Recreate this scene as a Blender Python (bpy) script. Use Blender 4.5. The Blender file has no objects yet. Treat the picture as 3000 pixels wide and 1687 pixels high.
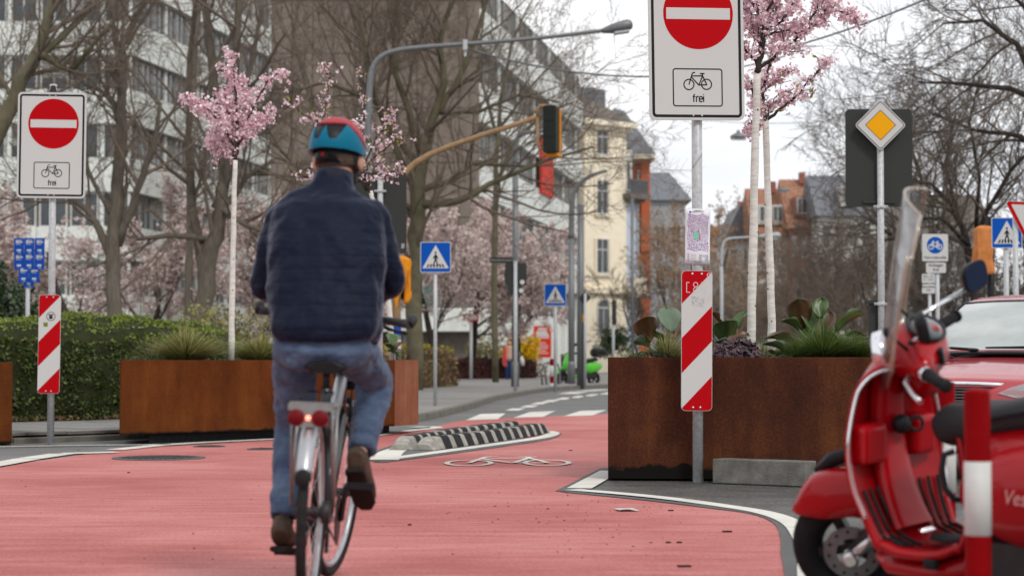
import bpy, math, random
from mathutils import Vector, Matrix, noise

sc = bpy.context.scene
COL = sc.collection
rad = math.radians
sin, cos, pi = math.sin, math.cos, math.pi

# ------------------------------------------------------------------ camera, sky, sun, exposure
CAM_H, FPX, PITCH = 0.885, 5833.0, rad(2.03)
cd = bpy.data.cameras.new('camera')
cam = bpy.data.objects.new('camera', cd)
COL.objects.link(cam)
cam.location = (0, 0, CAM_H)
cam.rotation_euler = (pi / 2 + PITCH, 0, 0)
cd.lens, cd.sensor_width = 70.0, 36.0
cd.clip_start, cd.clip_end = 0.1, 3000
cd.dof.use_dof = True
cd.dof.focus_distance = 14.2
cd.dof.aperture_fstop = 2.8
cd.dof.aperture_blades = 9
sc.camera = cam

SUN_EL, SUN_AZ = rad(46), rad(150)      # azimuth: from +Y clockwise (veiled sun behind the camera, to its right)
w = bpy.data.worlds.new('World')
sc.world = w
w.use_nodes = True
nt = w.node_tree
nt.nodes.clear()
N = nt.nodes.new
L = nt.links.new
sky = N('ShaderNodeTexSky'); sky.sky_type = 'NISHITA'; sky.sun_disc = False
sky.sun_elevation, sky.sun_rotation = SUN_EL, SUN_AZ
tc = N('ShaderNodeTexCoord')
mp = N('ShaderNodeMapping'); mp.inputs['Scale'].default_value = (1, 1, 2.6)
n1 = N('ShaderNodeTexNoise'); n1.inputs['Scale'].default_value = 3.6; n1.inputs['Detail'].default_value = 7; n1.inputs['Roughness'].default_value = 0.55
cr = N('ShaderNodeValToRGB')
cr.color_ramp.elements[0].position = 0.36; cr.color_ramp.elements[0].color = (8.4, 8.8, 9.5, 1)
cr.color_ramp.elements[1].position = 0.60; cr.color_ramp.elements[1].color = (11.8, 11.8, 11.9, 1)
n2 = N('ShaderNodeTexNoise'); n2.inputs['Scale'].default_value = 1.8; n2.inputs['Detail'].default_value = 5
cr2 = N('ShaderNodeValToRGB')
cr2.color_ramp.elements[0].position = 0.30; cr2.color_ramp.elements[0].color = (0.72, 0.72, 0.72, 1)
cr2.color_ramp.elements[1].position = 0.45; cr2.color_ramp.elements[1].color = (0.97, 0.97, 0.97, 1)
mx = N('ShaderNodeMix'); mx.data_type = 'RGBA'
bg = N('ShaderNodeBackground'); bg.inputs['Strength'].default_value = 0.10
wo = N('ShaderNodeOutputWorld')
L(tc.outputs['Generated'], mp.inputs['Vector'])
L(mp.outputs['Vector'], n1.inputs['Vector']); L(mp.outputs['Vector'], n2.inputs['Vector'])
L(n1.outputs['Fac'], cr.inputs['Fac']); L(n2.outputs['Fac'], cr2.inputs['Fac'])
L(cr2.outputs['Color'], mx.inputs[0]); L(sky.outputs['Color'], mx.inputs[6]); L(cr.outputs['Color'], mx.inputs[7])
L(mx.outputs[2], bg.inputs['Color']); L(bg.outputs['Background'], wo.inputs['Surface'])

sd = bpy.data.lights.new('sun', 'SUN')
sd.energy = 1.5; sd.angle = rad(11); sd.color = (1.0, 0.95, 0.88)
sun = bpy.data.objects.new('sun', sd); COL.objects.link(sun)
sun.rotation_euler = (pi / 2 - SUN_EL, 0, -SUN_AZ + pi)
sun.location = (0, -20, 40)

sc.view_settings.view_transform = 'Standard'
sc.view_settings.look = 'None'
sc.view_settings.exposure = 0.0
sc.view_settings.gamma = 1.0
sc.view_settings.use_curve_mapping = False
sc.render.engine = 'CYCLES'
sc.cycles.use_denoising = True
sc.cycles.max_bounces = 8
sc.cycles.transparent_max_bounces = 12

# ------------------------------------------------------------------ places: picture point at a distance -> point in the world
def at(px, py, Y):
    u = (px - 1500) / FPX; v = (843.5 - py) / FPX
    dy = cos(PITCH) - v * sin(PITCH); dz = sin(PITCH) + v * cos(PITCH)
    t = Y / dy
    return Vector((u * t, Y, CAM_H + dz * t))
def G(px, py, z=0.0):
    u = (px - 1500) / FPX; v = (843.5 - py) / FPX
    dy = cos(PITCH) - v * sin(PITCH); dz = sin(PITCH) + v * cos(PITCH)
    t = (z - CAM_H) / dz
    return Vector((u * t, dy * t, z))
def S(Y): return FPX / Y

# ------------------------------------------------------------------ objects
def _link(o, parent=None, M=None):
    COL.objects.link(o)
    if parent is not None: o.parent = parent
    if M is not None: o.matrix_local = M
    return o
def tag(o, label=None, cat=None, group=None, kind=None):
    if label: o['label'] = label
    if cat: o['category'] = cat
    if group: o['group'] = group
    if kind: o['kind'] = kind
    return o
def thing(name, label, cat, loc=(0, 0, 0), rz=0.0, group=None):
    o = bpy.data.objects.new(name, None)
    o.empty_display_size = 0.2
    COL.objects.link(o)
    o.location = loc; o.rotation_euler = (0, 0, rz)
    return tag(o, label, cat, group)
def dup(root, loc=None, rz=None, label=None):
    def cp(o, par):
        c = o.copy(); COL.objects.link(c)
        if par is not None: c.parent = par
        for ch in o.children: cp(ch, c)
        return c
    r = cp(root, None)
    if loc is not None: r.location = loc
    if rz is not None: r.rotation_euler = (0, 0, rz)
    if label: r['label'] = label
    return r
def T(x, y, z): return Matrix.Translation((x, y, z))
def RZ(a): return Matrix.Rotation(a, 4, 'Z')
def RX(a): return Matrix.Rotation(a, 4, 'X')
def RY(a): return Matrix.Rotation(a, 4, 'Y')

class MB:
    """mesh builder: collects geometry for one object"""
    def __init__(self): self.v = []; self.f = []; self.m = []; self.s = []
    def add(self, vs, fs, mi=0, smooth=False):
        b = len(self.v); self.v.extend(vs)
        for f in fs:
            self.f.append([i + b for i in f]); self.m.append(mi); self.s.append(smooth)
        return self
    def box(self, c, s, mi=0, M=None):
        x, y, z = s[0] / 2, s[1] / 2, s[2] / 2
        vs = [Vector((a, b, d)) for d in (-z, z) for b in (-y, y) for a in (-x, x)]
        if M is not None: vs = [M @ q for q in vs]
        c = Vector(c); vs = [q + c for q in vs]
        return self.add(vs, [(0, 2, 3, 1), (4, 5, 7, 6), (0, 1, 5, 4), (2, 6, 7, 3), (0, 4, 6, 2), (1, 3, 7, 5)], mi)
    def rings(self, rs, cap=True, mi=0, smooth=True, closed=True):
        b = len(self.v); n = len(rs[0])
        for r in rs: self.v.extend(r)
        k = n if closed else n - 1
        for i in range(len(rs) - 1):
            for j in range(k):
                a0 = b + i * n + j; a1 = b + i * n + (j + 1) % n
                self.f.append([a0, a1, a1 + n, a0 + n]); self.m.append(mi); self.s.append(smooth)
        if cap and closed:
            self.f.append([b + j for j in range(n)][::-1]); self.m.append(mi); self.s.append(False)
            e = b + (len(rs) - 1) * n
            self.f.append([e + j for j in range(n)]); self.m.append(mi); self.s.append(False)
        return self
    def tube(self, pts, r, n=8, cap=True, mi=0, smooth=True):
        pts = [Vector(p) for p in pts]
        k = len(pts)
        rr = r if isinstance(r, (list, tuple)) else [r] * k
        rs = []; nv = None
        for i, p in enumerate(pts):
            d = (pts[min(i + 1, k - 1)] - pts[max(i - 1, 0)])
            if d.length < 1e-9: d = Vector((0, 0, 1))
            d.normalize()
            if nv is None:
                a = Vector((0, 0, 1)) if abs(d.z) < 0.9 else Vector((1, 0, 0))
                nv = d.cross(a).normalized()
            else:
                nv = nv - d * nv.dot(d)
                if nv.length < 1e-6: nv = d.orthogonal()
                nv.normalize()
            bv = d.cross(nv)
            rs.append([p + (nv * cos(2 * pi * j / n) + bv * sin(2 * pi * j / n)) * rr[i] for j in range(n)])
        return self.rings(rs, cap, mi, smooth)
    def loft(self, secs, n=20, cap=True, mi=0, ref=(1, 0, 0), power=2.0):
        """secs: (centre, half width along ref, half width across)"""
        rs = []; k = len(secs)
        cs = [Vector(q[0]) for q in secs]
        for i, q in enumerate(secs):
            d = cs[min(i + 1, k - 1)] - cs[max(i - 1, 0)]; d.normalize()
            a = Vector(ref); a = (a - d * a.dot(d)).normalized(); b2 = d.cross(a)
            ring = []
            for j in range(n):
                t = 2 * pi * j / n; c, s_ = cos(t), sin(t)
                if power != 2.0:
                    c = math.copysign(abs(c) ** (2 / power), c); s_ = math.copysign(abs(s_) ** (2 / power), s_)
                ring.append(cs[i] + a * (c * q[1]) + b2 * (s_ * q[2]))
            rs.append(ring)
        return self.rings(rs, cap, mi, True)
    def capsule(self, p, q, r0, r1, n=12, mi=0):
        p, q = Vector(p), Vector(q); d = (q - p).normalized()
        pts, rr = [], []
        for t in (0.05, 0.4, 0.75): pts.append(p - d * r0 * cos(t * pi / 2)); rr.append(r0 * sin(t * pi / 2))
        pts.append(p); rr.append(r0); pts.append((p + q) / 2); rr.append((r0 + r1) / 2); pts.append(q); rr.append(r1)
        for t in (0.75, 0.4, 0.05): pts.append(q + d * r1 * cos(t * pi / 2)); rr.append(r1 * sin(t * pi / 2))
        return self.tube(pts, rr, n, True, mi)
    def ball(self, c, rx, ry=None, rz=None, nu=20, nv=12, mi=0, M=None):
        ry = rx if ry is None else ry; rz = rx if rz is None else rz
        rs = []
        for i in range(nv + 1):
            t = -pi / 2 + pi * i / nv; t = max(-pi / 2 + 0.02, min(pi / 2 - 0.02, t))
            ring = [Vector((rx * cos(t) * cos(2 * pi * j / nu), ry * cos(t) * sin(2 * pi * j / nu), rz * sin(t))) for j in range(nu)]
            if M is not None: ring = [M @ q for q in ring]
            rs.append([q + Vector(c) for q in ring])
        return self.rings(rs, True, mi, True)
    def lathe(self, prof, n=20, M=None, mi=0, smooth=True, cap=True):
        rs = []
        for r, z in prof:
            ring = [Vector((r * cos(2 * pi * j / n), r * sin(2 * pi * j / n), z)) for j in range(n)]
            if M is not None: ring = [M @ q for q in ring]
            rs.append(ring)
        return self.rings(rs, cap, mi, smooth)
    def torus(self, R_, r, M=None, n=32, k=10, mi=0, a0=0, a1=2 * pi):
        full = abs(a1 - a0 - 2 * pi) < 1e-6
        m = n if full else n + 1
        rs = []
        for i in range(m):
            a = a0 + (a1 - a0) * i / n
            ring = [Vector(((R_ + r * cos(2 * pi * j / k)) * cos(a), (R_ + r * cos(2 * pi * j / k)) * sin(a), r * sin(2 * pi * j / k))) for j in range(k)]
            if M is not None: ring = [M @ q for q in ring]
            rs.append(ring)
        if full: rs.append(rs[0])
        return self.rings(rs, not full, mi, True)
    def prism(self, poly, z0, z1, mi=0, M=None):
        """poly: (x, y) outline, extruded in z"""
        n = len(poly)
        vs = [Vector((p[0], p[1], z0)) for p in poly] + [Vector((p[0], p[1], z1)) for p in poly]
        if M is not None: vs = [M @ q for q in vs]
        fs = [list(range(n))[::-1], list(range(n, 2 * n))] + [[i, (i + 1) % n, n + (i + 1) % n, n + i] for i in range(n)]
        return self.add(vs, fs, mi)
    def grid(self, fn, nu, nv, mi=0, smooth=True):
        b = len(self.v)
        for i in range(nu + 1):
            for j in range(nv + 1): self.v.append(Vector(fn(i / nu, j / nv)))
        for i in range(nu):
            for j in range(nv):
                a = b + i * (nv + 1) + j
                self.f.append([a, a + nv + 1, a + nv + 2, a + 1]); self.m.append(mi); self.s.append(smooth)
        return self
    def xf(self, M): self.v = [M @ Vector(q) for q in self.v]; return self
    def mesh(self, name, mats):
        me = bpy.data.meshes.new(name)
        me.from_pydata([tuple(q) for q in self.v], [], self.f)
        for m in (mats if isinstance(mats, (list, tuple)) else [mats]): me.materials.append(m)
        me.polygons.foreach_set('material_index', self.m)
        me.polygons.foreach_set('use_smooth', self.s)
        me.update()
        return me
    def build(self, name, mats, parent=None, M=None, bevel=0, seg=2, solid=0, offset=0, sub=0, remesh=0, smooth=0):
        o = bpy.data.objects.new(name, self.mesh(name, mats))
        _link(o, parent, M)
        if remesh:
            q = o.modifiers.new('remesh', 'REMESH'); q.mode = 'VOXEL'; q.voxel_size = remesh; q.use_smooth_shade = True
        if smooth:
            q = o.modifiers.new('smooth', 'SMOOTH'); q.factor = 0.5; q.iterations = smooth
        if sub:
            q = o.modifiers.new('subsurf', 'SUBSURF'); q.levels = q.render_levels = sub
        if solid:
            q = o.modifiers.new('solid', 'SOLIDIFY'); q.thickness = solid; q.offset = offset
        if bevel:
            q = o.modifiers.new('bevel', 'BEVEL'); q.width = bevel; q.segments = seg; q.limit_method = 'ANGLE'; q.angle_limit = rad(40)
        return o
    def copy_of(self): pass
def inst(name, me, parent=None, M=None): return _link(bpy.data.objects.new(name, me), parent, M)

# ------------------------------------------------------------------ materials
def _nodes(name):
    m = bpy.data.materials.new(name); m.use_nodes = True
    t = m.node_tree
    return m, t, t.nodes['Principled BSDF']
def pm(name, col, rough=0.6, metal=0.0, var=0.0, vscale=6.0, bump=0.0, bscale=40.0, coat=0.0, col2=None, spec=None, stretch=None, rvar=0.0, sheen=0.0):
    """plain procedural surface: colour broken up by noise, fine relief"""
    m, t, p = _nodes(name)
    p.inputs['Base Color'].default_value = (*col, 1)
    p.inputs['Roughness'].default_value = rough
    p.inputs['Metallic'].default_value = metal
    p.inputs['Specular IOR Level'].default_value = spec if spec is not None else (0.14 if metal < .2 and rough > .24 else 0.5)
    if coat: p.inputs['Coat Weight'].default_value = coat; p.inputs['Coat Roughness'].default_value = 0.05
    if sheen: p.inputs['Sheen Weight'].default_value = sheen; p.inputs['Sheen Roughness'].default_value = 0.5
    co = t.nodes.new('ShaderNodeTexCoord'); vec = co.outputs['Object']
    if stretch:
        mpn = t.nodes.new('ShaderNodeMapping'); mpn.inputs['Scale'].default_value = stretch
        t.links.new(vec, mpn.inputs['Vector']); vec = mpn.outputs['Vector']
    if var or col2 or rvar:
        nz = t.nodes.new('ShaderNodeTexNoise'); nz.inputs['Scale'].default_value = vscale; nz.inputs['Detail'].default_value = 6; nz.inputs['Roughness'].default_value = 0.6
        t.links.new(vec, nz.inputs['Vector'])
        rp = t.nodes.new('ShaderNodeValToRGB')
        rp.color_ramp.elements[0].position = 0.30; rp.color_ramp.elements[1].position = 0.70
        c2 = col2 if col2 else tuple(min(1, c * (1 + var)) for c in col)
        c1 = col if col2 else tuple(c * (1 - var) for c in col)
        rp.color_ramp.elements[0].color = (*c1, 1); rp.color_ramp.elements[1].color = (*c2, 1)
        t.links.new(nz.outputs['Fac'], rp.inputs['Fac']); t.links.new(rp.outputs['Color'], p.inputs['Base Color'])
        if rvar:
            mr = t.nodes.new('ShaderNodeMapRange'); mr.inputs['To Min'].default_value = max(0, rough - rvar); mr.inputs['To Max'].default_value = min(1, rough + rvar)
            t.links.new(nz.outputs['Fac'], mr.inputs['Value']); t.links.new(mr.outputs['Result'], p.inputs['Roughness'])
    if bump:
        nb = t.nodes.new('ShaderNodeTexNoise'); nb.inputs['Scale'].default_value = bscale; nb.inputs['Detail'].default_value = 4
        t.links.new(vec, nb.inputs['Vector'])
        bn = t.nodes.new('ShaderNodeBump'); bn.inputs['Strength'].default_value = bump; bn.inputs['Distance'].default_value = 0.01
        t.links.new(nb.outputs['Fac'], bn.inputs['Height']); t.links.new(bn.outputs['Normal'], p.inputs['Normal'])
    return m
def pisl(name, cols, rough=0.6, trans=0.0, spec=0.3):
    """every loose piece (leaf, petal, blade) gets its own tone from the list"""
    m, t, p = _nodes(name)
    g = t.nodes.new('ShaderNodeNewGeometry'); rp = t.nodes.new('ShaderNodeValToRGB')
    e = rp.color_ramp.elements
    while len(e) < len(cols): e.new(0.5)
    for i, c in enumerate(cols): e[i].position = i / max(1, len(cols) - 1); e[i].color = (*c, 1)
    t.links.new(g.outputs['Random Per Island'], rp.inputs['Fac']); t.links.new(rp.outputs['Color'], p.inputs['Base Color'])
    p.inputs['Roughness'].default_value = rough; p.inputs['Specular IOR Level'].default_value = spec
    if trans:
        tr = t.nodes.new('ShaderNodeBsdfTranslucent'); ms = t.nodes.new('ShaderNodeMixShader'); ms.inputs['Fac'].default_value = trans
        t.links.new(rp.outputs['Color'], tr.inputs['Color'])
        t.links.new(p.outputs['BSDF'], ms.inputs[1]); t.links.new(tr.outputs['BSDF'], ms.inputs[2])
        t.links.new(ms.outputs['Shader'], t.nodes['Material Output'].inputs['Surface'])
    return m
def pclear(name, tint=(1, 1, 1), gloss=0.12, haze=0.0, hazecol=(0.6, 0.6, 0.65)):
    m, t, p = _nodes(name)
    t.nodes.remove(p)
    tr = t.nodes.new('ShaderNodeBsdfTransparent'); tr.inputs['Color'].default_value = (*tint, 1)
    gl = t.nodes.new('ShaderNodeBsdfGlossy'); gl.inputs['Roughness'].default_value = 0.04
    fr = t.nodes.new('ShaderNodeLayerWeight'); fr.inputs['Blend'].default_value = 0.25
    mr = t.nodes.new('ShaderNodeMapRange'); mr.inputs['To Min'].default_value = gloss; mr.inputs['To Max'].default_value = min(1, gloss + 0.55)
    ms = t.nodes.new('ShaderNodeMixShader')
    t.links.new(fr.outputs['Facing'], mr.inputs['Value']); t.links.new(mr.outputs['Result'], ms.inputs['Fac'])
    src = tr.outputs['BSDF']
    if haze:
        df = t.nodes.new('ShaderNodeBsdfDiffuse'); df.inputs['Color'].default_value = (*hazecol, 1)
        m2 = t.nodes.new('ShaderNodeMixShader'); m2.inputs['Fac'].default_value = haze
        t.links.new(src, m2.inputs[1]); t.links.new(df.outputs['BSDF'], m2.inputs[2]); src = m2.outputs['Shader']
    t.links.new(src, ms.inputs[1]); t.links.new(gl.outputs['BSDF'], ms.inputs[2])
    t.links.new(ms.outputs['Shader'], t.nodes['Material Output'].inputs['Surface'])
    return m
def pemit(name, col, st):
    m, t, p = _nodes(name)
    p.inputs['Base Color'].default_value = (*col, 1)
    p.inputs['Emission Color'].default_value = (*col, 1); p.inputs['Emission Strength'].default_value = st
    return m
def prust(name, dark, mid, light, stain=None):
    """weathering steel: blotches, vertical run-off streaks, a damp dirty foot"""
    m, t, p = _nodes(name)
    Nn, Ln = t.nodes.new, t.links.new
    co = Nn('ShaderNodeTexCoord')
    m1 = Nn('ShaderNodeMapping'); m1.inputs['Scale'].default_value = (2.4, 2.4, 0.45); Ln(co.outputs['Object'], m1.inputs['Vector'])
    a = Nn('ShaderNodeTexNoise'); a.inputs['Scale'].default_value = 2.2; a.inputs['Detail'].default_value = 8; a.inputs['Roughness'].default_value = 0.62; Ln(m1.outputs['Vector'], a.inputs['Vector'])
    b = Nn('ShaderNodeTexNoise'); b.inputs['Scale'].default_value = 2.0; b.inputs['Detail'].default_value = 8; b.inputs['Roughness'].default_value = 0.7; Ln(co.outputs['Object'], b.inputs['Vector'])
    c = Nn('ShaderNodeTexNoise'); c.inputs['Scale'].default_value = 55; c.inputs['Detail'].default_value = 5; Ln(co.outputs['Object'], c.inputs['Vector'])
    ad = Nn('ShaderNodeMath'); ad.operation = 'ADD'; Ln(a.outputs['Fac'], ad.inputs[0]); Ln(b.outputs['Fac'], ad.inputs[1])
    sc_ = Nn('ShaderNodeMath'); sc_.operation = 'MULTIPLY_ADD'; sc_.inputs[1].default_value = 0.38; Ln(ad.outputs[0], sc_.inputs[0])
    c3 = Nn('ShaderNodeMath'); c3.operation = 'MULTIPLY'; c3.inputs[1].default_value = 0.26; Ln(c.outputs['Fac'], c3.inputs[0]); Ln(c3.outputs[0], sc_.inputs[2])
    rp = Nn('ShaderNodeValToRGB'); e = rp.color_ramp.elements; e.new(0.5)
    e[0].position, e[1].position, e[2].position = 0.38, 0.50, 0.64
    e[0].color, e[1].color, e[2].color = (*dark, 1), (*mid, 1), (*light, 1)
    Ln(sc_.outputs[0], rp.inputs['Fac'])
    out = rp.outputs['Color']
    if stain:
        sp = Nn('ShaderNodeSeparateXYZ'); Ln(co.outputs['Object'], sp.inputs[0])
        nz = Nn('ShaderNodeTexNoise'); nz.inputs['Scale'].default_value = 6; nz.inputs['Detail'].default_value = 7; nz.inputs['Roughness'].default_value = 0.65; Ln(co.outputs['Object'], nz.inputs['Vector'])
        h = Nn('ShaderNodeMath'); h.operation = 'MULTIPLY_ADD'; h.inputs[1].default_value = stain * 1.5; h.inputs[2].default_value = -stain * 0.15; Ln(nz.outputs['Fac'], h.inputs[0])
        d = Nn('ShaderNodeMath'); d.operation = 'SUBTRACT'; Ln(h.outputs[0], d.inputs[0]); Ln(sp.outputs['Z'], d.inputs[1])
        q = Nn('ShaderNodeMapRange'); q.inputs['From Min'].default_value = 0; q.inputs['From Max'].default_value = 0.025; Ln(d.outputs[0], q.inputs['Value'])
        mxx = Nn('ShaderNodeMix'); mxx.data_type = 'RGBA'; mxx.inputs[7].default_value = (0.008, 0.007, 0.006, 1)
        Ln(q.outputs['Result'], mxx.inputs[0]); Ln(out, mxx.inputs[6]); out = mxx.outputs[2]
    Ln(out, p.inputs['Base Color'])
    p.inputs['Roughness'].default_value = 0.62
    p.inputs['Specular IOR Level'].default_value = 0.06
    bn = Nn('ShaderNodeBump'); bn.inputs['Strength'].default_value = 0.12; bn.inputs['Distance'].default_value = 0.004
    Ln(c.outputs['Fac'], bn.inputs['Height']); Ln(bn.outputs['Normal'], p.inputs['Normal'])
    return m
def pground(name, dark, mid, light, streak=(1.2, 7, 1), rough=0.75, grain=0.25, gscale=260, con=0.15, speck=0.0, speckcol=(0.02, 0.018, 0.016)):
    """worn road surface: streaky wear, patches, aggregate grain, scattered grit"""
    m, t, p = _nodes(name)
    Nn, Ln = t.nodes.new, t.links.new
    co = Nn('ShaderNodeTexCoord')
    m1 = Nn('ShaderNodeMapping'); m1.inputs['Scale'].default_value = streak; m1.inputs['Rotation'].default_value = (0, 0, 0.06); Ln(co.outputs['Object'], m1.inputs['Vector'])
    a = Nn('ShaderNodeTexNoise'); a.inputs['Scale'].default_value = 1.1; a.inputs['Detail'].default_value = 9; a.inputs['Roughness'].default_value = 0.68; Ln(m1.outputs['Vector'], a.inputs['Vector'])
    b = Nn('ShaderNodeTexNoise'); b.inputs['Scale'].default_value = 0.5; b.inputs['Detail'].default_value = 5; Ln(co.outputs['Object'], b.inputs['Vector'])
    g = Nn('ShaderNodeTexNoise'); g.inputs['Scale'].default_value = gscale; g.inputs['Detail'].default_value = 3; Ln(co.outputs['Object'], g.inputs['Vector'])
    s1 = Nn('ShaderNodeMath'); s1.operation = 'MULTIPLY'; s1.inputs[1].default_value = 0.45; Ln(a.outputs['Fac'], s1.inputs[0])
    s2 = Nn('ShaderNodeMath'); s2.operation = 'MULTIPLY_ADD'; s2.inputs[1].default_value = 0.40; Ln(b.outputs['Fac'], s2.inputs[0]); Ln(s1.outputs[0], s2.inputs[2])
    s3 = Nn('ShaderNodeMath'); s3.operation = 'MULTIPLY_ADD'; s3.inputs[1].default_value = grain; Ln(g.outputs['Fac'], s3.inputs[0]); Ln(s2.outputs[0], s3.inputs[2])
    rp = Nn('ShaderNodeValToRGB'); e = rp.color_ramp.elements; e.new(0.5)
    lo = 0.5 * (0.85 + grain)
    e[0].position, e[1].position, e[2].position = lo - con, lo, lo + con
    e[0].color, e[1].color, e[2].color = (*dark, 1), (*mid, 1), (*light, 1)
    Ln(s3.outputs[0], rp.inputs['Fac']); out = rp.outputs['Color']
    if speck:
        v = Nn('ShaderNodeTexVoronoi'); v.inputs['Scale'].default_value = 9; v.inputs['Randomness'].default_value = 1; Ln(co.outputs['Object'], v.inputs['Vector'])
        sp = Nn('ShaderNodeSeparateColor'); Ln(v.outputs['Color'], sp.inputs[0])
        th = Nn('ShaderNodeMath'); th.operation = 'MULTIPLY'; th.inputs[1].default_value = speck; Ln(sp.outputs[0], th.inputs[0])
        lt = Nn('ShaderNodeMath'); lt.operation = 'LESS_THAN'; Ln(v.outputs['Distance'], lt.inputs[0]); Ln(th.outputs[0], lt.inputs[1])
        mxx = Nn('ShaderNodeMix'); mxx.data_type = 'RGBA'; mxx.inputs[7].default_value = (*speckcol, 1)
        f2 = Nn('ShaderNodeMath'); f2.operation = 'MULTIPLY'; f2.inputs[1].default_value = 0.75; Ln(lt.outputs[0], f2.inputs[0])
        Ln(f2.outputs[0], mxx.inputs[0]); Ln(out, mxx.inputs[6]); out = mxx.outputs[2]
    Ln(out, p.inputs['Base Color'])
    mr = Nn('ShaderNodeMapRange'); mr.inputs['To Min'].default_value = rough - 0.12; mr.inputs['To Max'].default_value = rough + 0.12
    Ln(a.outputs['Fac'], mr.inputs['Value']); Ln(mr.outputs['Result'], p.inputs['Roughness'])
    bn = Nn('ShaderNodeBump'); bn.inputs['Strength'].default_value = 0.35; bn.inputs['Distance'].default_value = 0.004
    Ln(g.outputs['Fac'], bn.inputs['Height']); Ln(bn.outputs['Normal'], p.inputs['Normal'])
    return m

M_ = {}
M_['red_road'] = pground('red road coating', (0.33, 0.066, 0.056), (0.43, 0.122, 0.109), (0.51, 0.19, 0.172), grain=0.34, gscale=70, con=0.088, speck=0.045)
M_['asphalt'] = pground('asphalt', (0.085, 0.083, 0.08), (0.13, 0.128, 0.123), (0.18, 0.177, 0.17), streak=(1, 2, 1), grain=0.4, gscale=150)
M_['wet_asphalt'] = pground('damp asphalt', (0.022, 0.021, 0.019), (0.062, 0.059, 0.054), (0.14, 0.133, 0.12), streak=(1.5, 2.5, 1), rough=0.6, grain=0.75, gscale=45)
M_['seam'] = pground('bitumen seam', (0.05, 0.05, 0.05), (0.085, 0.085, 0.085), (0.12, 0.12, 0.12), streak=(2, 2, 1), grain=0.4, gscale=160)
M_['pavement'] = pground('pavement slabs', (0.15, 0.145, 0.135), (0.21, 0.20, 0.185), (0.27, 0.26, 0.24), streak=(1, 3, 1), grain=0.35, gscale=120)
M_['kerb'] = pm('kerb stone', (0.16, 0.15, 0.13), 0.85, var=0.3, vscale=8, bump=0.4, bscale=60)
M_['road_paint'] = pground('road paint', (0.40, 0.39, 0.34), (0.62, 0.60, 0.54), (0.72, 0.70, 0.65), streak=(3, 5, 1), grain=0.35, gscale=180)
M_['concrete'] = pm('concrete', (0.10, 0.095, 0.085), 0.9, col2=(0.21, 0.20, 0.18), vscale=9, bump=0.5, bscale=90)
M_['galv'] = pm('galvanised steel', (0.46, 0.47, 0.48), 0.42, 0.12, var=0.22, vscale=30, rvar=0.12)
M_['galv_dark'] = pm('weathered grey pole', (0.17, 0.175, 0.18), 0.5, 0.4, var=0.2, vscale=20)
M_['alu'] = pm('aluminium', (0.62, 0.62, 0.62), 0.32, 0.9, var=0.1, vscale=20)
M_['chrome'] = pm('chrome', (0.8, 0.8, 0.82), 0.08, 1.0)
M_['bolt'] = pm('bolt steel', (0.55, 0.55, 0.54), 0.3, 0.9)
M_['sign_white'] = pm('sign reflective white', (0.56, 0.555, 0.54), 0.45, var=0.04, vscale=300)
M_['sign_red'] = pm('sign red', (0.44, 0.002, 0.006), 0.45, spec=.06, var=0.06, vscale=250)
M_['sign_black'] = pm('sign black', (0.014, 0.014, 0.018), 0.45)
M_['sign_blue'] = pm('sign blue', (0.0, 0.075, 0.40), 0.42, var=0.05, vscale=200)
M_['sign_yellow'] = pm('sign amber', (0.82, 0.37, 0.0), 0.42, var=0.05, vscale=200)
M_['sign_back'] = pm('sign back anthracite', (0.040, 0.042, 0.040), 0.55, var=0.08, vscale=60)
M_['sign_edge'] = pm('sign edge', (0.55, 0.55, 0.54), 0.4, 0.5)
M_['black_rubber'] = pm('black rubber', (0.018, 0.018, 0.019), 0.72, var=0.3, vscale=25, bump=0.3, bscale=120)
M_['white_rubber'] = pm('white rubber inlay', (0.22, 0.205, 0.18), 0.75, col2=(0.42, 0.40, 0.36), vscale=14, bump=0.2, bscale=100)
M_['black_plastic'] = pm('black plastic', (0.016, 0.016, 0.018), 0.42, var=0.15, vscale=30)
M_['black_gloss'] = pm('black gloss', (0.012, 0.012, 0.014), 0.15, coat=0.5)
M_['soil'] = pm('planter soil', (0.03, 0.02, 0.013), 0.95, col2=(0.07, 0.05, 0.035), vscale=25, bump=0.8, bscale=50)
M_['iron'] = pm('cast iron', (0.05, 0.048, 0.046), 0.55, 0.5, var=0.35, vscale=30, bump=0.3, bscale=80)
M_['rust_right'] = prust('rusty steel dark', (0.030, 0.012, 0.008), (0.062, 0.020, 0.011), (0.12, 0.040, 0.015), stain=0.16)
M_['rust_left'] = prust('rusty steel orange', (0.062, 0.018, 0.006), (0.105, 0.030, 0.007), (0.155, 0.050, 0.011), stain=0.05)
M_['rust_side'] = prust('rusty steel red brown', (0.16, 0.055, 0.03), (0.225, 0.085, 0.045), (0.32, 0.14, 0.08))

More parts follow.
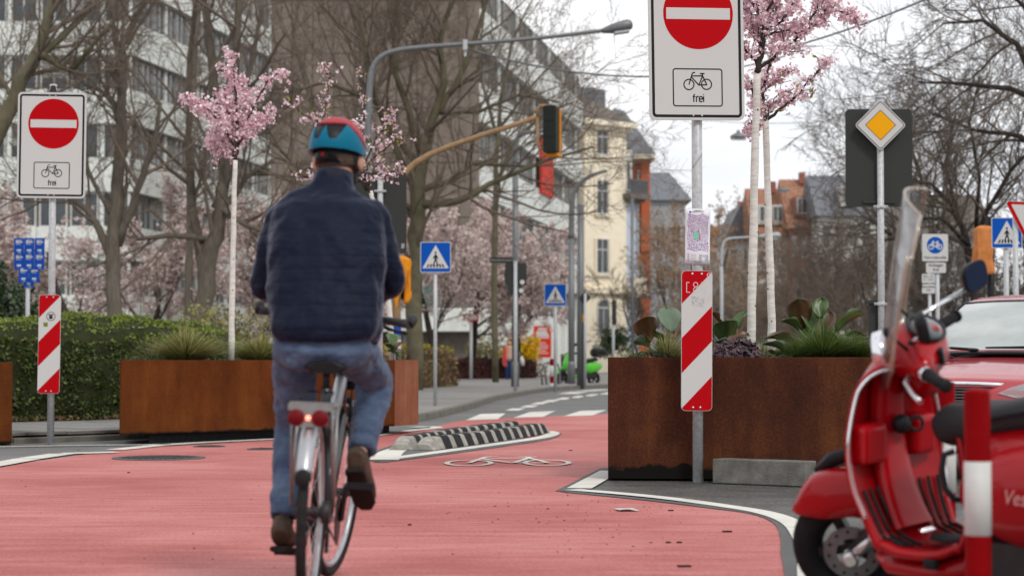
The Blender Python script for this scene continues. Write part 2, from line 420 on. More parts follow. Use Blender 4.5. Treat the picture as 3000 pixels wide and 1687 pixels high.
# ================================================================== GROUND
def flat_poly(name, pts, z, mat):
    mb = MB(); mb.add([Vector((p[0], p[1], z)) for p in pts], [list(range(len(pts)))])
    o = mb.build(name, mat); return tag(o, kind='structure')
def ribbon(mb, pts, wd, z, mi=0, wd2=None):
    pts = [Vector((p[0], p[1], 0)) for p in pts]; n = len(pts)
    vs = []
    for i, p in enumerate(pts):
        d = pts[min(i + 1, n - 1)] - pts[max(i - 1, 0)]; d.normalize()
        q = Vector((-d.y, d.x, 0)); h = (wd if wd2 is None else wd + (wd2 - wd) * i / (n - 1)) / 2
        vs += [Vector((p.x + q.x * h, p.y + q.y * h, z)), Vector((p.x - q.x * h, p.y - q.y * h, z))]
    mb.add(vs, [(2 * i, 2 * i + 1, 2 * i + 3, 2 * i + 2) for i in range(n - 1)])
def smooth_path(pts, k=6):
    pts = [Vector((p[0], p[1], 0)) for p in pts]; out = []
    for i in range(len(pts) - 1):
        p0 = pts[max(i - 1, 0)]; p1 = pts[i]; p2 = pts[i + 1]; p3 = pts[min(i + 2, len(pts) - 1)]
        for j in range(k):
            t = j / k
            out.append(0.5 * ((2 * p1) + (p2 - p0) * t + (2 * p0 - 5 * p1 + 4 * p2 - p3) * t * t + (3 * p1 - p0 - 3 * p2 + p3) * t ** 3))
    out.append(pts[-1]); return out

flat_poly('ground', [(-400, -60), (400, -60), (400, 900), (-400, 900)], 0.0, M_['asphalt'])
red_px = [(-100, 1385), (0, 1370), (110, 1350), (200, 1338), (380, 1314), (600, 1301), (830, 1288), (1080, 1273), (1230, 1262), (1290, 1246), (1345, 1233),
          (1430, 1226), (1560, 1222), (1700, 1216), (1800, 1212), (1990, 1212), (1850, 1345), (1768, 1388), (1662, 1441)]
redl = [G(*q) for q in red_px]
redr = smooth_path([G(1662, 1441), G(1900, 1464), (G(2090, 1486)), G(2215, 1502), G(2272, 1530), G(2296, 1575), G(2300, 1640), Vector((1.06, 7.2, 0)), Vector((1.02, 5.0, 0))], 5)
flat_poly('cycle_road', [Vector((-5.2, 9, 0))] + redl + redr[1:] + [Vector((1.0, -6, 0)), Vector((-6, -6, 0))], 0.004, M_['red_road'])
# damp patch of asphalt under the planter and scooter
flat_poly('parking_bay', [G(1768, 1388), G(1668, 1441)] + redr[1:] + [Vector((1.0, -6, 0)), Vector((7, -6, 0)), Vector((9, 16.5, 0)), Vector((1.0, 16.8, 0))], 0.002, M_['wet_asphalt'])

seam = MB()
ribbon(seam, [G(1790, 1374), G(1664, 1441)], 0.17, 0.008)
ribbon(seam, smooth_path([G(1658, 1442), G(1900, 1466), G(2090, 1489), G(2220, 1507), G(2290, 1535), G(2312, 1580), G(2318, 1640), Vector((1.08, 7.2, 0)), Vector((1.05, 4.0, 0))], 5), 0.10, 0.0085, wd2=0.075)
ribbon(seam, smooth_path([G(1108, 1352), G(1118, 1330), G(1180, 1306)], 4), 0.22, 0.0088)
ribbon(seam, smooth_path([G(1108, 1356), G(1300, 1331), G(1500, 1303), G(1600, 1287), G(1632, 1271)], 4), 0.12, 0.0089)
o = seam.build('road_seam', M_['seam']); tag(o, kind='structure')

mk = MB()
Z = 0.012
ribbon(mk, [G(1790, 1382), G(1697, 1434)], 0.17, Z)
ribbon(mk, smooth_path([G(1676, 1438), G(1800, 1448), G(1950, 1463), G(2100, 1483), G(2235, 1505), G(2318, 1535), G(2358, 1585), G(2372, 1640), Vector((1.145, 7.3, 0)), Vector((1.12, 4.0, 0))], 5), 0.145, Z + .0006, wd2=0.10)
for a, b in (((-60, 1372), (80, 1347)), ((84, 1346), (180, 1332)), ((183, 1331), (340, 1327))): ribbon(mk, [G(*a), G(*b)], 0.24, Z)
ribbon(mk, [G(335, 1320), G(470, 1306), G(600, 1298), G(830, 1287), G(1080, 1271)], 0.20, Z)
ribbon(mk, [G(-60, 1312), G(207, 1307), G(500, 1304)], 0.10, Z)
ribbon(mk, smooth_path([G(1060, 1284), G(1180, 1266), G(1255, 1258), G(1280, 1255), G(1262, 1251), G(1210, 1254)], 5), 0.16, Z + .0008)
# pointed outline round the rubber separators
ribbon(mk, smooth_path([G(1118, 1350), G(1150, 1325), G(1196, 1308)], 4), 0.30, Z, wd2=0.16)
ribbon(mk, smooth_path([G(1118, 1350), G(1300, 1325), G(1500, 1297), G(1590, 1283), G(1618, 1273), G(1606, 1266), G(1570, 1265)], 6), 0.17, Z + .0012)
o = mk.build('road_marking', M_['road_paint']); tag(o, kind='structure')
flat_poly('island_surface', [G(1128, 1348), G(1165, 1322), G(1300, 1290), G(1540, 1266), G(1600, 1270), G(1500, 1294), G(1300, 1321)], 0.0105, M_['seam'])
def bike_symbol():
    """bicycle pictogram, 1 unit wide, as strokes (x, z) around its centre; front to the left"""
    c = lambda x, y: ((x - 556) / 313, (852 - y) / 313)
    st = []
    for cx, cy in ((458, 889), (655, 885)):
        st.append([c(cx + 56 * cos(2 * pi * i / 28), cy + 56 * sin(2 * pi * i / 28)) for i in range(29)])
    st.append([c(530, 757), c(510, 758), c(497, 768), c(490, 788), c(458, 890)])
    st.append([c(490, 795), c(612, 793)]); st.append([c(486, 806), c(568, 893)]); st.append([c(612, 793), c(570, 893)])
    st.append([c(582, 768), c(634, 768)]); st.append([c(607, 768), c(613, 795), c(658, 890)]); st.append([c(566, 893), c(660, 890)])
    return st
bm = MB()
c0, c1 = G(1487, 1368), G(1487, 1340)
wid = 1.04; hz = 198 / 313
for k, st in enumerate(bike_symbol()):
    pts = [(c0.x + x * wid, c0.y + (z + hz / 2) / hz * (c1.y - c0.y)) for x, z in st]
    ribbon(bm, pts, 0.048, Z + 0.0004 * k)
tag(bm.build('bicycle_marking', M_['road_paint']), kind='structure')

# zebra bars and dashed edge line of the side road
zb = MB()
for q in ([(1364, 1230), (1458, 1227), (1482, 1210), (1408, 1212)], [(1504, 1223), (1592, 1220), (1628, 1203), (1552, 1206)], [(1652, 1218), (1736, 1216), (1778, 1200), (1700, 1203)],
          [(1800, 1214), (1880, 1212), (1930, 1197), (1850, 1199)]):
    zb.add([G(a, b, 0.006) for a, b in q], [(0, 1, 2, 3)])
dash = [(1500, 1203), (1540, 1194), (1570, 1185), (1602, 1178), (1640, 1171), (1680, 1166), (1720, 1161), (1765, 1156)]
for i, (a, b) in enumerate(dash):
    p = G(a, b); q = G(a + 20 + i, b - 6.5)
    ribbon(zb, [p, q], 0.24, 0.006)
for a, b, c, d in ((1660, 1154, 1700, 1148), (1705, 1146, 1780, 1141)): ribbon(zb, [G(a, b), G(c, d)], 0.5, 0.006)
tag(zb.build('zebra_crossing', M_['road_paint']), kind='structure')

# pavement behind the kerb
kerb_px = [(-900, 1330), (-300, 1309), (40, 1300), (420, 1286), (700, 1272), (1000, 1255), (1200, 1240), (1256, 1230), (1291, 1222), (1335, 1211), (1377, 1199), (1455, 1173), (1554, 1154), (1622, 1144), (1800, 1134), (2100, 1128)]
kl = [G(*q) for q in kerb_px]
KZ = 0.10
pav = MB()
inner = []
for i, p in enumerate(kl):
    d = kl[min(i + 1, len(kl) - 1)] - kl[max(i - 1, 0)]; d.normalize()
    inner.append(p + Vector((-d.y, d.x, 0)) * 0.12)
back = [Vector((40, 110, 0)), Vector((-60, 110, 0)), Vector((-60, 20, 0))]
pts = inner + back
pav.add([Vector((p.x, p.y, KZ)) for p in pts], [list(range(len(pts)))])
pv = pav.build('pavement', M_['pavement']); tag(pv, kind='structure')
rk = random.Random(3)
for i in range(1, len(kl) - 1):
    seg = kl[i + 1] - kl[i]; Ls = seg.length
    n = max(1, int(Ls / 1.0)); 
    if kl[i].y > 60: n = max(1, int(Ls / 4.0))
    d = seg.normalized(); a = math.atan2(d.y, d.x)
    drop = 0.045 if 40 <= kerb_px[i][0] < 420 else 0.0
    for j in range(n):
        p = kl[i] + seg * ((j + 0.5) / n)
        b = MB(); b.box((0, 0, 0), (Ls / n - 0.012, 0.12, 0.16))
        q = Vector((-d.y, d.x, 0)) * 0.06
        b.build('kerb_stone', M_['kerb'], pv, T(p.x + q.x, p.y + q.y, KZ - 0.08 + 0.004 - drop + rk.uniform(-.004, .004)) @ RZ(a), bevel=0.012)
# slabs near the left sign post: joints by real slabs
rs = random.Random(9); me = None
kd = (kl[3] - kl[2]).normalized(); kn = Vector((-kd.y, kd.x, 0)); ka = math.atan2(kd.y, kd.x)
for i in range(-6, 10):
    for j in range(6):
        p = kl[2] + kd * (i * 0.50) + kn * (0.12 + 0.25 + j * 0.50)
        if 1500 + FPX * p.x / p.y > 420: continue
        if me is None:
            b = MB(); b.box((0, 0, 0), (0.49, 0.49, 0.03)); me = b.mesh('paving_slab', M_['pavement'])
        inst('paving_slab', me, pv, T(p.x, p.y, KZ - 0.006 + rs.uniform(-.003, .003)) @ RZ(ka))

# drain covers
def manhole(p, r, label):
    t = thing('manhole_cover', label, 'manhole cover', (p.x, p.y, 0))
    a = MB(); a.lathe([(r, 0.003), (r, 0.0125), (r * 0.86, 0.0125), (r * 0.86, 0.003)], 40, smooth=False, cap=False); a.build('frame_ring', M_['seam'], t)
    b = MB(); b.lathe([(r * 0.85, 0.003), (r * 0.85, 0.011), (0.001, 0.011)], 40, smooth=False)
    for i in range(-5, 6):
        for j in range(-5, 6):
            x, y = i * r * 0.14, j * r * 0.14
            if x * x + y * y < (r * 0.76) ** 2: b.box((x, y, 0.013), (r * 0.07, r * 0.07, 0.006))
    b.build('lid', M_['iron'], t)
manhole(G(465, 1343), 0.41, 'large round iron manhole cover in the red road near the left sign post')
manhole(G(613, 1309), 0.16, 'small round iron cover in the red road in front of the left planter')
manhole(G(775, 1317), 0.17, 'small iron cover in the red road right beside the cyclist')

# litter and grit on the red road
sl = MB()
sl.grid(lambda u, v: ((u - .5) * .12, (v - .5) * .15, 0.004 + 0.006 * sin(u * 5) * (1 - v) + 0.004), 6, 6)
p = G(1835, 1497); o = sl.build('paper_scrap', M_['sign_white'], None, T(p.x, p.y, 0.006) @ RZ(0.2), solid=0.0006); tag(o, 'small white paper scrap lying on the red road', 'litter')
grit = MB(); rg = random.Random(11)
for k in range(230):
    px, py = rg.uniform(40, 2300), 1300 + 380 * rg.random() ** 1.2
    if px > 1700 and py < 1500: continue
    if rg.random() < 0.6: px = rg.gauss(1750, 260); py = rg.gauss(1500, 60)
    if px > 2260 or (px > 1650 and py < 1440 + (px - 1660) * 0.11): continue
    p = G(px, py); s_ = rg.uniform(.0015, .0048) * (1.6 if rg.random() < .1 else 1)
    grit.box((p.x, p.y, 0.0045 + s_ * .3), (s_ * rg.uniform(1, 2.2), s_ * rg.uniform(1, 2.5), s_ * .6), 0, RZ(rg.uniform(0, 3)))
for px, py, l_, w_ in ((2005, 1662, .055, .03), (2130, 1560, .045, .03), (1958, 1592, .02, .02), (1990, 1592, .022, .02), (1965, 1498, .03, .015), (377, 1386, .022, .02), (1672, 1321, .03, .03), (1200, 1540, .02, .01)):
    p = G(px, py); grit.box((p.x, p.y, .008), (l_, w_, .006), 0, RZ(.2))
tag(grit.build('grit', pm('grit', (0.03, 0.022, 0.018), 0.9, var=.3)), 'dark grit and leaf crumbs scattered on the red road', kind='stuff')
# grass and leaf litter at the hedge foot

# ================================================================== BUILDINGS
M_['panel_white'] = pm('white facade panel', (0.72, 0.74, 0.70), 0.55, var=0.12, vscale=1.6, bump=1.0, bscale=1.2)
M_['frame_white'] = pm('white window frame', (0.62, 0.62, 0.60), 0.5)
M_['frame_grey'] = pm('grey window frame', (0.30, 0.30, 0.29), 0.5)
M_['core_brown'] = pm('brown wall behind the bands', (0.17, 0.145, 0.125), 0.8, var=0.2, vscale=3)
M_['clad_brown'] = pm('brown grey cladding', (0.20, 0.165, 0.14), 0.75, var=0.14, vscale=0.9, stretch=(4, 4, .5))
M_['glass_dark'] = pm('window glass', (0.05, 0.06, 0.065), 0.08, var=0.5, vscale=0.7, spec=0.7)
M_['glass_green'] = pm('greenish glass', (0.10, 0.16, 0.15), 0.10, var=0.3, vscale=1.0, spec=0.7)
M_['blind'] = pm('window blind', (0.33, 0.32, 0.30), 0.7, var=0.1, vscale=4)
M_['dark_recess'] = pm('dark entrance recess', (0.018, 0.017, 0.016), 0.7)
M_['yellow_wall'] = pm('pale yellow render', (0.92, 0.82, 0.64), 0.85, var=0.06, vscale=2, bump=0.2, bscale=30)
M_['cream_trim'] = pm('cream stucco trim', (0.85, 0.76, 0.60), 0.8, var=0.05, vscale=3)
M_['blue_wall'] = pm('pale blue render', (0.52, 0.57, 0.66), 0.85, var=0.05, vscale=2)
M_['orange_wall'] = pm('orange red render', (0.50, 0.135, 0.06), 0.85, var=0.1, vscale=2)
M_['slate'] = pm('slate roof', (0.17, 0.18, 0.20), 0.6, var=0.2, vscale=5, stretch=(1, 1, 4))
M_['slate_brown'] = pm('mossy slate roof', (0.16, 0.14, 0.12), 0.7, var=0.25, vscale=4)
M_['tile_red'] = pm('clay tile roof', (0.26, 0.12, 0.075), 0.8, col2=(0.38, 0.20, 0.13), vscale=3)
M_['brick_red'] = pm('red brown brick wall', (0.29, 0.115, 0.09), 0.85, var=0.15, vscale=5)
M_['render_white'] = pm('off white render', (0.60, 0.59, 0.56), 0.85, var=0.12, vscale=1.5)
M_['render_grey'] = pm('grey render', (0.36, 0.37, 0.38), 0.85, var=0.1, vscale=1.5)
M_['wood_dark'] = pm('dark timber', (0.06, 0.045, 0.035), 0.8)
M_['banner_red'] = pm('red banner', (0.62, 0.035, 0.015), 0.6, var=0.05)

def wallM(p0, p1, z=0.0):
    d = Vector((p1[0] - p0[0], p1[1] - p0[1], 0)); Ln_ = d.length; d.normalize()
    y = Vector((-d.y, d.x, 0))
    M = Matrix(((d.x, y.x, 0, p0[0]), (d.y, y.y, 0, p0[1]), (0, 0, 1, z), (0, 0, 0, 1)))
    return M, Ln_
_wcache = {}
def window_meshes(w, h, kind, fm, gm, mull=1, trans=0, blind=0.0):
    key = (round(w, 2), round(h, 2), kind, fm, gm, mull, trans, blind)
    if key in _wcache: return _wcache[key]
    t = 0.07 if kind != 'arch' else 0.08
    f = MB(); d = 0.10
    if kind == 'arch':
        hb = h - w / 2
        f.box((-w / 2 + t / 2, 0, hb / 2), (t, d, hb)); f.box((w / 2 - t / 2, 0, hb / 2), (t, d, hb)); f.box((0, 0, t / 2), (w - 2 * t, d, t))
        f.box((0, 0, hb), (w - 2 * t, d * .8, t)); f.box((0, 0, hb / 2), (t * .7, d * .7, hb - t * 1.6))
        n = 12
        for i in range(n):
            a0, a1 = pi * i / n, pi * (i + 1) / n
            q = [(w / 2 * cos(a0), hb + w / 2 * sin(a0)), (w / 2 * cos(a1), hb + w / 2 * sin(a1)), ((w / 2 - t) * cos(a1), hb + (w / 2 - t) * sin(a1)), ((w / 2 - t) * cos(a0), hb + (w / 2 - t) * sin(a0))]
            f.prism(q, -d / 2, d / 2, 0, Matrix.Rotation(pi / 2, 4, 'X'))
        p = MB(); poly = [(-w / 2 + .01, .01), (w / 2 - .01, .01)] + [((w / 2 - .01) * cos(pi * i / 12), hb + (w / 2 - .01) * sin(pi * i / 12)) for i in range(13)]
        p.prism(poly, -.012, .012, 0, T(0, .03, 0) @ Matrix.Rotation(pi / 2, 4, 'X'))
    else:
        f.box((-w / 2 + t / 2, 0, h / 2), (t, d, h)); f.box((w / 2 - t / 2, 0, h / 2), (t, d, h))
        f.box((0, 0, t / 2), (w - 2 * t, d, t)); f.box((0, 0, h - t / 2), (w - 2 * t, d, t))
        for i in range(mull):
            x = -w / 2 + w * (i + 1) / (mull + 1); f.box((x, 0.002, h / 2), (t * .8, d * .8, h - 2 * t))
        if trans: f.box((0, -0.004, h * trans), (w - 2 * t, d * .7, t))
        p = MB(); p.box((0, 0.03, h / 2), (w - .02, .024, h - .02))
    fr = f.mesh('window', M_[fm]); pa = p.mesh('pane', M_[gm]); bl = None
    if blind:
        b = MB(); n = 7
        for i in range(n): b.box((0, 0.008, h - t - (i + .5) * h * blind / n), (w - 2.2 * t, .012, h * blind / n * .8))
        bl = b.mesh('blind', M_['blind'])
    _wcache[key] = (fr, pa, bl); return _wcache[key]
def add_window(root, M, w, h, kind='rect', fm='frame_white', gm='glass_dark', mull=1, trans=0, blind=0.0):
    fr, pa, bl = window_meshes(w, h, kind, fm, gm, mull, trans, blind)
    o = inst('window', fr, root, M); inst('pane', pa, o)
    if bl: inst('blind', bl, o)
    return o
rb = random.Random(21)
def banded_wall(root, p0, p1, bands, bay, fm='frame_white', gm='glass_dark', zmin=0, core='core_brown', top=None, pier_end=False):
    """office wall: bands = [(z of sill, window height)], white spandrel panels between"""
    M, Ln_ = wallM(p0, p1)
    n = max(1, round(Ln_ / bay)); bw = Ln_ / n
    ztop = top if top else bands[-1][0] + bands[-1][1]
    c = MB(); c.box((Ln_ / 2, 2.24, ztop / 2), (Ln_, 4, ztop)); c.build('wall', M_[core], root, M)
    prev = zmin; spm = None
    for k, (zs, h) in enumerate(bands):
        if zs - prev > 0.2:
            b = MB(); hh = zs - prev
            for i in range(n):
                spm_ = MB(); spm_.box((0, 0, hh / 2), (bw - 0.03, 0.34, hh - .02))
                if i == 0: me_ = spm_.mesh('spandrel_panel', M_['panel_white'])
                inst('spandrel_panel', me_, root, M @ T(bw * (i + .5), 0.05, prev + .01))
        for i in range(n):
            add_window(root, M @ T(bw * (i + .5), 0.18, zs), bw - 0.16, h, 'rect', fm, gm, 1, 0, 0.0 if (i * 7 + k * 3) % 5 else 0.6)
            if i % 3 == 0:
                b = MB(); b.box((0, 0, h / 2), (0.22, 0.10, h - .01)); b.build('pier', M_['panel_white'], root, M @ T(bw * i + .11, 0.10, zs))
        prev = zs + h
    if pier_end:
        b = MB(); b.box((0, 0, ztop / 2), (0.5, 0.6, ztop)); b.build('end_pier', M_['panel_white'], root, M @ T(Ln_ + .25, 0.05, 0))

def X_at(px, Y): return (px - 1500) * Y / FPX
# --- white office wing on the left
off = thing('office_building', 'white banded office wing with dark window strips behind the bare trees on the left', 'building', (X_at(380, 100), 100, 0))
lo = Vector((X_at(380, 100), 100))
A = (X_at(-260, 100) - lo.x, 0); B = (0, 0); C = (4.15, 23.9)
bl = [(0.6 + 3.45 * k, 1.75) for k in range(7)]
banded_wall(off, A, B, bl, 1.55, top=24)
banded_wall(off, B, C, bl, 1.7, fm='frame_grey', top=24, pier_end=True)
b = MB(); b.prism([(A[0] - .1, .1), (.1, .1), (C[0] + .1, C[1]), (A[0] - .1, C[1])], 24.02, 24.4); b.build('roof', M_['slate'], off)
b = MB(); b.prism([(A[0], 4.3), (-3.5, 4.3), (-.6, C[1] - .3), (A[0], C[1] - .3)], 0, 24); b.build('rear_wall', M_['panel_white'], off)
# --- brown clad tower with its long receding wing
tw = thing('office_tower', 'brown clad office block with white banded wing behind the cyclist', 'building', (X_at(790, 90), 90, 0))
lo = Vector((X_at(790, 90), 90)); W_ = X_at(1405, 90) - lo.x
P0, P1, P2 = (0, 0), (W_, 0), (X_at(1703, 123.5) - lo.x, 33.5)
c = MB(); c.box((W_ / 2, 6, 11.0), (W_, 11.7, 12.4)); c.build('wall', M_['core_brown'], tw)
pmsh = None; nc, nr = 10, 5
cp = MB(); cp.box((0, 0, 0), (W_ / nc - .035, .12, 12.4 / nr - .035)); pmsh = cp.mesh('cladding_panel', M_['clad_brown'])
for i in range(nc):
    for j in range(nr): inst('cladding_panel', pmsh, tw, T(W_ * (i + .5) / nc, .06, 4.8 + 12.4 * (j + .5) / nr))
b = MB(); b.box((W_ / 2, 5.9, 17.35), (W_ + .1, 12, .3)); b.build('roof', M_['slate'], tw)
b = MB()
for i in range(7): b.box((1.5 + i * 1.05, .6, 17.85), (.75, .15, .65))
for i in range(7): b.box((1.5 + i * 1.05, .75, 17.55), (.06, .1, .3))
b.build('roof_letters', M_['banner_red'], tw)
# ground floor of the tower: glass strip, white fascia, dark entrance
for i in range(6): add_window(tw, T(W_ * .04 + (i + .5) * W_ * .92 / 6, .35, 3.2), W_ * .92 / 6 - .1, 1.55, 'rect', 'frame_grey', 'glass_green', 1)
b = MB(); b.box((W_ / 2, 6.2, 3.2), (W_ - .1, 11, 3.1)); b.build('inner_wall', M_['core_brown'], tw)
for i in range(5):
    b = MB(); b.box((W_ * (i + .5) / 5, -.35, 2.62), (W_ / 5 - .03, .7, 1.05)); b.build('fascia_panel', M_['panel_white'], tw, bevel=.04)
b = MB(); b.box((W_ / 2, 2.5, 1.05), (W_, .3, 2.05)); b.build('entrance', M_['dark_recess'], tw)
for i, x in enumerate((.3, .52, .66, .78, .9)):
    b = MB(); b.box((W_ * x, .4, 1.05), (.25 if i % 2 else .5, .25, 2.1)); b.build('column', M_['render_grey'], tw)
br = [(3.4 * k + 3.15, 1.65) for k in range(5)]
br[-1] = (16.75, 1.62)
banded_wall(tw, P1, P2, br, 1.75, fm='frame_grey', top=18.4, zmin=0)
M, Ln_ = wallM(P1, P2)
for i in range(12):
    b = MB(); b.box((0, 0, 1.5), (.12, .12, 3.0)); b.build('wall_rib', M_['panel_white'], tw, M @ T(1 + i * Ln_ / 12, -.18, 0))
b = MB(); b.box((0, 0, 0), (4.2, .12, 3.1)); b.build('banner', M_['banner_red'], tw, M @ T(18.6, -.22, 11.3))
tag(tw.children[-1], 'red vertical banner high on the wing')

# --- yellow corner house
Y0 = 126
yh = thing('yellow_house', 'pale yellow old corner house with grey hipped roof and white windows', 'house', (X_at(1712, Y0), Y0, 0))
d = Vector((.75, .66, 0)).normalized()
E0 = Vector((0, 0, 0)); E1 = d * 3.75
M, Ln_ = wallM(E0, E1)
b = MB(); b.box((Ln_ / 2, 4, 8), (Ln_, 8, 16)); b.build('wall', M_['yellow_wall'], yh, M)
b = MB(); b.box((Ln_ / 2, 3.8, 15.9), (Ln_ + 1.0, 8.8, .32)); b.box((Ln_ / 2, 3.9, 15.6), (Ln_ + .5, 8.4, .28)); b.build('eave', M_['cream_trim'], yh, M)
b = MB(); e = [(-.5, -.6), (Ln_ + .5, -.6), (Ln_ + .5, 8.2), (-.5, 8.2)]
vs = [Vector((x, y, 16.06)) for x, y in e] + [Vector((Ln_ / 2, 2.2, 18.0)), Vector((Ln_ / 2, 6, 18.0))]
b.add(vs, [(0, 1, 4), (1, 2, 5, 4), (2, 3, 5), (3, 0, 4, 5), (3, 2, 1, 0)]); b.build('roof', M_['slate_brown'], yh, M)
b = MB(); vs = [Vector((x, y, z)) for z, k in ((16.5, 1), (18.6, .8)) for x, y in ((.7, 2.6), (4.4, 2.6), (4.4, 7.6), (.7, 7.6))]
b.add(vs, [(0, 1, 5, 4), (1, 2, 6, 5), (2, 3, 7, 6), (3, 0, 4, 7), (4, 5, 6, 7)]); b.build('upper_roof', M_['slate'], yh, M)
for z, h in ((13.9, 1.7), (10.1, 2.2), (6.3, 2.25)):
    for x in (1.55,):
        add_window(yh, M @ T(x, -.02, z), 1.05, h, 'rect', 'frame_white', 'glass_dark', 1, .68)
        s_ = MB(); s_.box((0, -.1, -.09), (1.4, .22, .14)); s_.box((-.62, -.06, h / 2), (.16, .1, h)); s_.box((.62, -.06, h / 2), (.16, .1, h)); s_.build('window_surround', M_['cream_trim'], yh, M @ T(x, 0, z))
add_window(yh, M @ T(1.65, -.02, 2.4), 1.15, 2.3, 'arch', 'frame_white', 'glass_dark')
b = MB(); b.box((Ln_ / 2, -.12, 5.15), (Ln_ + .3, .4, .22)); b.box((Ln_ / 2, -.08, 5.35), (Ln_ + .2, .3, .16)); b.build('cornice', M_['cream_trim'], yh, M)
# --- pale blue house with balcony
bh = thing('blue_house', 'pale blue house front with dark railed balcony between yellow and orange houses', 'house', (X_at(1834, 128.6), 128.6, 0))
M, Ln_ = wallM((0, 0), d * 1.08)
b = MB(); b.box((Ln_ / 2, 3, 5.6), (Ln_ + .1, 6, 11.2)); b.build('wall', M_['blue_wall'], bh, M)
b = MB(); b.box((Ln_ / 2, -.25, 11.35), (Ln_ + .8, 1.1, .34)); b.box((Ln_ / 2, -.15, 11.1), (Ln_ + .4, .7, .2)); b.build('balcony_slab', M_['slate_brown'], bh, M)
b = MB()
for i in range(14): b.box((-.25 + i * (Ln_ + .5) / 13, -.7, 11.95), (.05, .04, .9))
b.box((Ln_ / 2, -.7, 12.4), (Ln_ + .6, .07, .07)); b.box((Ln_ / 2, -.66, 11.95), (Ln_ + .5, .02, .86)); b.build('balcony_railing', M_['galv_dark'], bh, M)
b = MB(); b.box((Ln_ / 2, 3, 13.0), (Ln_, 5, 3.0)); b.build('attic_wall', M_['render_white'], bh, M)
add_window(bh, M @ T(.5, .42, 11.8), .7, 1.9, 'rect', 'frame_white', 'glass_dark', 1)
b = MB(); b.box((Ln_ / 2, -.2, 5.0), (Ln_ + .6, 1.0, .3)); b.box((Ln_ / 2, -.6, 5.6), (Ln_ + .5, .1, 1.0)); b.build('lower_balcony', M_['cream_trim'], bh, M)
b = MB(); b.box((0, 0, 6), (.10, .10, 12)); b.build('drain_pipe', M_['galv'], bh, M @ T(Ln_ - .1, -.12, 0))
# --- orange red house with steep slate roof
oh = thing('orange_house', 'narrow orange red house with steep grey slate roof behind the blue house', 'house', (X_at(1868, 131), 131, 0))
wx = X_at(1905, 131) - X_at(1868, 131)
b = MB(); b.box((wx / 2, 3, 7), (wx, 6, 14.0)); b.build('wall', M_['orange_wall'], oh)
b = MB(); b.box((wx * .62, -.15, 10.9), (wx * .74, .3, 6.0)); b.build('bay', M_['orange_wall'], oh, bevel=.05)
for z in (5.4, 8.4, 11.6): add_window(oh, T(wx * .24, -.02, z), .34, 1.7, 'rect', 'frame_white', 'glass_dark', 0, .6)
b = MB(); b.box((wx * .5 - .35, 2.6, 14.1), (wx + 1.2, 7.2, .25)); b.build('eave', M_['cream_trim'], oh)
b = MB(); vs = [Vector(q) for q in ((-1.6, -.9, 14.22), (wx + .35, -.9, 14.22), (wx + .35, 6, 14.22), (-1.6, 6, 14.22), (-1.45, 1.5, 17.6), (-.8, 3.8, 17.6), (-1.5, 3.8, 17.6), (-.75, 1.5, 17.4))]
b.add(vs, [(0, 1, 7, 4), (1, 2, 5, 7), (2, 3, 6, 5), (3, 0, 4, 6), (4, 7, 5, 6), (3, 2, 1, 0)]); b.build('roof', M_['slate'], oh)
# --- grey house further on
gh = thing('grey_house', 'grey white house with dark roof half hidden by trees past the orange house', 'house', (X_at(1908, 150), 150, 0))
b = MB(); b.box((1.3, 4, 6.4), (2.6, 8, 12.8)); b.build('wall', M_['render_grey'], gh)
b = MB(); vs = [Vector(q) for q in ((-.2, -.4, 12.8), (3.1, -.4, 12.8), (3.1, 8, 12.8), (-.2, 8, 12.8), (.1, 3, 15.2), (1.6, 3, 15.2))]
b.add(vs, [(0, 1, 5, 4), (1, 2, 5), (2, 3, 4, 5), (3, 0, 4), (3, 2, 1, 0)]); b.build('roof', M_['slate'], gh)
for z in (3, 6, 9.3): 
    for x in (.7, 1.9): add_window(gh, T(x, -.02, z), .8, 1.6)
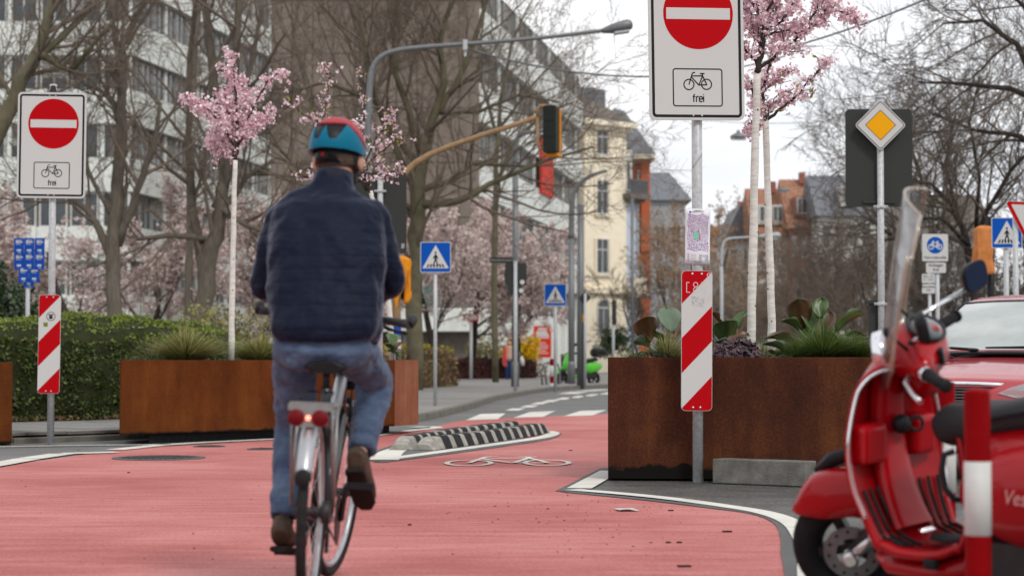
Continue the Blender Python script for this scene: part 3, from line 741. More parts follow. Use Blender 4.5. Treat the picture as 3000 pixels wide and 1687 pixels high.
# --- row of houses across the square on the right
def gable_house(name, label, px0, px1, Y, yeave, yridge, wall, roof, rows, cols, dormers=0, ridge='x', fm='frame_white'):
    x0 = X_at(px0, Y); wd = X_at(px1, Y) - x0
    ze = CAM_H + (1053 - yeave) / S(Y); zr = CAM_H + (1053 - yridge) / S(Y)
    h = thing(name, label, 'house', (x0, Y, 0))
    dp = 9.0
    b = MB(); b.box((wd / 2, dp / 2, ze / 2), (wd, dp, ze)); b.build('wall', M_[wall], h)
    b = MB()
    if ridge == 'x':
        vs = [Vector(q) for q in ((-.3, -.5, ze - .1), (wd + .3, -.5, ze - .1), (wd + .3, dp / 2, zr), (-.3, dp / 2, zr), (-.3, dp + .5, ze - .1), (wd + .3, dp + .5, ze - .1))]
        b.add(vs, [(0, 1, 2, 3), (3, 2, 5, 4), (0, 3, 4), (1, 5, 2), (0, 4, 5, 1)])
    else:
        vs = [Vector(q) for q in ((-.3, -.3, ze - .1), (wd + .3, -.3, ze - .1), (wd / 2, -.3, zr), (-.3, dp, ze - .1), (wd + .3, dp, ze - .1), (wd / 2, dp, zr))]
        b.add(vs, [(0, 1, 2), (3, 5, 4), (0, 2, 5, 3), (1, 4, 5, 2), (0, 3, 4, 1)])
    b.build('roof', M_[roof], h)
    b = MB(); b.box((wd * .7, dp / 2 - .5, zr + .05), (.45, .6, .9)); b.build('chimney', M_['brick_red'], h.children[-1])
    for j in range(rows):
        for i in range(cols):
            add_window(h, T(wd * (i + .5) / cols, -.02, ze - 2.3 - j * 3.1), min(1.0, wd / cols * .6), 1.6, 'rect', fm, 'glass_dark', 1, .7)
    for i in range(dormers):
        x = wd * (i + .7) / (dormers + .6); zz = ze + (zr - ze) * .22
        b = MB(); b.box((x, 1.3, zz + .7), (1.1, 2.2, 1.5)); o = b.build('dormer', M_[wall], h)
        add_window(h, T(x, .18, zz + .15), .8, 1.2)
    return h
gable_house('terraced_house', 'far white house with tall red brown tile roof left of the brick one', 2215, 2316, 152, 690, 540, 'render_white', 'tile_red', 3, 3, 2)
gable_house('terraced_house', 'far red brown brick house with clay tile roof and white windows', 2318, 2398, 150, 668, 512, 'brick_red', 'tile_red', 3, 3, 1)
gable_house('terraced_house', 'far off white house with grey slate roof behind the black sign back', 2402, 2600, 146, 632, 500, 'render_white', 'slate', 3, 5, 1, 'x', 'frame_grey')
gable_house('terraced_house', 'far dark gabled house with white gable front beside the pale tree trunks', 2130, 2212, 158, 705, 600, 'render_white', 'slate', 3, 2, 0, 'y')
gable_house('terraced_house', 'far grey house almost hidden by brown twigs left of the dark gable', 1975, 2125, 175, 740, 655, 'render_grey', 'tile_red', 3, 4, 1)
gable_house('terraced_house', 'far brown house behind the dense bare trees on the right', 2620, 2900, 150, 690, 560, 'render_grey', 'slate_brown', 3, 6, 1)

# ================================================================== TREES, HEDGES
M_['bark'] = pm('grey brown bark', (0.10, 0.085, 0.068), 0.9, col2=(0.18, 0.155, 0.125), vscale=5, bump=0.6, bscale=18, stretch=(3, 3, .6))
M_['bark_moss'] = pm('mossy bark', (0.085, 0.078, 0.045), 0.9, col2=(0.17, 0.15, 0.10), vscale=3, bump=0.5, bscale=18)
M_['bark_dark'] = pm('dark bark', (0.045, 0.036, 0.030), 0.85, var=.3, vscale=8)
M_['twig'] = pm('brown twigs', (0.175, 0.138, 0.110), 0.9, var=.25, vscale=.6)
M_['twig_dark'] = pm('dark twigs', (0.115, 0.092, 0.076), 0.9, var=.25, vscale=.6)
M_['twig_tan'] = pm('tan twigs', (0.27, 0.20, 0.145), 0.9, var=.25, vscale=.6)
M_['lime_trunk'] = pm('pale painted trunk', (0.56, 0.535, 0.48), 0.85, col2=(0.76, 0.74, 0.69), vscale=9, bump=0.7, bscale=14, stretch=(1, 1, 3.5))
M_['pink'] = pisl('cherry blossom', [(0.68, 0.38, 0.46), (0.85, 0.60, 0.66), (0.92, 0.75, 0.79), (0.95, 0.87, 0.88)], 0.7, .3)
M_['pink_far'] = pisl('plum blossom', [(0.40, 0.30, 0.28), (0.60, 0.47, 0.44), (0.74, 0.62, 0.58), (0.82, 0.72, 0.69)], 0.8, .2)
M_['tan_leaf'] = pisl('withered leaves', [(0.28, 0.13, 0.06), (0.42, 0.24, 0.13), (0.20, 0.10, 0.05)], 0.8, .2)
M_['bud'] = pisl('green leaf buds', [(0.20, 0.22, 0.03), (0.32, 0.30, 0.05), (0.14, 0.10, 0.03)], 0.7, .3)
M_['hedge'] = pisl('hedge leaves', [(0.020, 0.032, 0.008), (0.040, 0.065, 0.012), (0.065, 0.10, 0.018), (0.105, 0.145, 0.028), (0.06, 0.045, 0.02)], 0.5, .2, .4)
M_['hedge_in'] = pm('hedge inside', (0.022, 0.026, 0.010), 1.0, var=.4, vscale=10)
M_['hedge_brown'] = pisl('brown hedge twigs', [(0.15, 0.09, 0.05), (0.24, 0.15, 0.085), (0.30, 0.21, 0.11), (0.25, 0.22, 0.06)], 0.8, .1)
M_['hedge_olive'] = pisl('olive yellow hedge', [(0.20, 0.17, 0.03), (0.36, 0.30, 0.03), (0.52, 0.44, 0.03)], 0.7, .2)
M_['hedge_red'] = pisl('dark red hedge', [(0.05, 0.02, 0.02), (0.085, 0.032, 0.030), (0.12, 0.05, 0.04)], 0.8, .1)
M_['hedge_red_in'] = pm('dark red hedge inside', (0.045, 0.02, 0.018), 1.0, var=.3)
M_['hedge_brown_in'] = pm('brown hedge inside', (0.10, 0.065, 0.04), 1.0, var=.3)
M_['ivy'] = pisl('ivy leaves', [(0.010, 0.025, 0.010), (0.025, 0.050, 0.015), (0.05, 0.085, 0.025)], 0.4, .1, .5)
M_['forsythia'] = pisl('yellow forsythia', [(0.45, 0.28, 0.01), (0.75, 0.48, 0.005), (0.85, 0.62, 0.02)], 0.7, .3)
M_['shrub_olive'] = pisl('olive shrub', [(0.10, 0.09, 0.04), (0.20, 0.20, 0.10), (0.30, 0.28, 0.16), (0.36, 0.30, 0.05)], 0.7, .2)

class Rng(random.Random):
    def unit(self):
        while True:
            v = Vector((self.uniform(-1, 1), self.uniform(-1, 1), self.uniform(-1, 1)))
            if 0.05 < v.length < 1: return v.normalized()
def leaf_quad(mb, p, size, rng, mi=0, aspect=1.5, up=None):
    a = rng.unit(); b = rng.unit(); b = (b - a * a.dot(b)).normalized()
    a = a * size * .5; b = b * size * .5 * aspect
    mb.add([p - b, p + a * .8 - b * .1, p + b, p - a * .8 + b * .1], [(0, 1, 2, 3)], mi)
def petals(mb, p, size, rng, mi=0, n=3):
    for _ in range(n):
        c = rng.unit(); leaf_quad(mb, p + c * size * .45, size * rng.uniform(.6, 1.1), rng, mi, 1.0)
def grow(rng, trunk, crown, p, d, Ln_, r, level, P, tips):
    """one branch with its side branches; P: number of children, length ratio, angle, jitter, lift per level"""
    k = P['seg'][min(level, len(P['seg']) - 1)]
    pts = [p.copy()]; rr = [r]; dirs = [d.copy()]
    end = P.get('taper', .35)
    for i in range(k):
        d = (d + rng.unit() * P['wob'] + Vector((0, 0, P['lift'][min(level, len(P['lift']) - 1)]))).normalized()
        p = p + d * (Ln_ / k); pts.append(p.copy()); dirs.append(d.copy()); rr.append(r * (1 - (1 - end) * (i + 1) / k))
    if level >= P['levels']:
        crown.tube(pts, rr, 3, False, 0, True)
    else:
        (trunk if level < P.get('trunk_levels', 1) else crown).tube(pts, rr, 7 if level == 0 else 5 if level == 1 else 4, False, 0, True)
    if level >= P['levels'] - P.get('tiplev', 0): tips.extend((pts[i], dirs[i], level) for i in range(1, len(pts)))
    if level >= P['levels']: return
    n = P['kids'][min(level, len(P['kids']) - 1)]
    for j in range(n):
        t = P['t0'][min(level, len(P['t0']) - 1)]; t = t + (1 - t) * (j + rng.random()) / n
        f = t * k; i = min(int(f), k - 1); q = pts[i].lerp(pts[i + 1], f - i)
        dd = dirs[min(i + 1, k)]
        ax = rng.unit(); ax = (ax - dd * ax.dot(dd)).normalized()
        an = P['ang'][min(level, len(P['ang']) - 1)] * rng.uniform(.7, 1.3)
        nd = dd * cos(an) + ax * sin(an)
        rq = rr[i] * P.get('rad', .55) * rng.uniform(.7, 1)
        grow(rng, trunk, crown, q, nd, Ln_ * P['ratio'][min(level, len(P['ratio']) - 1)] * rng.uniform(.7, 1.15) * (1.1 - .4 * t), max(rq, P['rmin']), level + 1, P, tips)
BARE = dict(levels=4, seg=[7, 6, 5, 4, 3], wob=.16, lift=[.05, .07, .06, .04, .03], kids=[7, 5, 5, 4], t0=[.3, .2, .2, .15], ang=[.75, .7, .7, .75], ratio=[.62, .62, .58, .55], rmin=.0055, rad=.55)
def bare_tree(label, base, limbs, Y, seed, P=None, mats=('bark', 'twig'), blossom=None, group=None, cat='tree', name='bare_tree', bl_n=0, bl_size=.07, sub=None):
    """limbs: px polylines [(px, py, width px), ...] traced at distance Y; side branches grow from them"""
    rng = Rng(seed); P = dict(BARE, **(P or {}))
    root = thing(name, label, cat, (base[0], base[1], base[2] if len(base) > 2 else 0), 0, group)
    o0 = Vector(root.location)
    tr, cn = MB(), MB(); tips = []
    for li, lb in enumerate(limbs):
        dy = 0.0
        pts, rr = [], []
        off = rng.uniform(-1.2, 1.2) if li else 0
        for i, (px, py, wp) in enumerate(lb):
            t = i / max(1, len(lb) - 1)
            q = at(px, py, Y + off * t) - o0
            if li == 0 and i == 0: q.z = -.05
            pts.append(q); rr.append(wp * .82 / S(Y) / 2)
        pts2, rr2 = [], []
        for i in range(len(pts) - 1):
            for j in range(3):
                t = j / 3; v = pts[i].lerp(pts[i + 1], t)
                if j: v = v + rng.unit() * rr[i] * .35
                pts2.append(v); rr2.append(rr[i] * (1 - t) + rr[i + 1] * t)
        pts2.append(pts[-1]); rr2.append(rr[-1])
        tr.tube(pts2, rr2, 9, True)
        n = (sub or 8)
        for j in range(n):
            t = .25 + .75 * (j + rng.random()) / n; f = t * (len(pts2) - 1); i = min(int(f), len(pts2) - 2)
            q = pts2[i].lerp(pts2[i + 1], f - i); dd = (pts2[i + 1] - pts2[i]).normalized()
            ax = rng.unit(); ax = (ax - dd * ax.dot(dd)).normalized(); an = rng.uniform(.5, 1.1)
            grow(rng, tr, cn, q, (dd * cos(an) + ax * sin(an)).normalized(), P.get('blen', 2.6) * rng.uniform(.6, 1.3), max(.010, min(rr2[i] * .5, .06)), 1, P, tips)
    if tr.v: tr.build('trunk', M_[mats[0]], root)
    if cn.v: cn.build('crown', M_[mats[1]], root)
    if blossom:
        bm_ = MB()
        for _ in range(bl_n):
            q = rng.choice(tips)[0]; petals(bm_, q + rng.unit() * bl_size * rng.uniform(.3, 1.8), bl_size, rng, 0, 2)
        bm_.build('blossom' if 'leaf' not in blossom else 'leaves', M_[blossom], root)
    return root
def free_tree(label, x, y, h, seed, spread=.75, P=None, mats=('bark', 'twig'), r0=None, blossom=None, bl_n=0, bl_size=.08, group=None, name='bare_tree', z=0.0):
    rng = Rng(seed); P = dict(BARE, **(P or {}))
    root = thing(name, label, 'tree' if 'shrub' not in name else 'shrub', (x, y, z), 0, group)
    tr, cn, tips = MB(), MB(), []
    grow(rng, tr, cn, Vector((0, 0, 0)), Vector((rng.uniform(-.05, .05), rng.uniform(-.05, .05), 1)).normalized(), h * spread, r0 or h * .016, 0, P, tips)
    tr.build('trunk', M_[mats[0]], root); cn.build('crown', M_[mats[1]], root)
    if blossom:
        bm_ = MB()
        for _ in range(bl_n):
            q = rng.choice(tips)[0]; petals(bm_, q + rng.unit() * bl_size * rng.uniform(.2, 1.6), bl_size, rng, 0, 2)
        bm_.build('blossom' if 'leaf' not in blossom else 'leaves', M_[blossom], root)
    return root
def gx(px, Y): return (px - 1500) * Y / FPX

g = 'bare street trees before the white offices'
bare_tree('bare tree leaning in from the left edge with forked rising limbs', at(-60, 1050, 44).to_2d().to_tuple() + (KZ,),
          [[(-60, 1060, 90), (-40, 480, 75), (20, 330, 62), (85, 200, 50), (130, 90, 40), (165, -40, 26)],
           [(75, 210, 34), (170, 120, 26), (290, 0, 18), (350, -80, 12)], [(100, 150, 30), (210, 210, 18), (330, 60, 12)], [(-20, 420, 30), (40, 300, 20), (-10, 200, 14)]], 44, 1, dict(blen=2.2), ('bark_moss', 'twig'), group=g)
bare_tree('bare tree with straight grey trunk rising behind the left sign post', at(345, 1050, 46).to_2d().to_tuple() + (KZ,),
          [[(335, 1040, 66), (335, 900, 56), (330, 760, 52), (345, 600, 50), (352, 420, 40), (358, 260, 34), (358, 130, 26), (420, 10, 16), (450, -80, 10)],
           [(332, 770, 34), (260, 620, 24), (170, 560, 18), (70, 560, 12)], [(345, 720, 34), (400, 560, 26), (450, 430, 20), (470, 300, 14)],
           [(356, 300, 26), (345, 150, 20), (320, 0, 14)], [(360, 420, 20), (330, 300, 16), (290, 260, 10)], [(330, 640, 18), (250, 480, 14), (230, 330, 9)]], 46, 2, dict(blen=2.2), group=g)
bare_tree('stout forked bare tree with a split trunk behind the left cherry', at(590, 1050, 48).to_2d().to_tuple() + (KZ,),
          [[(585, 1040, 78), (592, 900, 68), (606, 770, 66), (640, 650, 54), (660, 520, 44), (632, 300, 36), (612, 120, 32), (590, -60, 26)],
           [(600, 790, 50), (570, 650, 34), (560, 560, 32), (552, 400, 24), (556, 160, 20), (575, -40, 15)], [(650, 580, 36), (690, 400, 30), (692, 150, 28), (698, -60, 24)],
           [(640, 640, 28), (720, 520, 20), (800, 470, 14)], [(600, 700, 26), (490, 690, 20), (400, 700, 14)], [(690, 380, 24), (740, 180, 18), (775, -20, 14)], [(625, 600, 22), (720, 660, 18), (800, 690, 12)]], 48, 3, dict(blen=2.4), group=g)
bare_tree('slender bare tree between the two stout ones', at(560, 1050, 56).to_2d().to_tuple() + (KZ,),
          [[(555, 1040, 36), (556, 700, 28), (552, 400, 24), (575, 100, 20), (585, -60, 16)]], 56, 4, dict(blen=2.4), group=g, sub=12)
bare_tree('wide mossy bare tree with many rising limbs behind the cyclist helmet', at(1225, 1050, 50).to_2d().to_tuple() + (KZ,),
          [[(1215, 1040, 62), (1212, 800, 58), (1225, 640, 54), (1235, 480, 48), (1250, 400, 44)],
           [(1240, 480, 36), (1270, 340, 28), (1330, 260, 24), (1380, 150, 20), (1420, 20, 15), (1450, -60, 10)], [(1240, 470, 34), (1200, 330, 26), (1160, 220, 20), (1150, 80, 16), (1170, -40, 12)],
           [(1250, 420, 32), (1300, 250, 26), (1290, 120, 20), (1330, -30, 14)], [(1225, 600, 36), (1340, 590, 26), (1480, 520, 18), (1600, 470, 12), (1740, 430, 7)], [(1230, 560, 26), (1320, 530, 20), (1380, 480, 16), (1560, 490, 10)],
           [(1230, 500, 30), (1120, 330, 22), (1080, 230, 18), (1060, 60, 13)], [(1215, 560, 26), (1100, 300, 18), (960, 240, 14), (840, 270, 9)], [(1215, 620, 24), (1020, 470, 16), (880, 500, 12), (800, 420, 8)],
           [(1290, 330, 18), (1400, 330, 14), (1520, 280, 9), (1640, 300, 6)]], 50, 5, dict(blen=2.6, lift=[.05, .05, .05, .04, .03]), ('bark_moss', 'twig'), group=g, sub=11)
bare_tree('bare tree hidden low behind the cyclist with fine upper branches', at(1010, 1050, 62).to_2d().to_tuple() + (KZ,),
          [[(1000, 1040, 50), (1010, 700, 44), (1040, 420, 34), (1060, 200, 24), (1050, 0, 16)], [(1020, 560, 26), (920, 330, 20), (860, 120, 14), (880, -40, 8)], [(1040, 400, 22), (1120, 220, 16), (1200, 20, 10)]], 62, 6, dict(blen=3.0), ('bark', 'twig'), group=g, sub=11)
bare_tree('bare tree with thin twigs before the receding white wing', at(1452, 1050, 66).to_2d().to_tuple() + (KZ,),
          [[(1452, 1040, 24), (1450, 700, 22), (1452, 480, 19), (1465, 300, 14), (1500, 120, 10), (1560, 0, 6)], [(1450, 560, 16), (1500, 420, 16), (1600, 330, 10), (1680, 300, 7)], [(1455, 400, 14), (1400, 200, 10), (1420, 20, 7)],
           [(1460, 380, 12), (1560, 250, 8), (1650, 150, 5)]], 66, 7, dict(blen=2.2), ('bark_moss', 'twig'), group=g, sub=6)

# far plum trees in pale blossom
PB = dict(levels=4, kids=[8, 6, 5, 3], lift=[.02, .04, .03, .02, 0], t0=[.25, .1, .1, .1], ang=[.9, .8, .8, .8], ratio=[.75, .6, .55, .5], tiplev=2, rmin=.010)
gp = 'pale pink plum trees in blossom before the offices'
for i, (px, Y, h, sd_, lab, n) in enumerate(((250, 62, 7.0, 31, 'pale pink plum tree in blossom left of the straight grey trunk', 3600), (455, 58, 6.2, 32, 'pale pink plum tree in blossom between the two grey trunks', 4200),
        (740, 60, 6.6, 33, 'pale pink plum tree in blossom behind the white cherry trunk', 4200), (1275, 74, 7.2, 34, 'broad pale pink plum tree in blossom above the zebra sign', 6000),
        (1380, 78, 8.2, 37, 'pale pink plum tree with dark trunk next to the white bar sign', 6500),
        (1511, 78, 7.6, 35, 'pale pink plum tree in blossom right of the tall dark lamp post', 6000), (60, 66, 6.4, 36, 'pale pink plum tree in blossom at the far left behind the ivy', 2600))):
    free_tree(lab, gx(px, Y), Y, h, sd_, .62, PB, ('bark_dark', 'twig_dark'), h * .022, 'pink_far', int(n * 1.7), .115, gp, 'plum_tree', KZ)

# right hand bare trees against the sky
gr_ = 'dark bare trees against the sky on the right'
bare_tree('dark bare tree reaching in from the right edge high above the signs', at(3120, 1050, 36).to_2d().to_tuple(),
          [[(3150, 1060, 80), (3140, 700, 60), (3120, 400, 44), (3090, 200, 34)], [(3110, 320, 30), (2960, 260, 20), (2800, 245, 13), (2690, 240, 6)], [(3120, 420, 30), (2980, 130, 22), (2880, 60, 15), (2760, 70, 7)],
           [(3130, 520, 30), (2990, 400, 20), (2850, 380, 12), (2720, 330, 6)], [(3100, 240, 24), (3000, 20, 15), (2920, -60, 9)]], 36, 8, dict(blen=1.9, lift=[0, -.01, .0, .0, .0]), ('bark_dark', 'twig_dark'), group=gr_, sub=9)
bare_tree('crooked dark bare tree behind the zebra and give way signs', at(2840, 1050, 42).to_2d().to_tuple(),
          [[(2860, 1060, 40), (2855, 850, 32), (2830, 700, 26), (2790, 600, 20), (2730, 540, 14), (2640, 520, 8)], [(2845, 760, 24), (2890, 620, 18), (2960, 500, 14), (3040, 420, 10)], [(2800, 620, 15), (2770, 480, 11), (2800, 330, 7)],
           [(2840, 720, 18), (2760, 640, 13), (2690, 640, 8)], [(2860, 680, 17), (2870, 520, 13), (2840, 360, 9), (2870, 220, 6)]], 42, 9, dict(blen=2.2, wob=.24), ('bark_dark', 'twig_dark'), group=gr_, sub=12)
bare_tree('dense bare tree between the black sign back and the covered signal', at(2690, 1050, 64).to_2d().to_tuple(),
          [[(2700, 1060, 44), (2700, 860, 36), (2680, 700, 26), (2640, 560, 16), (2560, 460, 9), (2500, 380, 5)], [(2690, 780, 24), (2760, 640, 16), (2800, 520, 9)], [(2685, 740, 22), (2600, 680, 14), (2540, 640, 8)], [(2680, 700, 20), (2700, 520, 12), (2660, 400, 6)]], 64, 10, dict(blen=2.6), ('bark_dark', 'twig_dark'), group=gr_, sub=12)
for i, (px, Y, h, sd_, lab, tm, sh) in enumerate(((1990, 118, 12.5, 41, 'far bare tree in the gap between the houses and the map notice', 'twig_tan', 1), (2090, 105, 10.5, 42, 'far tan tree with withered leaves left of the pale trunks', 'twig_tan', 1),
        (2330, 84, 6.8, 43, 'far bare brown tree before the brick house', 'twig', 0), (2430, 80, 6.6, 44, 'far bare brown tree before the white house with grey roof', 'twig', 0), (2540, 76, 6.8, 45, 'far bare brown tree right of the yellow diamond post', 'twig_dark', 0),
        (1950, 125, 9.5, 46, 'far bare dark tree beside the orange house', 'twig', 0), (2180, 112, 8.5, 47, 'far bare tree behind the pale trunks', 'twig_tan', 0), (1880, 116, 7.0, 49, 'small far bare tree below the blue house', 'twig_dark', 0), (2960, 70, 10, 50, 'far bare tree behind the give way sign', 'twig_dark', 0))):
    free_tree(lab, gx(px, Y), Y, h, sd_, .66, dict(kids=[9, 6, 5, 3], t0=[.12, .15, .2, .15], lift=[.04, .06, .05, .03, .02], rmin=.016), ('bark_dark', tm), h * .014, 'tan_leaf' if sh else None, 900 if sh else 0, .16, 'far bare trees across the square')

for i, (px, Y, h, sd_, lab, tm) in enumerate(((2060, 90, 5.2, 61, 'dense brown bare shrub low behind the map notice pole', 'twig'), (2150, 86, 5.6, 62, 'dense brown bare shrub behind the front pale trunk', 'twig'), (2250, 82, 5.4, 63, 'dense reddish bare shrub between the pale trunks and brick house', 'twig_tan'),
        (2330, 78, 6.0, 64, 'dense bare shrub right of the second pale trunk', 'twig'), (2420, 72, 6.2, 65, 'dense bare shrub left of the diamond sign post', 'twig'), (2500, 68, 6.4, 66, 'dense bare shrub directly behind the diamond sign post', 'twig'), (2590, 64, 6.2, 67, 'dense bare shrub behind the scooter windshield', 'twig'),
        (2700, 60, 5.6, 68, 'dense bare shrub behind the cycle street sign', 'twig_dark'), (2820, 58, 5.4, 69, 'dense bare shrub behind the covered signal', 'twig_dark'), (2940, 56, 5.2, 70, 'dense bare shrub behind the zebra and give way signs', 'twig_dark'), (1975, 100, 4.6, 71, 'dense bare shrub right of the orange house', 'twig_tan'))):
    free_tree(lab, gx(px, Y), Y, h, sd_, .55, dict(kids=[12, 8, 6, 4], t0=[.04, .08, .1, .1], ang=[.85, .75, .7, .7], ratio=[.85, .62, .55, .5], lift=[.03, .07, .06, .03, .02], rmin=.010), ('bark_dark', tm), h * .009, None, 0, .1, 'dense bare shrubs across the square', 'bare_shrub')

# hedges: bumpy volume covered with leaf-sized faces
def hedge(name, label, path, z0, h, depth, leafmat, inmat, n, size, seed, topmat=None, cat='hedge', lump=.10, round_=.25, rise=0.0):
    """path: front bottom edge points; the body stands behind it"""
    rng = Rng(seed)
    root = thing(name, label, cat, (path[0][0], path[0][1], z0))
    o0 = Vector((path[0][0], path[0][1], 0))
    P_ = [Vector((p[0], p[1], 0)) - o0 for p in path]
    seg = [(P_[i + 1] - P_[i]).length for i in range(len(P_) - 1)]; tot = sum(seg)
    def pt(s):
        i = 0
        while i < len(seg) - 1 and s > seg[i]: s -= seg[i]; i += 1
        d = (P_[i + 1] - P_[i]).normalized(); return P_[i] + d * min(s, seg[i]), Vector((-d.y, d.x, 0))
    def surf(u, v, grow_=1.0):
        """v: around the section: front foot -> front top -> back"""
        p, nn = pt(u * tot)
        a = v * 3
        hh = h * (1 + .05 * noise.noise(Vector((u * tot * .5, 3, seed))))
        if a < 1.4: y, z = 0, hh * min(1, a / 1.4)
        elif a < 2.2: y, z = depth * (a - 1.4) / .8, hh * (1 + rise * sin(min(1, (a - 1.4) / .8 * 1.5) * pi / 2))
        else: y, z = depth, hh * (1 - (a - 2.2) / .8)
        # rounded shoulders
        ex = min(y, depth - y); ez = hh - z
        if ex < round_ and ez < round_:
            k = (round_ - min(ex, ez)) * .4; z -= k * .6; y += k * .5 * (1 if y < depth / 2 else -1)
        q = p + nn * y + Vector((0, 0, z))
        ln = noise.noise(Vector((q.x * 1.6, q.y * 1.6 + v * 3, q.z * 1.9 + seed))) * lump + noise.noise(Vector((q.x * 5, q.y * 5, q.z * 5))) * lump * .5
        c = p + nn * depth * .5 + Vector((0, 0, hh * .5))
        dirn = (q - c); dirn = Vector((dirn.x, dirn.y, dirn.z)).normalized()
        return q + dirn * (ln * grow_)
    inn = MB(); inn.grid(lambda u, v: surf(.01 + .98 * u, v) * 1.0, max(8, int(tot * 4)), 24)
    for u in (0, 1):
        ring = [surf(.01 + .98 * u, v / 24) for v in range(25)]; inn.add(ring, [list(range(25))])
    inn.v = [Vector(q) for q in inn.v]
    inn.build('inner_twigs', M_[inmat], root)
    fo, tp = MB(), MB()
    for k in range(n):
        u = rng.random(); v = rng.random() ** .9
        endcap = rng.random() < .08
        q = surf(u, v)
        if endcap:
            e = rng.choice((0, 1)); p, nn = pt(e * tot); q = p + nn * rng.uniform(0, depth) + Vector((0, 0, rng.uniform(0, h)))
        q = q + rng.unit() * size * rng.uniform(0, 1.1)
        if q.z < 0.02: continue
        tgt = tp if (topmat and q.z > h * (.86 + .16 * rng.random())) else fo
        leaf_quad(tgt, q, size * rng.uniform(.6, 1.25), rng, 0, 1.5)
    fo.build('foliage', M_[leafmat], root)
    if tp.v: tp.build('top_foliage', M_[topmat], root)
    return root
M_['hedge_top'] = pisl('light green hedge top', [(0.09, 0.13, 0.015), (0.16, 0.22, 0.025), (0.24, 0.30, 0.04), (0.10, 0.10, 0.03)], 0.5, .25, .4)  # lighter greens for the uppermost hedge leaves and the weed tuft
hp = [G(-500, 1243, KZ), G(0, 1236, KZ), G(345, 1229, KZ), G(560, 1222, KZ), G(720, 1205, KZ)]
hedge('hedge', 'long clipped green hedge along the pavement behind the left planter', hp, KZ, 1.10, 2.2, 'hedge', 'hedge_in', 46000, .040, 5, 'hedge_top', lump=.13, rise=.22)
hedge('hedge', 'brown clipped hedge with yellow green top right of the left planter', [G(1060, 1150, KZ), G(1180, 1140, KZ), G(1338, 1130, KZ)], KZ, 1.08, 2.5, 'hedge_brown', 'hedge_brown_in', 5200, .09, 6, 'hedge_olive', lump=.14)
hedge('hedge', 'low dark red hedge behind the far pedestrian', [G(1345, 1110, KZ), G(1450, 1109, KZ), G(1572, 1108, KZ)], KZ, .74, 1.5, 'hedge_red', 'hedge_red_in', 3200, .09, 7, lump=.1)
def bush(name, label, px, Y, rx, rz, zc, mat, n, size, seed, base='hedge_in', cat='shrub', ry=None):
    rng = Rng(seed); root = thing(name, label, cat, (gx(px, Y), Y, 0.0))
    fo, st = MB(), MB(); lobes = [(Vector((rng.uniform(-.6, .6) * rx, rng.uniform(-.5, .5) * rx, zc + rng.uniform(-.5, .6) * rz)), rng.uniform(.35, .65)) for _ in range(9)]
    for _ in range(n):
        c, k = rng.choice(lobes); v = rng.unit() * (rng.random() ** .35)
        q = c + Vector((v.x * rx * k, v.y * rx * k, v.z * rz * k))
        if q.z > .02: leaf_quad(fo, q, size * rng.uniform(.6, 1.2), rng, 0, 1.4)
    for c, k in lobes:
        st.tube([Vector((c.x * .15, c.y * .15, 0)), Vector((c.x * .5, c.y * .5, c.z * .5)), c + Vector((0, 0, rz * k * .6))], [.03, .02, .006], 4)
    st.build('stems', M_['twig_dark'], root); fo.build('foliage', M_[mat], root); return root
bush('ivy_shrub', 'dark ivy covered shrub at the left edge behind the blue poster board', 40, 36, .85, 1.0, 1.75, 'ivy', 5200, .075, 8)
bush('ivy_shrub', 'dark ivy shrub low between grey trunks and blossom on the left', -60, 40, .9, 1.2, 1.6, 'ivy', 3000, .08, 18)
bush('forsythia_bush', 'bright yellow forsythia bush beside the red board', 1545, 84, .85, .95, 1.3, 'forsythia', 1500, .12, 9)
bush('forsythia_bush', 'small yellow forsythia sprig bush left of the far pedestrian', 1460, 86, .7, .7, 1.0, 'forsythia', 260, .11, 10)
bush('olive_shrub', 'olive grey shrub behind the dark red hedge left of the pedestrian', 1425, 85, 1.1, 1.1, 1.0, 'shrub_olive', 1800, .10, 11)
bush('olive_shrub', 'brown olive shrub under the right forsythia', 1555, 85.5, .7, .8, .7, 'hedge_brown', 1100, .10, 12)
bush('yew_bush', 'rounded dark green bush in front of the yellow house', 1800, 108, 1.0, .95, 1.75, 'ivy', 2200, .13, 13)
bush('olive_shrub', 'dark shrub below the white cherry trunk behind the hedge', 700, 40, 1.4, .8, 1.3, 'shrub_olive', 1800, .08, 14)
bush('green_weed', 'small bright green weed tuft at the foot of the brown hedge', 1262, 64, .30, .2, .18, 'hedge_top', 260, .07, 15, cat='plant')
# trunks of the far plum by the entrance and ivy litter under the hedge
lit = MB(); rl = Rng(16)
for _ in range(900):
    t = rl.random(); p = hp[1].lerp(hp[3], t) + Vector((rl.uniform(-.1, .1), -abs(rl.gauss(0, .14)), 0)); leaf_quad(lit, Vector((p.x, p.y, KZ + .02 + rl.random() * .04)), .05 * rl.uniform(.5, 1.2), rl)
M_['litter'] = pisl('leaf litter', [(0.12, 0.06, 0.03), (0.20, 0.12, 0.06), (0.05, 0.07, 0.02), (0.09, 0.10, 0.03)], .8)
tag(lit.build('leaf_litter', M_['litter']), 'brown leaf litter along the foot of the hedge', kind='stuff')

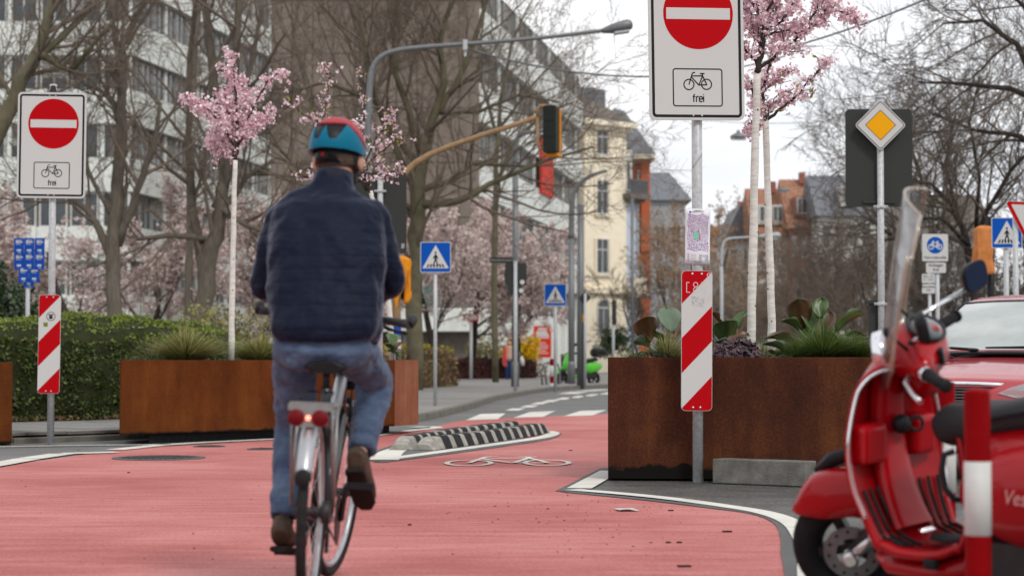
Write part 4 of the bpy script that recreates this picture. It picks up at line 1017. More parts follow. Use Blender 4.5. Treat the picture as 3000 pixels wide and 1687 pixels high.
# ================================================================== SIGNS, POSTS, LAMPS
def rrect(w_, h_, r, cx=0, cz=0, n=5):
    out = []
    for sx, sz, a0 in ((1, 1, 0), (-1, 1, pi / 2), (-1, -1, pi), (1, -1, 3 * pi / 2)):
        for i in range(n + 1):
            a = a0 + pi / 2 * i / n
            out.append((cx + sx * (w_ / 2 - r) + r * cos(a), cz + sz * (h_ / 2 - r) + r * sin(a)))
    return out
FRONT = Matrix(((1, 0, 0, 0), (0, 0, -1, 0), (0, 1, 0, 0), (0, 0, 0, 1)))   # (x, z, depth towards viewer) -> world axes
def fprism(mb, poly, d0, d1, mi=0): mb.prism(poly, d0, d1, mi, FRONT)
def fring(mb, outer, inner, d, mi=0, th=.0006):
    n = len(outer)
    vs = [FRONT @ Vector((p[0], p[1], d)) for p in outer] + [FRONT @ Vector((p[0], p[1], d)) for p in inner]
    mb.add(vs, [[i, (i + 1) % n, n + (i + 1) % n, n + i] for i in range(n)], mi)
def fpoly(mb, poly, d, mi=0): mb.add([FRONT @ Vector((p[0], p[1], d)) for p in poly], [list(range(len(poly)))], mi)
def fstroke(mb, pts, wd, d, mi=0):
    pts = [Vector((p[0], p[1])) for p in pts]; n = len(pts); vs = []
    closed = (pts[0] - pts[-1]).length < 1e-6
    for i, p in enumerate(pts):
        if closed and i in (0, n - 1): a, b = pts[-2], pts[1]
        else: a, b = pts[max(i - 1, 0)], pts[min(i + 1, n - 1)]
        d1 = (p - a).normalized() if (p - a).length > 1e-9 else (b - p).normalized()
        d2 = (b - p).normalized() if (b - p).length > 1e-9 else d1
        t = (d1 + d2); t = t.normalized() if t.length > 1e-6 else d2
        q = Vector((-t.y, t.x)); k = wd / 2 / max(.5, abs(q.dot(Vector((-d2.y, d2.x)))))
        vs += [FRONT @ Vector((p.x + q.x * k, p.y + q.y * k, d)), FRONT @ Vector((p.x - q.x * k, p.y - q.y * k, d))]
    mb.add(vs, [(2 * i, 2 * i + 1, 2 * i + 3, 2 * i + 2) for i in range(n - 1)], mi)
def circ(r, cx=0, cz=0, n=40): return [(cx + r * cos(2 * pi * i / n), cz + r * sin(2 * pi * i / n)) for i in range(n)]
def arc(r, cx, cz, a0, a1, n=10): return [(cx + r * cos(a0 + (a1 - a0) * i / n), cz + r * sin(a0 + (a1 - a0) * i / n)) for i in range(n + 1)]
GLY = {'f': (.62, [[(.18, 0), (.18, 1.15)] + arc(.22, .40, 1.15, pi, pi * .45, 5), [(0, .98), (.48, .98)]]),
       'r': (.55, [[(.06, 0), (.06, 1.04)], [(.06, .70)] + arc(.32, .38, .70, pi, pi * .38, 6)]),
       'e': (.80, [[(.06, .54), (.66, .54)] + [(.66, .70)] + arc(.30, .36, .70, 0, pi, 8) + [(.06, .34)] + arc(.30, .36, .34, pi, 1.80 * pi, 8)]),
       'i': (.26, [[(.08, 0), (.08, 1.04)], [(.08, 1.26), (.08, 1.42)]])}
def glyphs(mb, text, x0, z0, xh, wd, d, mi=0):
    tot = sum(GLY[c][0] for c in text) * xh; x = x0 - tot / 2
    for c in text:
        for st in GLY[c][1]: fstroke(mb, [(x + p[0] * xh, z0 + p[1] * xh) for p in st], wd, d, mi)
        x += GLY[c][0] * xh
def text_mesh(body, size, extr=0.0008, shear=0.0, bold=0.0, align='CENTER'):
    cu = bpy.data.curves.new('lettering', 'FONT'); cu.body = body; cu.size = size; cu.extrude = extr; cu.shear = shear; cu.offset = bold
    cu.align_x = align; cu.align_y = 'CENTER'; cu.resolution_u = 3
    o = bpy.data.objects.new('lettering', cu); COL.objects.link(o)
    me = bpy.data.meshes.new_from_object(o.evaluated_get(bpy.context.evaluated_depsgraph_get()))
    bpy.data.objects.remove(o); bpy.data.curves.remove(cu)
    return me
def lettering(body, size, mat, parent, M, **k):
    me = text_mesh(body, size, **k); me.materials.clear(); me.materials.append(M_[mat])
    return inst('lettering', me, parent, M @ FRONT)
def bolts(root, pts, d, r=.011):
    for x, z in pts:
        b = MB(); b.lathe([(r, 0), (r, .003), (r * .6, .006), (.0005, .007)], 10, FRONT); b.build('bolt', M_['bolt'], root, T(x, -d, z))
def post(root, h, r=.038, mat='galv', cap=True, M=None):
    b = MB(); b.tube([(0, 0, -.05), (0, 0, h)], r, 20, True)
    if cap: b.lathe([(r + .002, h - .03), (r + .002, h + .004), (.001, h + .008)], 18)
    return b.build('post', M_[mat], root, M)
def clamp(root, z, r=.04, d=-.04):
    b = MB(); b.lathe([(r, z - .022), (r + .006, z - .022), (r + .006, z + .022), (r, z + .022)], 18, cap=False)
    for s in (-1, 1): b.box((s * (r + .022), -d * .4, z), (.038, .012, .03)); b.lathe([(.008, -.03), (.008, .03)], 8, T(s * (r + .03), -d * .4, z) @ RX(pi / 2))
    b.box((0, -d, z), (.10, .02, .03))
    return b.build('clamp', M_['galv'], root)

def no_entry_panel(root, zc, rz, d=.055):
    """white panel with the round no entry sign and the small bicycle panel in one print"""
    W, H = .70, 1.09
    b = MB(); fprism(b, rrect(W, H, .045), 0, .012); b.box((0, .012, .35), (.40, .022, .04)); b.box((0, .012, -.35), (.40, .022, .04))
    p = b.build('sign_panel', M_['sign_edge'], root, T(0, -d, zc) @ RZ(rz))
    e = .0128
    b = MB(); fpoly(b, rrect(W - .010, H - .010, .042), e); b.build('white_face', M_['sign_white'], p)
    b = MB(); fring(b, rrect(W - .040, H - .040, .030), rrect(W - .080, H - .080, .014), e + .0008); b.build('border', M_['sign_black'], p)
    cz = .222
    b = MB(); fpoly(b, circ(.257, .016, cz, 64), e + .001); b.build('red_disc', M_['sign_red'], p)
    b = MB(); fpoly(b, [(-.219, cz - .041), (.251, cz - .041), (.251, cz + .041), (-.219, cz + .041)], e + .0018); b.build('white_bar', M_['sign_white'], p)
    b = MB(); sx, sz = .005, -.31
    fring(b, rrect(.368, .275, .022, sx, sz), rrect(.350, .257, .013, sx, sz), e + .001); b.build('panel_outline', M_['sign_black'], p)
    b = MB()
    for k, st in enumerate(bike_symbol()): fstroke(b, [(sx + x * .206, sz + .045 + z * .206) for x, z in st], .0085, e + .001 + .00012 * k)
    b.build('bicycle_symbol', M_['sign_black'], p)
    b = MB(); glyphs(b, 'frei', sx + .006, sz - .104, .039, .0085, e + .0012); b.build('lettering', M_['sign_black'], p)
    bolts(p, [(-.03, -H / 2 + .032), (.033, -H / 2 + .032), (-.03, H / 2 - .032), (.033, H / 2 - .032)], e, .0075)
    return p
def beacon(root, zc, rz, d=.055, lean=0.0, W=.225, H=1.01):
    """striped red and white guide panel"""
    b = MB(); fprism(b, rrect(W, H, .032), 0, .010)
    p = b.build('striped_panel', M_['sign_edge'], root, T(0, -d, zc) @ RZ(rz) @ RY(lean))
    e = .0108; out = rrect(W - .006, H - .006, .030)
    b = MB(); fpoly(b, out, e); b.build('white_face', M_['sign_white'], p)
    # diagonal stripes clipped to the rounded outline
    def clip(poly, keep):
        r = []
        for i in range(len(poly)):
            a, c = poly[i], poly[(i + 1) % len(poly)]; fa, fc = keep(a), keep(c)
            if fa >= 0: r.append(a)
            if (fa >= 0) != (fc >= 0):
                t = fa / (fa - fc); r.append((a[0] + (c[0] - a[0]) * t, a[1] + (c[1] - a[1]) * t))
        return r
    k = 1.05; top = H / 2
    # stripe edges measured as height at the left margin minus slope
    edges = [(top + .3, top - .240), (top - .485, top - .735), (top - .985, -top - .5)]
    b = MB()
    for hi, lo in edges:
        f = lambda q: q[1] - k * (q[0] + W / 2)
        q = clip(out, lambda s: hi - f(s)); q = clip(q, lambda s: f(s) - lo) if q else q
        if len(q) > 2: fpoly(b, q, e + .0008)
    b.build('red_stripes', M_['sign_red'], p)
    bolts(p, [(-.034, H / 2 - .024), (.034, H / 2 - .024), (-.026, -H / 2 + .024), (.026, -H / 2 + .024)], e, .0095)
    return p

# --- right sign post, in focus
R0 = G(2045, 1413)
sp = thing('sign_post', 'large no entry sign with bicycle panel on the grey post by the right planter', 'sign post', tuple(R0), 0, 'no entry sign posts at the cycle road')
post(sp, 3.6)
z_of = lambda py, Y: at(1500, py, Y).z
s_ = S(R0.y)
p = no_entry_panel(sp, z_of(357, R0.y) + .545, rad(7))
p.matrix_local = T((2041 - 2045) / s_, -.055, z_of(356, R0.y) + .545) @ RZ(rad(9)) @ RY(rad(-.7))
q = beacon(sp, z_of(997, R0.y), rad(4), lean=rad(.6), W=.224, H=1.0)
q.matrix_local = T((2040 - 2045) / s_, -.055, z_of(998, R0.y)) @ RZ(rad(5)) @ RY(rad(.35))
# scrawl and worn sticker on the striped panel
scr = MB(); e = .0122
for st in ([(-.055, .415), (-.075, .415), (-.075, .345), (-.05, .345)], circ(.016, -.010, .40, 14) + [(.006, .40)], circ(.020, -.006, .362, 14) + [(.014, .362)], [(.03, .415), (.06, .415), (.03, .38), (.065, .36), (.055, .335), (.035, .335)], circ(.012, .085, .47, 12) + [(.097, .47), (.085, .44)], [(.05, .29), (.10, .33)], [(.06, .28), (.105, .315)]):
    fstroke(scr, st, .005, e)
scr.build('scrawl', pm('marker scrawl', (.62, .55, .55), .6), q)
b = MB(); fpoly(b, [(-.04, .32), (.055, .305), (.05, .24), (-.035, .25)], .0116); b.build('worn_sticker', pm('worn sticker', (.30, .30, .31), .7, col2=(.62, .61, .60), vscale=60), q)
b = MB(); b.grid(lambda u, v: (.0395 * sin((u - .5) * 2.0), -.0395 * cos((u - .5) * 2.0), z_of(466, R0.y) + (v - .5) * .048 + (u - .5) * .10), 8, 1)
b.build('tape', pm('clear grey tape', (.55, .56, .57), .25), sp, solid=.0006, offset=1)
# --- paper notice with the street plan
nt_ = thing('map_notice', 'paper street plan notice tied to the right sign post', 'notice', (R0.x, R0.y - .046, z_of(694, R0.y)))
PW, PH = .180, .395
def paper(u, v): x = (u - .5) * PW; return (x + .006 * (v - .5), .022 * (abs(u - .5) * 2) ** 1.6 * (1.0 if u > .5 else .8) - .004 * sin(v * 9), (v - .5) * PH + .008 * (.5 - u))
b = MB(); b.grid(paper, 12, 10); b.build('paper', pm('notice paper', (.74, .73, .77), .35, var=.03, vscale=20), nt_, solid=.0006, offset=-1)
def on_paper(x0, x1, z0, z1, mb, mi=0, lift=.0016, sk=0.0):
    vs = []
    for x, z in ((x0, z0), (x1, z0), (x1, z1), (x0, z1)):
        P_ = Vector(paper(x + (z - .5) * sk, z)); vs.append(P_ + Vector((0, -lift, 0)))
    mb.add(vs, [(0, 1, 2, 3)], mi)
pr = MB(); rn = random.Random(5)
for i in range(13):
    for j in range(17):
        if 4 <= i <= 7 and 6 <= j <= 8: continue
        x, z = .09 + i * .064 + .02 * sin(j * .9), .24 + j * .039 + .012 * sin(i * .8 + 1)
        for k in range(3):
            a = rn.uniform(0, .03); c = rn.uniform(0, .02); on_paper(x + a, x + a + rn.uniform(.020, .042), z + c, z + c + rn.uniform(.009, .020), pr, rn.choice((0, 0, 1, 2)), .0016, .0)
on_paper(.33, .58, .45, .58, pr, 3, .002)
on_paper(.56, .60, .43, .56, pr, 4, .0024); on_paper(.50, .56, .57, .595, pr, 4, .0024)
for j in range(9): on_paper(.56, .93, .055 + j * .014, .061 + j * .014, pr, 5)
for j in range(5): on_paper(.22, .45, .05 + j * .03, .055 + j * .03, pr, 5); on_paper(.10, .17, .05 + j * .03, .062 + j * .03, pr, 1)
pr.build('map_print', [pm('map violet', (.26, .17, .38), .6), pm('map magenta', (.36, .06, .30), .6), pm('map pale violet', (.42, .34, .54), .6), pm('map green', (.22, .55, .42), .6), pm('map red line', (.55, .12, .16), .6), pm('map small print', (.25, .25, .27), .6)], nt_)
b = MB(); fpoly(b, circ(.0075, -.055, PH / 2 - .022, 14), .0205); b.build('logo_dot', M_['sign_blue'], nt_, T(0, .014, 0))
lettering('STADTVERWALTUNG\nFRANKFURT AM MAIN', .0085, 'sign_black', nt_, T(.002, -.003, PH / 2 - .020), extr=.0002)
for dz in (PH / 2 - .012, -PH / 2 + .014):
    b = MB(); b.tube([(-.032, .012, dz), (-.02, -.005, dz + .001), (.02, -.006, dz), (.035, .012, dz - .001)], .0016, 6); b.build('cable_tie', M_['black_plastic'], nt_)

# --- left sign post
L0 = G(148, 1303)
s_ = S(L0.y)
sl_ = thing('sign_post', 'smaller looking no entry sign with bicycle panel on the far left post', 'sign post', tuple(L0), 0, 'no entry sign posts at the cycle road')
post(sl_, z_of(272, L0.y) + .08, .036)
p = no_entry_panel(sl_, 0, 0); p.matrix_local = T((148.5 - 148) / s_, -.055, z_of(428, L0.y)) @ RZ(rad(3)) @ RY(rad(.5))
b = MB(); fprism(b, [(-.055, .5), (.06, .5), (.02, .62), (-.015, .62)], -.02, -.005)
b.build('backing_plate', M_['sign_back'], p)
q = beacon(sl_, 0, 0); q.matrix_local = T((146 - 148) / s_, -.055, z_of(1008, L0.y)) @ RZ(rad(3)) @ RY(rad(.6))
st = MB(); fpoly(st, circ(.046, .012, .285, 20), .0118, 0); fring(st, circ(.046, .012, .285, 20), circ(.040, .012, .285, 20), .0126, 1); st.box((.012, -.0128, .30), (.05, .0004, .012), 1); st.box((.012, -.0128, .275), (.035, .0004, .03), 1)
st.build('round_sticker', [M_['sign_white'], M_['sign_black']], q)
st = MB(); fpoly(st, [(-.065, .22), (-.02, .225), (-.018, .18), (-.06, .178)], .0118); st.build('square_sticker', pm('green black sticker', (.03, .05, .02), .5, col2=(.30, .40, .05), vscale=70), q)

# --- blue placard board behind it
B0 = at(80, 1050, 32); bp = thing('placard_post', 'cluster of blue printed placards on a thin pole above the hedge', 'sign post', (B0.x, B0.y, KZ))
post(bp, z_of(715, 32) - KZ + .2, .034)
cw, ch_ = 29 / S(32), 48 / S(32); rp_ = random.Random(2)
card = MB(); fprism(card, rrect(cw, ch_, .003, n=1), 0, .008); cme = card.mesh('placard', pm('placard blue', (.004, .06, .34), .5, var=.15, vscale=15))
pt_ = MB()
for k, (x, z, a, h_) in enumerate(((-.35, .33, .22, .06), (-.30, .22, .3, .05), (.05, .36, .5, .04), (.1, .25, .6, .07), (-.1, .12, .5, .03), (0, -.25, .42, .11), (.1, -.40, .3, .03))): pt_.box((x * cw * .6, -.0095, z * ch_), (a * cw, .001, h_ * ch_))
pme = pt_.mesh('print', M_['sign_white'])
for x, y in ((56, 722), (86, 722), (116, 722), (56, 766), (86, 766), (116, 766), (70, 805), (101, 805), (84, 818)):
    o = inst('placard', cme, bp, T((x - 80) / S(32), -.05 - rp_.uniform(0, .02) + (.02 if y > 810 else 0), z_of(y, 32) - KZ)); inst('print', pme, o)

# --- priority road sign post with black sign backs
D0 = at(2583, 1050, 21.3); dp = thing('priority_post', 'white and amber diamond sign on a post with two black sign backs', 'sign post', (D0.x, D0.y, 0))
post(dp, z_of(310, 21.3) + .1, .036); s_ = S(21.3)
def back_panel(root, name, w_, h_, x, z, d=.05, sticker=True, n=0):
    b = MB(); fprism(b, rrect(w_, h_, .045), 0, .012); b.box((0, -.02, h_ * .45), (.35, .018, .03)); b.box((0, -.02, -h_ * .45), (.35, .018, .03))
    o = b.build(name, M_['sign_back'], root, T(x, d, z))
    if sticker:
        b = MB(); fpoly(b, [(0, 0), (.040, .004), (.045, .066), (.006, .068)], .0128, 0)
        for x0, z0, ww, hh in ((.012, .012, .005, .045), (.026, .03, .012, .006), (.026, .045, .005, .02), (.028, .012, .012, .006)): b.box((x0 + ww / 2, -.0136, z0 + hh / 2), (ww, .0006, hh), 1)
        b.build('sticker', [pm('sticker grey', (.42, .43, .44), .5), M_['sign_black']], o, T(w_ / 2 - .07, 0, -h_ / 2 + .07))
    return o
back_panel(dp, 'sign_back', 196 / s_, 288 / s_, (2580.5 - 2583) / s_, z_of(462, 21.3))
back_panel(dp, 'sign_back', 72 / s_, 118 / s_, (2583 - 2583) / s_, z_of(938, 21.3), sticker=False)
a_ = 152 / s_ / math.sqrt(2)
b = MB(); fprism(b, rrect(a_, a_, .035), 0, .010); pd = b.build('diamond_panel', M_['sign_edge'], dp, T((2581 - 2583) / s_, -.05, z_of(369, 21.3)) @ RY(pi / 4))
b = MB(); fpoly(b, rrect(a_ - .008, a_ - .008, .032), .0108); b.build('white_face', M_['sign_white'], pd)
b = MB(); fring(b, rrect(a_ - .022, a_ - .022, .024), rrect(a_ - .038, a_ - .038, .018), .0114); b.build('border', M_['sign_black'], pd)
k = a_ * .565
b = MB(); fpoly(b, rrect(k, k, .004), .0114); b.build('amber_square', M_['sign_yellow'], pd)
b = MB(); fring(b, rrect(k + .012, k + .012, .006), rrect(k, k, .004), .0116); b.build('square_outline', M_['sign_black'], pd)
for z in (606, 890): clamp(dp, z_of(z, 21.3), .037, .03)

# --- zebra crossing signs
def man_symbol():
    """striding pedestrian on a zebra, unit triangle space"""
    body = [(-.035, .62), (.03, .64), (.10, .50), (.14, .36), (.10, .345), (.055, .46), (.05, .34), (.13, .06), (.18, .02), (.08, .02), (.005, .26), (-.06, .10), (-.10, .02), (-.17, .02), (-.13, .06), (-.05, .34), (-.045, .47), (-.10, .38), (-.14, .395), (-.10, .50)]
    return body
def zebra_sign(root, w_, x, z, d=.045, rz=0.0):
    b = MB(); fprism(b, rrect(w_, w_, w_ * .05), 0, .010)
    p = b.build('zebra_panel', M_['sign_edge'], root, T(x, -d, z) @ RZ(rz))
    b = MB(); fpoly(b, rrect(w_ * .95, w_ * .95, w_ * .04), .0112); b.build('blue_face', M_['sign_blue'], p)
    t = MB(); h_ = w_ * .76; fpoly(t, [(-w_ * .43, -w_ * .36), (w_ * .43, -w_ * .36), (0, -w_ * .36 + h_)], .0124); t.build('white_triangle', M_['sign_white'], p)
    m = MB(); k = w_ * .72; o_ = -w_ * .33
    fpoly(m, [(q[0] * k * .9, o_ + .08 * k + q[1] * k * .80) for q in man_symbol()], .0138); fpoly(m, circ(k * .050, 0, o_ + k * .66, 14), .0138)
    for i, xx in enumerate((-.42, -.27, -.12, .03, .18, .33)):
        fpoly(m, [(xx * k, o_), ((xx + .085) * k, o_), ((xx + .085) * k * .80 + .0, o_ + .15 * k), (xx * k * .80, o_ + .15 * k)], .0132)
    m.build('pedestrian_symbol', M_['sign_black'], p)
    return p
Z0 = G(1275, 1203, .02); zs = thing('zebra_sign', 'larger blue zebra crossing sign on a thin pole just right of the cyclist', 'road sign', (Z0.x, Z0.y, 0), 0, 'blue zebra crossing signs')
s_ = S(Z0.y); post(zs, z_of(712, Z0.y), .030); zebra_sign(zs, 90 / s_, (1276 - 1275) / s_, z_of(754, Z0.y))
Z1 = at(1627, 1050, 53); zs = thing('zebra_sign', 'smaller distant blue zebra crossing sign above the bike stand', 'road sign', (Z1.x, Z1.y, 0), 0, 'blue zebra crossing signs')
s_ = S(53); post(zs, z_of(835, 53), .045); zebra_sign(zs, 65 / s_, 0, z_of(864, 53))
Z2 = at(2950, 1050, 27); zs = thing('zebra_sign', 'blue zebra crossing sign behind the give way triangle at the right edge', 'road sign', (Z2.x, Z2.y, 0), 0, 'blue zebra crossing signs')
s_ = S(27); post(zs, z_of(640, 27), .036); zebra_sign(zs, 90 / s_, 0, z_of(683, 27))
# --- give way sign
V0 = at(2978, 1050, 25.5); gw = thing('give_way_sign', 'red and white give way triangle cut by the right edge', 'road sign', (V0.x, V0.y, 0)); s_ = S(25.5)
post(gw, z_of(600, 25.5), .036)
w_ = 136 / s_; h_ = w_ * .87
def tri(w_, zt, zb, r=.03):
    out = []
    for (x, z), a0 in (((w_ / 2, zt), pi / 2), ((-w_ / 2, zt), pi / 2 + 2 * pi / 3), ((0, zb), pi / 2 + 4 * pi / 3)):
        cx = x - math.copysign(r * 1.7, x) if x else 0; cz = z - r if x else z + r * 2
        for i in range(5): a = a0 - 2 * pi / 3 + 2 * pi / 3 * i / 4 + 0; out.append((cx + r * cos(a), cz + r * sin(a)))
    return out
b = MB(); fprism(b, tri(w_, 0, -h_), 0, .01); pg = b.build('give_way_panel', M_['sign_edge'], gw, T((3012 - 2978) / s_, -.05, z_of(592, 25.5)) @ RY(rad(3)))
b = MB(); fpoly(b, [(x * .97, z * .97 - .008) for x, z in tri(w_, 0, -h_)], .0112); b.build('red_border', M_['sign_red'], pg)
b = MB(); fpoly(b, [(x * .72, z * .72 - h_ * .085) for x, z in tri(w_, 0, -h_, .012)], .0124); b.build('white_face', M_['sign_white'], pg)
# --- cycle street sign with supplementary plates
C0 = at(2748, 1050, 33); cs = thing('cycle_street_sign', 'white cycle street sign with blue bicycle disc and small plates on a pole', 'road sign', (C0.x, C0.y, 0)); s_ = S(33)
post(cs, z_of(690, 33), .034)
def plate(root, name, px, py, w_, h_, d=.045):
    b = MB(); fprism(b, rrect(w_ / s_, h_ / s_, .02), 0, .010); o = b.build(name, M_['sign_edge'], root, T((px - 2748) / s_, -d, z_of(py, 33)))
    b = MB(); fpoly(b, rrect(w_ / s_ * .97, h_ / s_ * .97, .018), .0112); b.build('white_face', M_['sign_white'], o); return o
o = plate(cs, 'sign_panel', 2740, 726, 76, 80)
b = MB(); fpoly(b, circ(24.5 / s_, 0, 7 / s_, 36), .0124); b.build('blue_disc', M_['sign_blue'], o)
b = MB()
for k, stt in enumerate(bike_symbol()): fstroke(b, [(x * 40 / s_, 7 / s_ + z * 40 / s_) for x, z in stt], .016, .0134 + .0001 * k)
b.build('bicycle_symbol', M_['sign_white'], o)
lettering('Fahrradstraße', 11.5 / s_, 'sign_black', o, T(0, -.0134, -29 / s_))
o = plate(cs, 'supplementary_plate', 2742, 785, 58, 30)
lettering('Anlieger\nfrei', 13 / s_, 'sign_black', o, T(0, -.0134, 1 / s_))
# second pole with plates
c2 = thing('plate_post', 'thin pole with two small grey white plates left of the cycle street sign', 'road sign', tuple(at(2725, 1050, 36).to_2d()) + (0,)); s_ = S(36)
post(c2, z_of(800, 36), .03)
for py, txt in ((816, 'Mo - Fr\n7 - 17 h'), (846, 'Bewohner\nfrei')):
    b = MB(); fprism(b, rrect(38 / s_, 27 / s_, .02), 0, .01); o = b.build('supplementary_plate', M_['sign_white'], c2, T((2720 - 2725) / s_, -.045, z_of(py, 36)))
    lettering(txt, 9.5 / s_, 'sign_black', o, T(0, -.0125, 1 / s_))
# --- covered signals
M_['orange_cover'] = pm('orange cover cloth', (.72, .26, .012), .6, var=.12, vscale=9, bump=.5, bscale=14)
M_['tan_cover'] = pm('faded orange cover cloth', (.55, .20, .06), .65, var=.14, vscale=9, bump=.5, bscale=14)
M_['signal_tan'] = pm('tan brown painted mast', (.29, .185, .10), .55, var=.2, vscale=12)
M_['signal_black'] = pm('signal housing dark green black', (.016, .020, .016), .5, var=.2, vscale=20)
def cover(root, mat, w_, h_, dpt, seed, M, name='cloth_cover', flare=.25):
    rr = Rng(seed); secs = []
    for i in range(11):
        t = i / 10; k = 1 + flare * max(0, t - .7) * 2 * (1 if i < 10 else 1.15) - .16 * math.exp(-((t - .68) / .10) ** 2)
        secs.append(t)
    mb = MB()
    def fn(u, v):
        a = 2 * pi * u; k = 1 - .07 * math.exp(-((v - .72) / .10) ** 2) + flare * max(0, v - .78) * 1.6
        c, s = cos(a), sin(a); c = math.copysign(abs(c) ** .3, c); s = math.copysign(abs(s) ** .3, s)
        f = 1 + (.05 + .22 * max(0, v - .5)) * sin(a * 4 + v * 7 + seed) + .04 * sin(a * 9 - v * 8)
        z = -v * h_ + (.10 * h_ * sin(a + .8) * max(0, v - .75) * 4)
        if flare < 0: k *= max(.12, 1 + flare * max(0, v - .3) * 1.4)
        if v < .04: k *= .55
        return (w_ / 2 * k * c * f, dpt / 2 * k * s * f, z)
    mb.grid(fn, 36, 18); return mb.build(name, M_[mat], root, M, solid=.004)
m0 = at(1162, 1050, 36); sg = thing('traffic_signal', 'tan signal mast with long arm and covered orange heads behind the cyclist', 'traffic light', (m0.x, m0.y, 0)); s_ = S(36)
b = MB(); b.tube([(0, 0, 0), (0, 0, z_of(560, 36))], .075, 14); b.build('mast', M_['signal_tan'], sg)
b = MB(); b.lathe([(.085, 0), (.082, 1.3), (.076, 1.5)], 16); b.build('mast_base', M_['galv_dark'], sg)
for px, py, nn_ in ((1166, 1008, 0), (1163, 968, 1)):
    b = MB(); b.grid(lambda u, v: (.0875 * sin((u - .4) * 2), -.0875 * cos((u - .4) * 2), (v - .5) * .16), 6, 1); b.build('sticker', M_['sign_blue'] if nn_ else M_['sign_white'], sg, T(0, 0, z_of(py, 36)))
pts = [((px - 1162) / s_, 0, z_of(py, 36)) for px, py in ((1162, 600), (1170, 540), (1186, 505), (1215, 478), (1260, 452), (1320, 428), (1400, 400), (1480, 375), (1572, 343))]
b = MB(); b.tube(pts, [.07, .065, .06, .058, .054, .05, .048, .045, .042], 12); b.build('arm', M_['signal_tan'], sg)
hx = (1612 - 1162) / s_
b = MB(); b.tube([((1574 - 1162) / s_, 0, z_of(343, 36)), ((1574 - 1162) / s_, 0, z_of(322, 36)), ((1582 - 1162) / s_, 0, z_of(310, 36)), (hx, 0, z_of(312, 36))], .03, 8)
b.tube([((1574 - 1162) / s_, 0, z_of(345, 36)), ((1575 - 1162) / s_, 0, z_of(420, 36)), ((1580 - 1162) / s_, 0, z_of(435, 36)), (hx, 0, z_of(440, 36))], .028, 8); b.build('bracket', M_['signal_tan'], sg)
b = MB(); fprism(b, rrect(40 / s_, 140 / s_, .05), -.10, .12); hd = b.build('signal_head', M_['signal_black'], sg, T((1615 - 1162) / s_, 0, z_of(380, 36)) @ RZ(rad(-18)), bevel=.015)
b = MB(); b.box((0, 0, .0), (.21, .012, .004)); b.box((0, 0, .3), (.21, .012, .004)); b.build('seam', M_['black_plastic'], hd, T(0, -.121, -.15))
b = MB(); fprism(b, rrect(47 / s_, 128 / s_, .04), -.16, -.10); b.box((0, .16, -.45), (.24, .3, .05)); b.build('orange_cover', M_['orange_cover'], hd)
for zz in (-.28, 0, .28):
    b = MB(); b.lathe([(.11, 0), (.115, .2), (.11, .2), (.10, .02)], 16, RX(-pi / 2), cap=False); b.build('visor', M_['black_plastic'], hd, T(0, .14, zz))
for px, py, w_, h_, sd_, nm in ((1164, 752, 74, 140, 1, 0), (1193, 758, 20, 122, 2, 1)):
    cover(sg, 'orange_cover', w_ / s_, h_ / s_, .34, sd_, T((px - 1162) / s_, -.22 if nm == 0 else .1, z_of(py, 36)), flare=-1.0 if nm == 0 else .1)
b = MB(); fprism(b, rrect(36 / s_, 100 / s_, .04), -.1, .1); b.build('signal_head', M_['signal_black'], sg, T((1186 - 1162) / s_, .18, z_of(825, 36)))
m1 = at(2905, 1050, 31); sg = thing('traffic_signal', 'covered signal in a faded orange hood beside the zebra sign on the right', 'traffic light', (m1.x, m1.y, 0)); s_ = S(31)
b = MB(); b.tube([(0, 0, 0), (0, 0, z_of(640, 31))], .06, 12); b.build('mast', M_['black_plastic'], sg)
b = MB(); b.box((0, 0, 0), (26 / s_, .10, 112 / s_)); b.build('backboard', M_['black_plastic'], sg, T((2906 - 2905) / s_, .05, z_of(690, 31)), bevel=.02)
cover(sg, 'tan_cover', 50 / s_, 135 / s_, .30, 4, T((2882 - 2905) / s_, -.12, z_of(664, 31)) @ RY(rad(4)), flare=.55)

# --- sign back on the pole right behind the cyclist
K0 = at(1113, 1050, 27); kb = thing('sign_back_post', 'tall black sign back on a pale pole behind the cyclist shoulder', 'sign post', (K0.x, K0.y, 0)); s_ = S(27)
post(kb, z_of(500, 27), .038); back_panel(kb, 'sign_back', 155 / s_, 240 / s_, (1112 - 1113) / s_, z_of(623, 27))
clamp(kb, z_of(560, 27), .039, .03)

